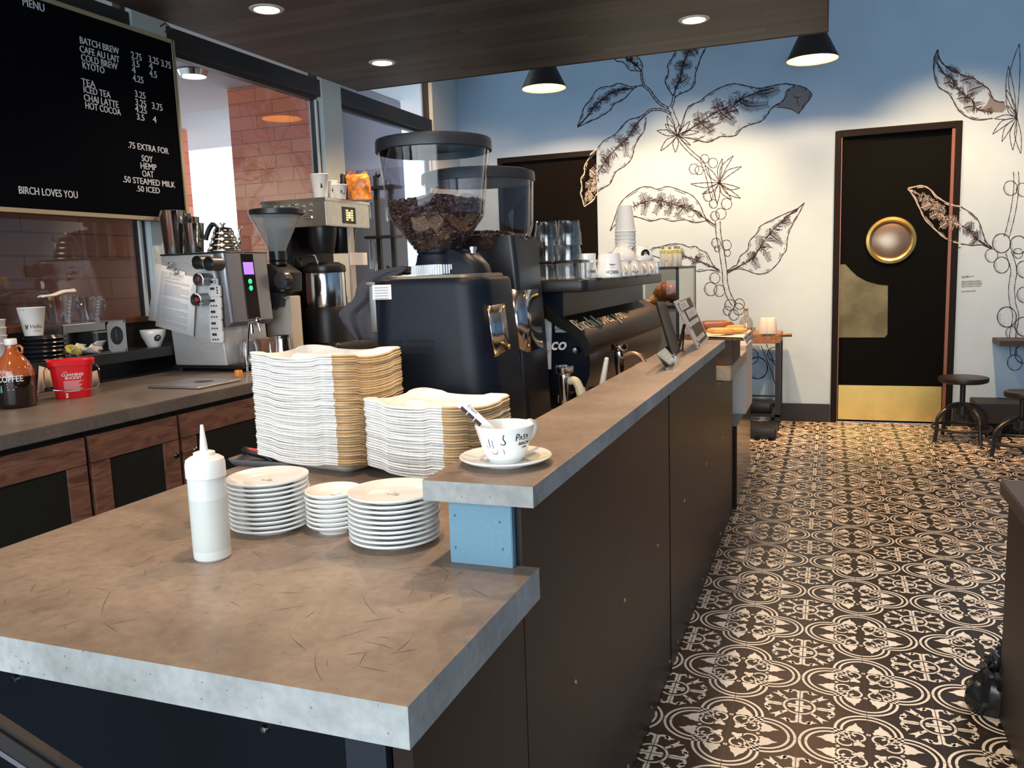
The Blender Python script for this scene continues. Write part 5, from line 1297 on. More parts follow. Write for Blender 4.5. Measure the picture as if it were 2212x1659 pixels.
p = ony(609, 735, 3.72)
t = thing('steel_pitcher', 'small steel milk pitcher behind the tall tray stack', 'pitcher', (p.x, 3.72, ZK))
obj('pitcher_body', MB().lathe([(0, .002), (.046, 0), (.049, .004), (.050, .09), (.043, .150), (.046, .175), (.043, .175), (.047, .09), (.044, .008), (0, .007)], n=32), STL, t); obj('handle', MB().tube(crom([(-.044, 0, .15), (-.075, 0, .14), (-.075, 0, .07), (-.048, 0, .05)], 4), .005, 8), CHROME, t)
o = obj('orange_tub', MB().lathe([(0, .03), (.018, .03), (.02, .026), (.02, 0), (0, 0)], n=20), mat('orange_plastic', (.80, .30, .03), .4), loc=(ony(513, 778, 3.36).x, 3.36, ZK)); tag(o, 'small orange tub on the counter beside the brewer foot', 'tub')

# ---- shop grinder with a conical hopper
YE = 4.02
def ke(px, py): return ony(px, py, YE)
O = Vector((ke(598, 600).x, YE, ZK)); ez = lambda py: ke(598, py).z-ZK; ex = lambda px, py: ke(px, py).x-O.x
t = thing('shop_grinder', 'black shop coffee grinder with a cloudy conical hopper, left of the brewer tower', 'coffee grinder', O)
obj('foot_plate', MB().rbox(-.10, .12, -.12, .13, 0, .04, .02), BLACK, t)
obj('column', MB().rbox(ex(548, 640), ex(578, 640), -.05, .12, .04, ez(640), .02), BLACK, t)
obj('motor_housing', MB().loft([(ez(650), ex(572, 600), .03, (ex(625, 600)-ex(545, 600))/2*.8, .08, .05), (ez(630), ex(585, 600), .02, (ex(640, 600)-ex(545, 600))/2, .095, .06), (ez(590), ex(588, 600), .02, (ex(640, 600)-ex(545, 600))/2, .095, .06), (ez(570), ex(578, 600), .03, (ex(620, 600)-ex(545, 600))/2*.8, .08, .05)], 6), BLACK, t)
obj('dial', MB().lathe([(.0, -.115), (.045, -.112), (.050, -.10), (.052, -.07)], (ex(632, 605), 0, ez(606)), 28, 'Y').ball((ex(646, 605), -.115, ez(602)), .012, 10, 8), mat('dial_grey', (.06, .06, .065), .3, .4), t)
obj('chute', MB().prism([(ex(600, 635), ez(630)), (ex(632, 635), ez(634)), (ex(628, 660), ez(662)), (ex(616, 660), ez(662)), (ex(612, 668), ez(668)), (ex(604, 650), ez(655)), (ex(594, 648), ez(652))], 'Y', -.11, -.06), BLACK, t)
obj('bag_clip', MB().tube([(ex(592, 641), -.10, ez(641)), (ex(604, 641), -.10, ez(642))], .006, 8).tube([(ex(626, 640), -.10, ez(641)), (ex(640, 642), -.10, ez(643))], .006, 8), CHROME, t)
obj('catch_bin', MB().prism([(ex(578, 636), ez(636)), (ex(638, 640), ez(640)), (ex(645, 740), .045), (ex(592, 735), .045)], 'Y', -.05, .05), mat('tan_steel', (.74, .67, .58), .40, .4), t, bevel=.004)
hs = (ex(642, 460)-ex(547, 460))/2
obj('neck', MB().lathe([(.050, ez(572)), (.050, ez(566)), (.044, ez(566)), (.052, ez(562)), (.052, ez(543)), (.03, ez(543))], (ex(600, 550), 0, 0), 24, cap=False), BLACKPL, t)
obj('hopper', MB().lathe([(.046, ez(545)), (.060, ez(530)), (hs*.95, ez(466)), (hs*.98, ez(460))], (ex(596, 500), 0, 0), 48), thin_glass('cloudy_hopper', (.90, .88, .83), .07, .45, .15, milk=.26), t)
obj('hopper_rim', MB().lathe([(hs*.95, ez(466)), (hs*1.03, ez(464)), (hs*1.03, ez(454)), (hs*.95, ez(452)), (hs*.6, ez(455)), (0, ez(456))], (ex(596, 460), 0, 0), 48), BLACKPL, t)

# ---- twin coffee brewer tower
YW = 4.40; xa, xb = -3.328, -2.856; yb_ = 4.915
O = Vector((xb-.2, YW+.25, ZK)); z1, z2 = 1.754-ZK, 1.905-ZK
bx = lambda x: x-O.x; by = lambda y: y-O.y
t = thing('filter_brewer', 'tall coffee brewer with a steel head, lit control panel and black body', 'brewer', O)
hd = obj('head', MB().box(bx(xa), bx(xb), by(YW), by(yb_), z1, z2), mat('satin_head_steel', (.60, .58, .55), .30, .95, noise=.08, nscale=20), t, bevel=.006)
obj('top_tray', MB().box(bx(xa)-.004, bx(xb)+.004, by(YW)-.004, by(yb_)+.004, z2, z2+.018), STEEL, t, bevel=.003)
for px, py in ((593, 448), (608, 447), (626, 445), (640, 443), (655, 446), (671, 443), (655, 457), (671, 456)):
    v = ony(px, py, YW); obj('bolt', MB().ball((bx(v.x), by(YW)-.002, v.z-ZK), .011, 10, 6), CHROME, hd)
for px, px2, py in ((656, 674, 470), (624, 640, 446)):
    v, v2 = ony(px, py, YW), ony(px2, py, YW); obj('slot_bar', MB().tube([(bx(v.x), by(YW)-.004, v.z-ZK), (bx(v2.x), by(YW)-.004, v.z-ZK)], .008, 10), CHROME, hd)
a, b = onx(741, 482, xb), onx(766, 449, xb)
pn = obj('control_panel', MB().box(bx(xb), bx(xb)+.006, by(a.y), by(b.y), a.z-ZK, b.z-ZK), BLACK, t, bevel=.002)
lc = mat('panel_led', (.8, .6, .1), .4, emit=(1, .75, .25), estr=1.5)
for c_ in range(2):
    for r_ in range(5):
        yy = by(a.y+(b.y-a.y)*(.30+.38*c_)); zz = a.z-ZK+(b.z-a.z)*(.22+.14*r_)
        obj('led', MB().box(bx(xb)+.006, bx(xb)+.0075, yy-.012, yy+.012, zz-.0045, zz+.0045), lc, pn)
obj('display', MB().box(bx(xb)+.006, bx(xb)+.0075, by(a.y+(b.y-a.y)*.42), by(a.y+(b.y-a.y)*.55), a.z-ZK+.03, b.z-ZK-.03), mat('pale_display', (.6, .6, .5), .4, emit=(.8, .8, .6), estr=.5), pn)
obj('rear_body', MB().box(bx(xa)+.01, bx(xa)+.19, by(YW)+.02, by(yb_)-.02, .06, z1), BLACK, t, bevel=.006)
obj('base', MB().rbox(bx(xa), bx(xb)+.03, by(YW), by(yb_), 0, .07, .03), BLACK, t)
for y in (YW+.15, YW+.37): obj('brew_basket', MB().lathe([(.07, z1-.16), (.085, z1-.12), (.10, z1-.02), (.10, z1)], (bx(xb)-.14, by(y), 0), 24, cap=True), BLACKPL, t)
for px in (759,):
    v = onx(759, 496, xb-.01); v2 = onx(762, 610, xb-.01)
    obj('post', MB().box(bx(xb)-.03, bx(xb)-.008, by(v.y)-.022, by(v.y)+.022, .07, z1), mat('beige_post', (.60, .54, .46), .45), t)
obj('white_tag', MB().box(bx(xb)-.012, bx(xb)-.004, by(4.66), by(4.86), z1-.24, z1-.16), mat('white_plastic', (.88, .88, .86), .4), t)
# thermal server
v = ony(699, 620, 4.52); s_ = ony(738, 620, 4.52).x-v.x
O2 = Vector((v.x, 4.52+.02, ZK)); sz = lambda py: ony(699, py, 4.52-s_).z-ZK
t = thing('thermal_server', 'steel thermal coffee server with a black lid under the brewer head', 'coffee urn', (O2.x, O2.y, ZK+.0705))
ZS_ = .0705
obj('stand', MB().lathe([(s_*1.1, 0), (s_*1.1, sz(672)-ZS_-.02), (s_*1.02, sz(664)-ZS_)], n=36, cap=True), BLACK, t)
obj('steel_body', MB().lathe([(s_, sz(664)-ZS_), (s_*1.01, sz(660)-ZS_), (s_*1.0, sz(592)-ZS_), (s_*.98, sz(588)-ZS_)], n=48), STL, t)
obj('lid', MB().lathe([(s_*1.0, sz(589)-ZS_), (s_*1.03, sz(584)-ZS_), (s_*1.0, sz(574)-ZS_), (s_*.7, sz(566)-ZS_), (0, sz(565)-ZS_)], n=40), BLACKPL, t)
hz_ = sz(572)-ZS_; obj('handle', MB().tube(crom([(-s_*1.0, -s_*.4, hz_-.01), (-s_*.95, -s_*.5, hz_+.05), (-.02, -s_*.6, hz_+.062), (.0, -s_*.6, hz_+.045), (.015, -s_*.6, hz_-.005)], 5), .008, 10), CHROME, t)
ZH = ZK+z2+.0185
first = None
for px, y, rt, h, lb in ((693, 4.50, .056, .150, 'tall white printed paper cup on the brewer, leftmost'), (717, 4.60, .043, .118, 'middle white paper cup on the brewer'), (735, 4.60, .047, .090, 'small white paper cup on the brewer, beside the orange bag')):
    x = ony(px, 425, y).x; c = thing('paper_cup', lb, 'paper cup', (x, y, ZH), group='paper cups on the brewer')
    obj('cup_body', MB().lathe(upcup(rt, rt*.72, h), n=36), CUPW, c, smooth=50)
    tx = MB()
    if h > .14:
        for z_, w_ in ((.128, .016), (.098, .030), (.062, .022), (.036, .018)): ribbon(tx, [(-.032-w_/2, z_), (-.032+w_/2, z_)], .004)
    tx.box(.002, .014, h*.42, h*.52, 0, .0002); tx.box(.004, .012, h*.52, h*.60, 0, .0002)
    if h < .14: flat(tx, 'Hello', .014, .02, h*.32)
    wrap(tx, 0, lambda z_: rt*.72+rt*.28*z_/h, facing((x, y)), 0); obj('print', tx, INK, c, smooth=False)
x = ony(741, 425, 4.72).x; o = obj('black_bottle', MB().lathe([(0, 0), (.028, 0), (.03, .006), (.03, .10), (.022, .13), (.022, .165), (.016, .174), (0, .176)], n=24), BLACKPL, loc=(x, 4.74, ZH)); tag(o, 'black bottle standing behind the small paper cup on the brewer', 'bottle')
v0, v1 = ony(748, 420, 4.72), ony(797, 420, 4.72)
rr = random.Random(9); w_ = (v1.x-v0.x)/2; secs = []
n = 26; rings = []
for i in range(9):
    u = i/8; ring = []
    for j in range(n):
        a = 2*PI*j/n; k_ = (1-.10*u+.10*math.sin(3*a+u*4)*u+.05*math.sin(7*a+i)) * (1 if u < .95 else .86)
        ring.append((w_*k_*math.cos(a), .062*k_*math.sin(a), .155*u+.012*math.sin(2*a+1)*u))
    rings.append(ring)
t = thing('orange_bag', 'crinkled orange plastic bag standing on the right end of the brewer', 'bag', ((v0.x+v1.x)/2, 4.74, ZH))
obj('bag_body', MB().skin(rings), mat('orange_foil', (.82, .27, .05), .28, noise=.45, nscale=34, bump=.6, bscale=40), t, smooth=25)
obj('clear_top', MB().skin([[(x*1.02, y*1.05, z+.001) for x, y, z in rings[-1]], [(x*.95+.012, y*.8, z+.030+.010*math.sin(j*1.3)) for j, (x, y, z) in enumerate(rings[-1])]], False, False), thin_glass('clear_wrap', (.95, .9, .85), .2, .7, .1), t)

# ---- black rack with hanging glass tubes, pink-tinted flask
YR = 5.12
t = thing('syphon_rack', 'black wooden drip rack with glass tubes behind the brewer', 'rack', (-2.86, YR, ZK))
X_ = lambda px, py: ony(px, py, YR).x+2.86
Z_ = lambda py: ony(830, py, YR).z-ZK
for px0, px1 in ((812, 822), (843, 853)): obj('post', MB().box(X_(px0, 460), X_(px1-2, 460), -.015, .015, 0, Z_(378) if px0 < 820 else Z_(400)), BLACK, t)
obj('finial', MB().ball((X_(816, 375), 0, Z_(376)), .02, 12, 8), BLACK, t)
for py in (404, 511): obj('shelf', MB().box(X_(795, py), X_(860, py), -.05, .07, Z_(py)-.012, Z_(py)+.006), BLACK, t)
for px, p0, p1 in ((801, 420, 470), (834, 425, 478), (795, 520, 580), (806, 525, 585)): obj('glass_tube', MB().lathe([(.013, Z_(p1)), (.013, Z_(p0)), (.018, Z_(p0)+.01)], (X_(px, 450), .01, 0), 16), PIT, t)
obj('glass_bulb', MB().ball((X_(838, 395), .0, Z_(396)), .03, 16, 10).ball((X_(796, 390), .0, Z_(390)), .035, 16, 10), PIT, t)
x = ony(832, 560, YR+.12).x; o = obj('round_flask', MB().lathe([(0, 0), (.06, 0), (.085, .03), (.09, .12), (.085, .22), (.06, .30), (.03, .33), (.03, .36)], n=28), mat('pink_glass', (.30, .15, .16), .15, coat=.5), loc=(x, YR+.14, ZK+.30))
tag(o, 'pinkish round glass flask behind the black drip rack', 'flask'); o.location.z = ZK
# ================================================================== MURAL (brush drawing on the far wall, running over the doors)
YI = YF-.0012
def region(px, py):
    if 1076 < px < 1290.5 and py > 327-(px-1075)*.074: return 'd2'
    return 'w'
class Ink:
    """brush strokes given in the photograph, laid on the wall plane where they are painted"""
    def __init__(s): s.mb = {'w': MB(), 'd2': MB()}
    def stroke(s, pts, wd=3.0, taper=True, smooth=5, w1=None):
        wd *= .85
        P = crom([(p[0], p[1], 0) for p in pts], smooth) if smooth and len(pts) > 2 else [Vector((p[0], p[1], 0)) for p in pts]
        n = len(P)
        if n < 2: return
        for reg in ('w', 'd2'):
            run = []
            for i, p in enumerate(P):
                ok = region(p.x, p.y) == reg
                if ok: run.append(i)
                if (not ok or i == n-1) and len(run) > 1:
                    A, B = [], []
                    for j in run:
                        d = P[min(j+1, n-1)]-P[max(j-1, 0)]
                        if d.length < 1e-6: d = Vector((1, 0, 0))
                        d.normalize(); q = Vector((-d.y, d.x, 0)); t_ = j/(n-1)
                        k_ = wd*((.30+.70*math.sin(PI*min(max(t_, .05), .95))) if taper else (1+.25*math.sin(j*1.7)))
                        if w1: k_ = wd+(w1-wd)*t_
                        A.append(ony(P[j].x+q.x*k_/2, P[j].y+q.y*k_/2, YI)); B.append(ony(P[j].x-q.x*k_/2, P[j].y-q.y*k_/2, YI))
                    m_ = len(A); s.mb[reg].add(A+B, [(i2, i2+1, m_+i2+1, m_+i2) for i2 in range(m_-1)])
                if not ok: run = []
    def fill(s, pts): s.mb['w'].add([ony(x, y, YI+.0004) for x, y in pts], [tuple(range(len(pts)))])
ink = Ink(); tone = Ink(); mr = random.Random(21)
def Zm(x0, y0, sc): return lambda pts: [(x0+a*sc, y0+b*sc) for a, b in pts]
def comb(vein, length, step=2.1, wd=1.5, curl=.35, both=True):
    """hatching on both sides of a side vein"""
    V = crom([(p[0], p[1], 0) for p in vein], 8); acc = 0
    for i in range(1, len(V)):
        d = V[i]-V[i-1]; acc += d.length
        if acc < step: continue
        acc = 0; d.normalize(); q = Vector((-d.y, d.x, 0)); u = i/len(V)
        L_ = length*(.55+.45*math.sin(PI*min(1, u+.15)))*mr.uniform(.75, 1.15)
        for sg in ((1, -1) if both else (1,)):
            a = V[i]+q*sg*1.2; b = V[i]+q*sg*L_*.55+d*L_*curl*.6; c = V[i]+q*sg*L_+d*L_*curl
            ink.stroke([a, b, c], wd, True, 3)
def leaf(out1, out2, mid, veins, wd=2.6, hl=9, dash=True, hatch=True, tonev=True):
    for o_ in (out1, out2):
        ink.stroke(o_, wd, False)
        if dash:                                   # broken inner line
            P = crom([(p[0], p[1], 0) for p in o_], 5); cx_ = sum(p[0] for p in mid)/len(mid); cy_ = sum(p[1] for p in mid)/len(mid)
            i = 3
            while i < len(P)-6:
                seg = [P[j]+(Vector((cx_, cy_, 0))-P[j]).normalized()*4.2 for j in range(i, i+mr.randint(3, 6)) if j < len(P)]
                if len(seg) > 2: ink.stroke(seg, wd*.7, True, 0)
                i += mr.randint(6, 11)
    ink.stroke(mid, wd*1.15, False)
    if hatch:                                      # fine hatching running out from the midrib and in from the margins
        M_ = crom([(p[0], p[1], 0) for p in mid], 7)
        for o_ in (out1, out2):
            O_ = crom([(p[0], p[1], 0) for p in o_], 9)
            for i in range(2, len(M_)-1):
                q = min(O_, key=lambda v: (v-M_[i]).length); d = (M_[min(i+1, len(M_)-1)]-M_[i-1]).normalized(); g = (.5+.5*math.sin(i*.9+len(out1)))
                for r_ in range(3):
                    b = M_[i]+d*mr.uniform(-2, 3); k_ = (.10+.38*g)*mr.uniform(.6, 1.2); e = b.lerp(q, k_)+d*mr.uniform(1, 4)
                    ink.stroke([b.lerp(q, .04), b.lerp(e, .55)+d*mr.uniform(-1.5, .5), e], 1.15, True, 3)
            for i in range(4, len(O_)-4, 2):
                q = min(M_, key=lambda v: (v-O_[i]).length); d = (O_[i+1]-O_[i-1]).normalized()
                if math.sin(i*.35+len(mid)) > .1: ink.stroke([O_[i].lerp(q, .03), O_[i].lerp(q, mr.uniform(.10, .22))+d*mr.uniform(-3, 3)], 1.3, True, 0)
    for v in veins:
        ink.stroke(v, wd*1.2, True)
        if hatch: comb(v, hl)
def berry(x, y, r, ry=None, hatch=True):
    ry = ry or r*1.06
    pts = [(x+r*math.cos(a), y+ry*math.sin(a)) for a in [2*PI*i/22+.7 for i in range(23)]]
    ink.stroke(pts, max(1.6, r*.13), False, 0)
    if hatch:
        for i in range(9):
            a = 1.9+i*.2; k_ = mr.uniform(.22, .42)
            ink.stroke([(x+r*.96*math.cos(a), y+ry*.96*math.sin(a)), (x+r*(1-k_)*math.cos(a+.05), y+ry*(1-k_)*math.sin(a+.05))], 1.3, True, 0)
def stem(pts, w_, ticks=True, cap=2.0):
    P = crom([(p[0], p[1], 0) for p in pts], 6); A, B = [], []
    for i, p in enumerate(P):
        d = P[min(i+1, len(P)-1)]-P[max(i-1, 0)]; d.normalize(); q = Vector((-d.y, d.x, 0))*w_/2
        A.append(p+q); B.append(p-q)
    ink.stroke(A, cap, False, 0); ink.stroke(B, cap, False, 0)
    if ticks:
        for i in range(1, len(P)-1):
            for r_ in range(2):
                u = mr.uniform(.0, .45); a = A[i].lerp(B[i], u if mr.random() < .5 else 1-u)
                ink.stroke([a, a.lerp(B[i] if u < .5 else A[i], .22)+Vector((0, 1.5, 0))], 1.2, True, 0)
def petal(c, tip, w_, bend=0):
    c, tip = Vector((*c, 0)), Vector((*tip, 0)); d = tip-c; q = Vector((-d.y, d.x, 0)).normalized()
    m1 = c.lerp(tip, .5)+q*(w_+bend); m2 = c.lerp(tip, .5)-q*(w_-bend)
    ink.stroke([c, c.lerp(tip, .25)+q*(w_*.6+bend*.6), m1, c.lerp(tip, .8)+q*(w_*.55+bend*.5), tip], 2.0, False)
    ink.stroke([c, c.lerp(tip, .25)-q*(w_*.6-bend*.6), m2, c.lerp(tip, .8)-q*(w_*.55-bend*.5), tip], 2.0, False)

z1_ = Zm(1240, 80, .14465)
leaf(z1_([(50,1345),(110,1180),(150,1050),(250,930),(330,800),(440,745),(540,740),(650,695),(750,710),(850,745),(940,735),(1030,715)]), z1_([(50,1345),(240,1260),(400,1185),(540,1090),(600,1000),(740,930),(870,790),(930,745)]),
     z1_([(60,1335),(220,1160),(290,1050),(420,935),(560,830),(700,785),(870,770)]), [z1_([(200,1080),(290,1050),(370,1070)]), z1_([(330,915),(420,935),(530,940)]), z1_([(500,800),(570,830),(650,850)]), z1_([(640,760),(710,785),(770,800)])], 2.8, 11)
leaf(z1_([(1005,520),(920,500),(830,490),(740,380),(640,360),(600,320),(560,250)]), z1_([(1005,520),(1020,420),(990,350),(940,290),(850,200)]), z1_([(1000,500),(930,420),(850,360),(760,300)]), [z1_([(870,390),(930,420),(960,410)]), z1_([(770,330),(850,350),(880,310)])], 2.8, 9)
leaf(z1_([(1480,880),(1400,760),(1360,650),(1410,530),(1400,420),(1470,310),(1520,200),(1560,80)]), z1_([(1500,900),(1600,840),(1720,790),(1800,700),(1810,560),(1850,440),(1890,310),(1950,200),(1970,120)]),
     z1_([(1490,880),(1530,740),(1590,600),(1620,430),(1700,230),(1720,100)]), [z1_([(1460,620),(1560,690),(1640,650),(1710,590)]), z1_([(1480,420),(1610,440),(1690,410),(1760,400)]), z1_([(1600,220),(1700,230),(1800,190),(1860,200)])], 3.0, 14)
stem(z1_([(1030,715),(1130,800),(1200,900),(1290,1000),(1410,1060)]), 4.6, True, 2.4)
stem(z1_([(1035,700),(1010,600),(1008,520)]), 3.6, False, 2.4)
stem(z1_([(1490,890),(1475,980),(1440,1050)]), 4.5, False, 2.4)
stem(z1_([(1430,1040),(1480,1180),(1530,1300),(1540,1440)]), 9, True)
stem(z1_([(1450,1150),(1330,1090),(1220,1080),(1130,1100),(1060,1160)]), 4, False, 2.4)
z4_ = Zm(1240, 230, .14465)
leaf(z4_([(1060,110),(960,160),(820,200),(720,290),(650,380),(560,450),(450,510),(370,600),(330,650),(270,700),(190,800),(140,900),(145,980),(90,1080),(105,1190),(85,1290),(110,1370),(140,1490)]),
     z4_([(1070,160),(1070,260),(1040,370),(960,490),(900,610),(880,720),(830,820),(740,900),(640,960),(590,1040),(540,1150),(450,1210),(360,1270),(310,1330),(270,1400),(140,1490)]),
     z4_([(1060,130),(950,240),(870,360),(800,470),(640,620),(500,770),(420,890),(345,1010),(300,1090),(230,1220),(150,1450)]),
     [z4_([(830,250),(880,300),(930,340),(945,410)]), z4_([(590,480),(700,490),(760,560),(780,740)]), z4_([(370,720),(440,720),(505,770),(520,850),(480,990)]), z4_([(215,940),(260,970),(320,1050)]), z4_([(155,1130),(240,1180),(320,1260)]), z4_([(150,1310),(200,1340),(260,1360)])], 2.6, 12)
c_ = (1463.5, 292)
for tip, w_, bd in (((1419, 282), 6, 0), ((1427, 326), 6, 3), ((1459, 329), 6, 2), ((1437, 268), 7, 0), ((1441, 250), 6, -3), ((1468, 268), 5, 0), ((1490, 262), 5, 2), ((1510, 285), 5, -2), ((1492, 314), 3, 1)): petal(c_, tip, w_, bd)
leaf([(1465,290),(1470,276.7),(1484,236),(1494.6,226),(1512,219),(1524.8,208),(1547.8,193.4),(1575,182.5),(1595,182),(1622,188),(1643,190.7),(1670,185),(1697,181),(1717,184),(1737.7,189),(1751,200),(1752.6,208),(1737.7,228.7),(1724,246.3)],
     [(1717,185),(1702,196),(1694,213.7),(1683,224.6),(1667,234),(1656,250),(1642.7,262.6),(1622,269),(1602,277.5),(1591,291),(1575,295),(1556,295),(1538,304.6),(1524.8,307),(1507,303),(1487,298),(1465,295)],
     [(1472,292),(1507,268),(1553,239),(1578,234),(1599,216),(1636,200),(1670,190)],
     [[(1507,238),(1511,262),(1525,275),(1540,287)], [(1546,210),(1551,229),(1556,242),(1571,254),(1588,267)], [(1597,203),(1599,219),(1616,229),(1636,229),(1660,225)], [(1626,195),(1640,203),(1663,200),(1683,192)]], 3.0, 15)
for i in range(70):
    u, v = mr.random(), mr.random(); x = 1495+95*u; y = 285-62*u+(v-.5)*56
    ink.stroke([(x, y), (x+4, y-3), (x+8, y-3.5), (x+13, y-7)], 1.7, True, 3)
ink.stroke([(1724,246),(1710.6,236.8),(1691.6,232.7),(1674,232.7)], 2.4)
tone.fill([(1717,186),(1737,190),(1751,201),(1752,208),(1738,228),(1724,245),(1710,236),(1692,232),(1676,232),(1690,221),(1696,208),(1704,196)])
ink.stroke([(1712,206),(1721,211),(1731,208)], 3); ink.stroke([(1721,211),(1723,222),(1726,230)], 2.6)
# stem with berries down the wall
stem([(1464,294),(1478,314),(1495,331),(1515,348),(1522,362)], 7)
for b in ((1499,365,10.5),(1510,368,9),(1522,343,9),(1540,352,10)): berry(*b)
z5_ = Zm(1300, 320, .16275)
stem(z5_([(1380,270),(1420,420),(1450,560),(1490,700)]), 9)
cf = z5_([(1560,460)])[0]
for tp, w_, bd in (((1600,140),5,-3),((1745,100),6,-7),((1855,245),6,-6),((1830,530),6,4),((1840,665),6,4),((1720,680),6,4),((1330,610),5,-3),((1180,475),6,-4),((1370,230),7,-2),((1530,740),6,2)): petal(cf, z5_([tp])[0], w_*.9, bd)
for b in ((1410,640,62),(1480,740,55),(1655,740,70),(1500,900,58),(1580,870,70)): berry(*z5_([b[:2]])[0], b[2]*.16275)
leaf(z5_([(110,1100),(180,900),(230,760),(330,640),(500,530),(620,510),(740,545),(880,510),(1070,570),(1200,630),(1300,750),(1350,870),(1390,940)]), z5_([(110,1100),(200,1000),(380,910),(520,930),(650,970),(800,935),(930,970),(1100,950),(1230,990),(1390,960)]),
     z5_([(410,780),(570,715),(740,690),(920,740),(1100,785),(1250,840),(1390,950),(1500,1020)]), [z5_([(520,580),(570,690),(575,740),(550,890)]), z5_([(785,570),(795,690),(760,760),(700,870)]), z5_([(905,600),(930,740),(890,800),(865,890)]), z5_([(1065,640),(1095,760),(1040,840),(985,920)]), z5_([(1255,850),(1195,920)])], 2.3, 12)
stem(z5_([(1390,950),(1450,1000),(1510,1040)]), 4, False)
z6_ = Zm(1440, 420, .18079)
stem(z6_([(610,320),(620,480),(650,640),(690,900),(700,1050),(740,1200),(810,1320)]), 10.5, True, 2.2)
for b in ((590,580,54),(715,605,58),(605,650,34),(725,700,38),(575,1000,62),(525,1130,76),(630,1150,66),(755,1320,62),(725,1390,50),(800,1440,60),(870,1310,60),(860,1370,66)): berry(*z6_([b[:2]])[0], b[2]*.18079)
leaf(z6_([(720,915),(800,860),(840,840),(880,740),(970,660),(990,560),(1080,460),(1120,380),(1270,300),(1440,220),(1560,170),(1645,100)]), z6_([(730,940),(840,890),(950,905),(1080,950),(1210,930),(1330,820),(1380,730),(1430,660),(1440,560),(1460,460),(1510,350),(1580,230),(1645,100)]),
     z6_([(720,925),(880,850),(1020,760),(1130,620),(1230,470),(1380,320),(1480,230),(1560,180)]), [z6_([(1000,670),(1020,760),(1060,820),(1090,880)]), z6_([(1100,480),(1120,630),(1180,680),(1230,800)]), z6_([(1230,400),(1240,470),(1320,540),(1385,600)]), z6_([(1340,300),(1380,345),(1430,340),(1480,320)])], 2.4, 11)
leaf([(1554,584),(1542.7,574.7),(1535.5,564),(1527,547),(1512.6,539.8),(1501.7,532),(1488.5,533.8),(1474,528),(1450,527),(1423,534),(1410,536),(1392.7,550.6)], [(1556,588),(1551,586.8),(1530.7,583),(1510,586.8),(1500,583),(1480,577),(1450,568),(1422,556.6),(1405,551),(1392.7,550.6)],
     [(1554.8,584.4),(1536.7,576),(1511.4,565),(1482.5,555.4),(1450,548)], [[(1510,545),(1513,556),(1505,563),(1495,575)], [(1474,535),(1470,550),(1468,565)]], 2.2, 9)
stem([(1650,745),(1660,770),(1672,800),(1680,828)], 12)
for b in ((1636,795,22),(1672,765,14),(1622,770,16)): berry(*b)
# second plant at the right edge
z7_ = Zm(1940, 80, .18085)
leaf(z7_([(475,150),(430,260),(430,420),(480,590),(600,670),(660,760),(720,870),(820,950),(950,990),(1130,970)]), z7_([(475,150),(490,250),(560,340),(680,390),(770,460),(880,480),(950,530),(1080,620),(1110,690),(1160,760),(1270,780)]),
     z7_([(460,300),(540,430),(650,500),(700,600),(780,680),(880,750),(950,860),(1130,900)]), [z7_([(560,350),(650,410),(720,440)]), z7_([(540,560),(620,540),(680,580)]), z7_([(740,530),(820,500),(900,500)]), z7_([(700,740),(800,720),(860,740)]), z7_([(820,660),(900,620),(1030,580)]), z7_([(780,850),(850,830),(910,830)])], 3.4, 14)
tone.fill(z7_([(1110,700),(1160,760),(1270,780),(1290,850),(1250,900),(1100,900),(980,880),(1060,800)])); tone.fill(z7_([(470,160),(445,240),(440,300),(480,300),(488,250)]))
cf2 = z7_([(1420,960)])[0]
for tp, w_, bd in (((1320,350),9,-6),((1295,630),8,-3),((1130,1160),6,6),((1240,1250),6,5),((1370,1350),7,4),((1465,1390),7,2),((1150,975),5,2),((1290,820),6,0),((1450,80),12,-9)): petal(cf2, z7_([tp])[0], w_, bd)
z8_ = Zm(1940, 380, .22915)
stem(z8_([(1110,-40),(1115,100),(1090,300),(1050,480),(1020,580)]), 11); stem(z8_([(1040,720),(1090,880),(1070,1050),(1080,1200),(1110,1330),(1080,1500),(1090,1700)]), 13)
for b in ((1060,115,65),(1175,130,60),(975,635,85),(1135,650,80),(880,750,60),(975,840,72),(1130,730,45),(1025,1330,90),(1185,1420,85),(1070,1480,55),(1190,880,75),(1190,1120,70),(1100,1760,70),(1180,1680,80)): berry(*z8_([b[:2]])[0], b[2]*.22915)
leaf(z8_([(590,290),(700,360),(760,430),(800,540),(830,620),(890,680)]), z8_([(590,640),(700,655),(790,650),(880,690)]), z8_([(600,470),(680,520),(760,610),(880,680)]), [z8_([(690,420),(685,500),(640,560)]), z8_([(740,500),(750,590),(690,640)])], 3, 9)
INKM = mat('mural_ink', (.040, .034, .050), .8); TONE = mat('mural_wash', (.17, .19, .23), .85)
o = obj('mural_drawing', ink.mb['w'], INKM, wall_far, smooth=False); o['label'] = 'dark ink drawing of coffee branches, leaves and berries'
o = obj('mural_wash', tone.mb['w'], TONE, wall_far, smooth=False); o['label'] = 'grey wash in the curled leaf tips'
WINK = mat('mural_white_line', (.70, .68, .64), .8)
mbw = ink.mb['d2']; dy = -.0165
mbw.v = [(v[0], v[1], v[2]) for v in mbw.v]
o = obj('mural_leaf_tip', mbw, WINK, d2, smooth=False); o['label'] = 'white-line leaf tip painted over the dark door'
o.location.y = .0315 if 0 else 0
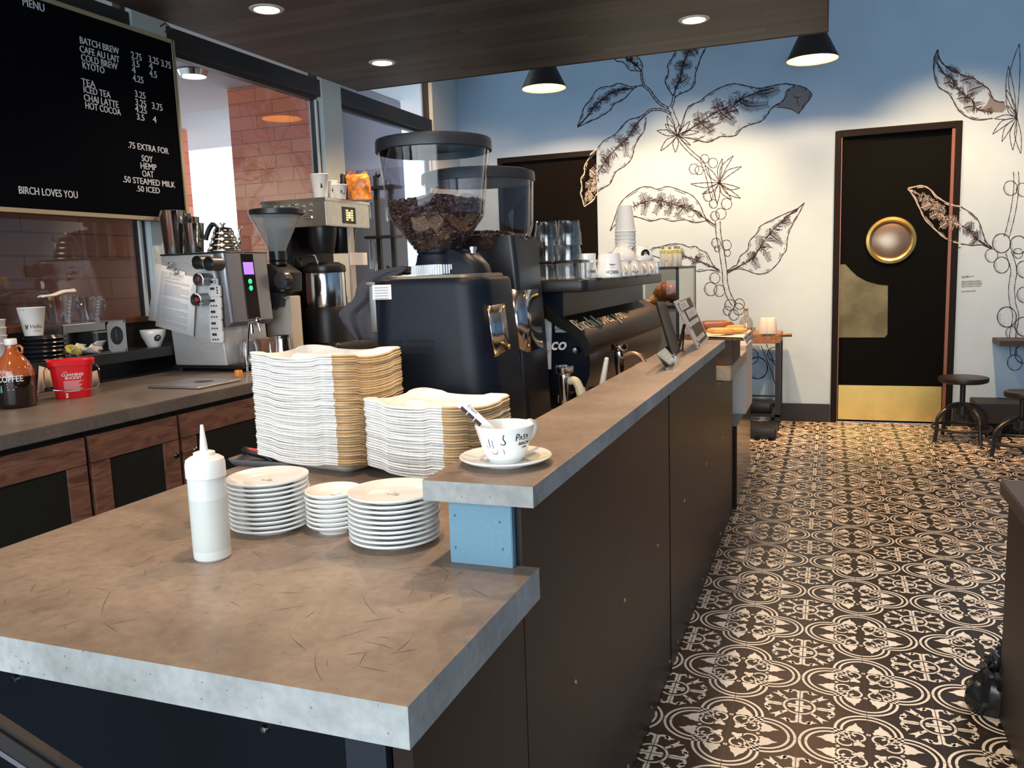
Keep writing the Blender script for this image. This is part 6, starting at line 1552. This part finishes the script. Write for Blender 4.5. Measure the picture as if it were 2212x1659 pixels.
# the door surface sits 3 cm back from the wall: carry the strokes onto it
for v in o.data.vertices:
    if v.co.x > D2[0]+.05 and v.co.z < D2[2]-.05: v.co.y = YF+.0285
    else: v.co.y = YF-.0165
ink2 = Ink(); old = ink; ink = ink2
leaf(z8_([(95,115),(220,90),(300,120),(380,200),(500,270),(590,290)]), z8_([(95,115),(150,190),(210,310),(260,410),(360,510),(440,580),(520,620),(590,640)]), z8_([(120,130),(230,190),(320,250),(390,340),(480,420),(590,470)]),
     [z8_([(205,240),(240,195),(265,175)]), z8_([(215,300),(290,265),(330,215)]), z8_([(300,390),(400,330),(420,280)]), z8_([(390,490),(470,430),(495,380)]), z8_([(330,230),(380,300),(440,300)])], 3.6, 10)
o = obj('mural_leaf', ink2.mb['w'], mat('mural_grey_line', (.33, .33, .35), .8), d1, smooth=False); o['label'] = 'pale-line leaf painted over the porthole door'
for v in o.data.vertices: v.co.y = YF+.0285 if v.co.x < .930 else (YF-.0135 if v.co.x < .955 else YF-.0215)
ink = old
sg = Ink()
for y0_, x0_, x1_, wd in ((597, 2077, 2092, 5), (596, 2090, 2104, 2), (607, 2077, 2119, 4), (612, 2077, 2122, 4), (617, 2077, 2120, 3), (628, 2077, 2108, 3)): sg.stroke([(x0_, y0_+2), ((x0_+x1_)/2, y0_+1), (x1_, y0_)], wd, False)
o = obj('mural_caption', sg.mb['w'], mat('mural_pale_text', (.20, .27, .34), .85), wall_far, smooth=False); o['label'] = 'small blurred grey caption beside the porthole door'

# ================================================================== SIGNS ON THE BAR
ACR = thin_glass('acrylic', (.92, .93, .93), .12, .6)
def board(name, label, cat, pts, y, bk, dy=.012):
    """sign leaning back: four photograph corners (top-left, top-right, bottom-right, bottom-left), bottom edge on the bar"""
    pass
b0 = onz(1431, 799, ZB); b1 = onz(1468, 780, ZB)
# small price sign on an acrylic stand
def lean_sign(name, label, bl, br, tl, tr, front, lean=.05):
    """bl, br: base corners on the bar (photo px); tl, tr: top corners, hinged back over the base"""
    B0, B1 = onz(*bl, ZB+.001), onz(*br, ZB+.001); e = (B1-B0); e.z = 0; nrm = Vector((e.y, -e.x, 0)).normalized()
    if nrm.dot(EYE-B0) < 0: nrm = -nrm
    # top corner: on the plane through the base line, leaning back by `lean`
    pl_n = (nrm*math.cos(lean)+Vector((0, 0, math.sin(lean)))).normalized()
    def hit(px): d = _ray(*px); return EYE+d*((B0-EYE).dot(pl_n)/d.dot(pl_n))
    return B0, B1, hit(tr), hit(tl), pl_n
def sign(name, label, bl, br, tl, tr, back, cells, lean, th=.004, pale=None):
    B0, B1, T1, T0, n_ = lean_sign(name, label, bl, br, tl, tr, 0, lean)
    t = thing(name, label, 'sign', B0)
    q = [v-B0 for v in (B0, B1, T1, T0)]
    obj('board', MB().skin([[tuple(v) for v in q], [tuple(v-n_*th) for v in q]]), back, t)
    def P_(u, v, o=.0012): return q[0].lerp(q[1], u).lerp(q[3].lerp(q[2], u), v)+n_*o
    if pale:
        u0, u1, v0, v1 = pale; mb = MB().add([tuple(P_(u0, v0)), tuple(P_(u1, v0)), tuple(P_(u1, v1)), tuple(P_(u0, v1))], [(0, 1, 2, 3)]); obj('dark_panel', mb, mat('brown_print', (.045, .022, .012), .5), t, smooth=False)
    for (u0, u1, v0, v1) in cells:
        mb = MB().add([tuple(P_(u0, v0, .0022)), tuple(P_(u1, v0, .0022)), tuple(P_(u1, v1, .0022)), tuple(P_(u0, v1, .0022))], [(0, 1, 2, 3)]); cl = obj('printed_card', mb, PAPER, t, smooth=False)
        tm = MB()
        for k_ in range(3):
            a_ = u0+(u1-u0)*.15; b_ = u0+(u1-u0)*.8; vv = v0+(v1-v0)*(.25+.22*k_)
            tm.add([tuple(P_(a_, vv, .0028)), tuple(P_(b_, vv, .0028)), tuple(P_(b_, vv+(v1-v0)*.06, .0028)), tuple(P_(a_, vv+(v1-v0)*.06, .0028))], [(0, 1, 2, 3)])
        obj('print', tm, mat('pale_tan_print', (.55, .48, .40), .6), cl, smooth=False)
    ft_ = q[0].lerp(q[1], .5); e = (q[1]-q[0]).normalized(); nh = Vector((n_.x, n_.y, 0)).normalized()
    return t, q, n_, e, nh
WSG = mat('white_sign', (.74, .70, .66), .5)
t, q, n_, e, nh = sign('menu_sign', 'tall white menu sign with brown panels leaning on the bar top', (1509, 754), (1531, 731), (1457, 651), (1490, 638), WSG,
     [(.10, .62, .80, .95), (.30, .90, .60, .76), (.10, .85, .45, .54), (.15, .80, .12, .21)], .28, .006, (.24, .93, .06, .96))
for u, v in ((.10, .93), (.10, .05)):
    p_ = q[0].lerp(q[1], u).lerp(q[3].lerp(q[2], u), v)+n_*.002; obj('stud', MB().ball(tuple(p_), .004, 8, 6), INK, t)
obj('back_strut', MB().bar(q[0].lerp(q[3], .55)-n_*.006, q[0]-nh*.085+Vector((0, 0, .002)), .012, .004), BLACK, t)
t, q, n_, e, nh = sign('board_sign', 'narrow dark board leaning on the bar top, left of the white menu sign', (1457, 782), (1473, 766), (1419, 651), (1438, 652), mat('dark_brown_board', (.014, .009, .007), .4), [], .22, .008)
obj('clear_foot', MB().bar(q[0]+nh*.004-e*.008, q[1]+nh*.004+e*.03, .008, .05), ACR, t)
obj('strut', MB().bar(q[1]+e*.015+Vector((0, 0, .012)), q[1]+e*.09+Vector((0, 0, .085)), .006, .010), BLACK, t)
t, q, n_, e, nh = sign('price_sign', 'small brown price card in a clear acrylic stand, nearest the camera on the bar', (1442, 797), (1463, 777), (1419, 763), (1443, 746), mat('brown_card', (.05, .026, .018), .5), [(.25, .75, .70, .82), (.25, .80, .45, .56), (.25, .70, .20, .30)], .45, .003)
st_ = q[0]; obj('acrylic_stand', MB().bar(q[0]+nh*.010-e*.03+Vector((0, 0, .004)), q[1]+nh*.010+Vector((0, 0, .004)), .022, .008).skin([[tuple(v+n_*.003) for v in (q[0]-e*.04, q[1], q[2], q[3]-e*.04)], [tuple(v+n_*.005) for v in (q[0]-e*.04, q[1], q[2], q[3]-e*.04)]]), ACR, t)

# ================================================================== PASTRY CASE
YP = 4.70; xr_ = ony(1465, 640, YP).x; z_t = ony(1465, 578, YP).z; z_m = ony(1465, 661, YP).z
O = Vector((xr_-.16, YP+.33, ZC)); hx, hy_ = .16, .33; HT = z_t-ZC; HM = z_m-ZC
t = thing('pastry_case', 'glass pastry case with dark edges standing past the espresso machine', 'display case', O)
def edges(z): return MB().box(-hx, hx, -hy_-.004, -hy_+.006, z-.007, z+.007).box(hx-.006, hx+.004, -hy_, hy_, z-.007, z+.007)
obj('frame', edges(HT).box(hx-.012, hx+.004, -hy_-.004, -hy_+.010, 0, HT).box(-hx-.004, -hx+.010, -hy_-.004, -hy_+.010, 0, HT).box(-hx, hx, hy_-.01, hy_, HT-.01, HT).box(hx-.012, hx+.002, hy_-.012, hy_, 0, HT), BLACK, t)
obj('glass', MB().box(-hx, hx, -hy_, -hy_+.004, .02, HT-.007).box(hx-.004, hx, -hy_, hy_, .02, HT-.007).box(-hx, hx, -hy_, hy_, HT-.003, HT+.003), thin_glass('case_glass', (.92, .95, .95), .10, .5), t)
obj('shelf', MB().box(-hx+.002, hx-.006, -hy_+.005, hy_-.01, HM-.012, HM), mat('shelf_steel_dark', (.05, .05, .055), .3, .5), t)
obj('back', MB().box(-hx, hx, hy_-.012, hy_-.004, .02, HT-.01), mat('pale_case_back', (.60, .64, .62), .5), t)
obj('lower_panel', MB().box(-hx+.004, hx-.008, -hy_+.02, -hy_+.03, .02, HM-.02), mat('pale_case_front', (.62, .66, .66), .35), t)
obj('base', MB().box(-hx, hx, -hy_, hy_, 0, .02), BLACK, t)
CR = mat('glazed_pastry', (.46, .13, .045), .35, noise=.45, nscale=18); CR2 = mat('golden_pastry', (.74, .40, .10), .45, noise=.3, nscale=20)
for i, (px, py, rx, rz_, m_, lb) in enumerate(((1440, 636, .075, .050, CR, 'large glazed reddish pastry at the top of the heap in the case'), (1422, 653, .048, .032, CR, 'dark glazed pastry low in the middle of the case'), (1453, 652, .050, .038, CR, 'glazed pastry at the right corner of the case'), (1412, 634, .032, .026, CR2, 'golden pastry horn left of the glazed heap'), (1396, 636, .030, .018, CR, 'red-topped pastry at the left of the case'))):
    v = ony(px, py, YP+.06+.05*(i % 3)); mb = MB(); N_ = 14; rings = []
    for k_ in range(N_+1):
        u = k_/N_*2-1; r_ = rz_*math.sqrt(max(.02, 1-u*u))*(1+.10*math.sin(u*16)); rings.append([(rx*u, r_*1.1*math.cos(2*PI*j/12), r_*math.sin(2*PI*j/12)-.25*rx*u*u) for j in range(12)])
    mb.skin(rings); mb.xform(Matrix.Rotation([.1, -.2, .5, -1.0, .3][i], 4, 'Y'))
    zl_ = min(q_[2] for q_ in mb.v); zc_2 = max(v.z, ZC+HM+.001-zl_) if i else v.z
    o = obj('pastry', mb, m_, loc=(v.x, v.y, ZC+HM+.001-zl_+(.030 if i == 0 else 0)), smooth=60); tag(o, lb, 'pastry', 'pastries in the case')
o = obj('golden_tray', MB().rbox(-.13, .13, -.2, .2, 0, .035, .02), CR2, loc=(O.x, O.y-.05, ZC+.0205)); tag(o, 'yellow sponge cake slab low in the pastry case', 'cake')
for i, px in enumerate((1432, 1447, 1459, 1466)):
    y = YP+.10+.10*(i % 2); v = ony(px, 575, y); c = thing('small_bottle', ['leftmost', 'second from the left', 'third from the left', 'rightmost'][i]+' pale yellow-topped bottle in the row on the pastry case', 'bottle', (v.x, y, z_t+.0035), group='bottles on the pastry case')
    obj('bottle_body', MB().lathe([(0, 0), (.017, 0), (.018, .004), (.018, .095), (.016, .10), (0, .10)], n=18), mat('pale_bottle', (.80, .78, .66), .3), c); obj('yellow_band', MB().lathe([(.0182, .078), (.0184, .080), (.0184, .098), (.0165, .1005)], n=18), mat('yellow_band', (.85, .80, .25), .4), c)
    obj('cap', MB().lathe([(.008, .10), (.009, .104), (.009, .118), (0, .12)], n=14), mat('tan_cap', (.42, .36, .22), .5), c)
# ================================================================== PASTRY TRAY, TROLLEY AND THE FAR RIGHT
WOOD = rustic('trolley_wood', (.36, .20, .11))
p0 = onz(1560, 728, ZB)
t = thing('serving_paper', 'crumpled white paper under the pastries at the far end of the bar', 'paper', (-.56, 4.12, .906))
m = MB(); rows = []; rr = random.Random(4)
SX, SY = .30, .46
pb_ = thing('bread_board', 'wooden stand behind the bar end holding pastries on paper', 'stand', (-.52, 4.66, .9055))
obj('board', MB().rbox(-.11, .12, -.22, .30, .135, .152, .01), WOOD, pb_, bevel=0)
obj('crate', MB().box(-.10, .05, -.18, .27, 0, .136), mat('dark_crate_wood', (.10, .055, .035), .6), pb_)
zt2 = .9055+.152
for i in range(13):
    u = i/12; row = []
    for j in range(9):
        v = j/8; x = -.125+.27*v; y = -.20+.46*u; z = .004+.004*math.sin(9*u+5*v)+.003*rr.random()
        if v > .9: z -= .035; x -= .012
        row.append((x, y, max(z, .001) if v < .9 else z))
    rows.append(row)
t.location = (-.52, 4.62, zt2)
obj('sheet', m.skin(rows, False, False, False), mat('greaseproof', (.82, .74, .66), .7), t, solid=.001)
for i, (x, y, a, l_, r_, m_, lb) in enumerate(((-.07, .16, .2, .105, .036, mat('brown_loaf', (.30, .095, .04), .4, noise=.3, nscale=14), 'dark brown loaf lying on the paper at the bar end'), (-.02, -.06, .1, .075, .020, CR2, 'golden pastry stick in front of the brown loaf, left'), (.05, -.02, -.15, .075, .018, CR2, 'golden pastry stick in front of the brown loaf, right'), (.04, .14, .3, .06, .02, CR2, 'golden pastry stick behind, near the paper edge'))):
    rings = []
    for k_ in range(13):
        u = k_/12*2-1; q_ = r_*(1-abs(u)**6)*.98+.002; rings.append([(l_*u, q_*1.15*math.cos(2*PI*j/14), q_*.8*math.sin(2*PI*j/14)) for j in range(14)])
    mb = MB().skin(rings); zl_ = min(v[2] for v in mb.v)
    o = obj('loaf' if i == 0 else 'pastry_stick', mb, m_, loc=(-.52+x, 4.62+y, zt2+.011-zl_), rz=a, smooth=60); tag(o, lb, 'bread')

YC = 7.36
ca = [ony(*p, YC) for p in ((1598, 722), (1686, 722), (1686, 742))]
W0, W1 = ca[0].x-.1, ca[1].x; zt_ = ca[1].z; zb2 = ca[2].z
t = thing('serving_trolley', 'wooden-topped trolley with black legs by the far wall, left of the porthole door', 'trolley', ((W0+W1)/2, YC+.2, 0)); hw = (W1-W0)/2
obj('top', MB().box(-hw, hw, -.2, .22, zb2, zt_), WOOD, t, bevel=.004)
obj('back_rail', MB().box(-hw, -.02, .20, .22, zt_, zt_+.03), WOOD, t)
obj('handle', MB().tube([(hw, -.02, zt_-.025), (hw+.085, -.02, zt_-.022)], [.012, .015], 12), mat('dark_handle_wood', (.10, .035, .02), .4), t)
lw = .042
for x in (-hw, hw-lw): 
    for y in (-.19, .17): obj('leg', MB().box(x, x+lw, y, y+lw, .05, zb2), BLACK, t)
for x in (-hw+.02, hw-.02):
    for y in (-.17, .19): obj('caster', MB().lathe([(.024, -.012), (.026, 0), (.024, .012)], (x, y, .026), 18, 'X', True), RUBBER, t)
for z in (.255, .30): obj('cross_bar', MB().box(-hw, hw, -.185, -.165, z-.008, z+.008), BLACK, t)
obj('lower_shelf', MB().box(-hw, hw, -.19, .2, .12, .14), BLACK, t)
o = obj('black_box', MB().rbox(-.14, .14, -.13, .13, 0, .09, .012), BLACK, loc=((W0+W1)/2, YC+.2, .1405)); tag(o, 'low black box on the bottom shelf of the trolley', 'box')
o = obj('black_crate', MB().rbox(-.19, .21, -.16, .10, 0, .095, .01), BLACK, loc=((W0+W1)/2+.0, YC-.22, .001)); tag(o, 'black crate on the floor tiles in front of the trolley', 'crate')
v = ony(1612, 718, YC+.12); t = thing('glass_bottle', 'round clear glass bottle on the trolley, below the mural berries', 'bottle', (v.x, YC+.12, zt_+.001))
obj('bottle_body', MB().lathe([(0, .003), (.05, 0), (.058, .006), (.060, .09), (.05, .125), (.022, .150), (.018, .17), (.018, .20), (.021, .205)], n=28), thin_glass('bottle_glass', (.90, .86, .80), .12, .7), t)
obj('stopper', MB().ball((0, 0, .212), .017, 12, 8), mat('cork', (.45, .30, .16), .7), t)
obj('contents', MB().lathe([(0, .006), (.05, .006), (.05, .04), (.02, .05), (0, .05)], n=20), mat('brown_dregs', (.22, .12, .06), .6), t)
for i, px in enumerate((1651, 1667)):
    v = ony(px, 718, YC+.04); o = obj('paper_cup', MB().lathe([(.046, 0), (.048, .004), (.033, .135), (.031, .137), (0, .136)], n=28), CUPW, loc=(v.x, YC+.04, zt_+.001)); tag(o, 'stack of white paper cups upside down on the trolley, %s' % ('left one' if i == 0 else 'right one'), 'paper cup', 'paper cups on the trolley')

# stools, wall shelf, bench
def stool(px, py_top, wpx, zs, y, label):
    v = onz(px, py_top, zs) if y is None else ony(px, py_top, y)
    zs = v.z; k_ = (ony(px+1, py_top, v.y).x-v.x); r_ = wpx*k_/2
    t = thing('swivel_stool', label, 'stool', (v.x, v.y, 0))
    obj('seat', MB().lathe([(0, zs-.045), (r_*.86, zs-.045), (r_*.98, zs-.036), (r_, zs-.014), (r_*.985, zs-.003), (r_*.93, zs), (0, zs-.002)], n=40), mat('dark_stool_wood', (.012, .009, .008), .4), t)
    obj('screw_post', MB().cyl((0, 0, zs*.36), .020, zs*.6-.02, 16), BLACK, t)
    obj('hub', MB().lathe([(.03, zs*.40), (.05, zs*.42), (.05, zs*.56), (.03, zs*.60)], n=20, cap=True), BLACK, t)
    obj('foot_ring', MB().tube([(.21*math.cos(a), .21*math.sin(a), zs*.22) for a in [2*PI*i/28 for i in range(29)]], .011, 10, False), BLACK, t)
    for q in range(4):
        a = q*PI/2+.5; ca_, sa_ = math.cos(a), math.sin(a)
        lg = obj('leg', MB().tube(crom([(ca_*.03, sa_*.03, zs*.58), (ca_*.13, sa_*.13, zs*.52), (ca_*.20, sa_*.20, zs*.40), (ca_*.21, sa_*.21, zs*.22), (ca_*.225, sa_*.225, .008)], 5), .015, 10), BLACK, t)
        obj('glide', MB().lathe([(0, 0), (.014, .001), (.016, .008), (.012, .016)], (ca_*.225, sa_*.225, 0), 12), CHROME, lg)
    return t
stool(2081, 814, 112, 0, 7.20, 'black round swivel stool by the porthole door')
v = ony(2200, 843, 6.75); stool(2210, 845, 84, 0, 6.75, 'black round swivel stool at the right edge, nearer than the one by the door')
a, b = ony(2134, 735, 7.84), ony(2160, 748, 7.52)
t = thing('wall_shelf', 'dark wooden shelf fixed to the mural wall at the right edge', 'shelf', (1.9, 7.70, b.z))
obj('board', MB().box(b.x-1.9, .9, -.17, .163, -.0, .042), mat('dark_shelf_wood', (.020, .015, .012), .5, noise=.2, nscale=8), t, bevel=.003)
for x in (-.2, .6): obj('bracket', MB().box(x-.015, x+.015, -.12, .163, -.02, 0).box(x-.015, x+.015, .14, .163, -.2, -.02), BLACK, t)
t = thing('low_bench', 'low black bench along the wall behind the stools', 'bench', (1.75, 7.62, 0))
obj('bench_top', MB().box(-.62, 1.2, -.16, .2, .10, .26), mat('black_bench', (.010, .010, .012), .6), t, bevel=.006)
for x in (-.55, 1.1): obj('leg', MB().box(x-.03, x+.03, -.13, .17, 0, .10), BLACK, t)

# dark table end with black bags at the right edge
v = onz(2160, 1036, .75); v2 = onz(2180, 1064, .75)
t = thing('dark_table', 'dark brown table whose end shows at the right edge', 'table', (v.x+.5, 2.35, 0))
DW = mat('dark_table_wood', (.030, .017, .013), .38, noise=.25, nscale=6)
obj('table_top', MB().box(-.5, .5, -1.3, v.y-2.35, .705, .75), DW, t, bevel=.004)
e_ = onz(2183, 1640, 0)
obj('end_panel', MB().box(-.485, -.44, -1.2, v.y-2.35-.06, 0, .705), mat('dark_table_panel', (.010, .006, .005), .5), t, bevel=.003)
obj('end_panel', MB().box(.44, .485, -1.2, v.y-2.35-.06, 0, .705), mat('dark_table_panel', (.010, .006, .005), .5), t, bevel=.003)
def clump(name, label, px, py, y0, s, m_, seed, n=34):
    b_ = onz(px, py, 0); r2 = random.Random(seed); t = thing(name, label, 'bag', (b_.x, b_.y, 0))
    rings = []; N_ = 26
    for i in range(11):
        u = i/10; R_ = s*(.75+.45*math.sin(PI*min(1, u*1.05+.12)))*(1-.25*u); ring = []
        for j in range(N_):
            a = 2*PI*j/N_; k_ = 1+.10*math.sin(3*a+seed+u*5)+.07*math.sin(8*a-u*9+seed)+r2.uniform(-.05, .05)
            ring.append((R_*k_*math.cos(a), R_*k_*.8*math.sin(a), s*1.9*u+.012*math.sin(5*a+u*7)*min(1, u*4)))
        rings.append(ring)
    obj('bag_body', MB().skin(rings), m_, t, smooth=30)
    top = MB()
    for q in range(9):
        a = 2*PI*q/9; top.skin([[(s*.25*math.cos(a), s*.25*math.sin(a), s*1.85), (s*.25*math.cos(a+.6), s*.25*math.sin(a+.6), s*1.85)], [(s*.62*math.cos(a), s*.5*math.sin(a), s*(2.15+.25*math.sin(q*2.3))), (s*.5*math.cos(a+.7), s*.4*math.sin(a+.7), s*(2.3+.2*math.cos(q*3)))]], False, False, False)
    obj('gathered_top', top, m_, t, solid=.002)
GB = mat('black_bag_plastic', (.016, .017, .018), .22, bump=.8, bscale=24)
clump('rubbish_bag', 'crumpled black plastic bag on the tiles beside the dark table', 2150, 1535, 0, .075, GB, 3)
clump('rubbish_bag', 'smaller crumpled black bag tucked against the dark table, farther back', 2176, 1462, 0, .055, GB, 8)
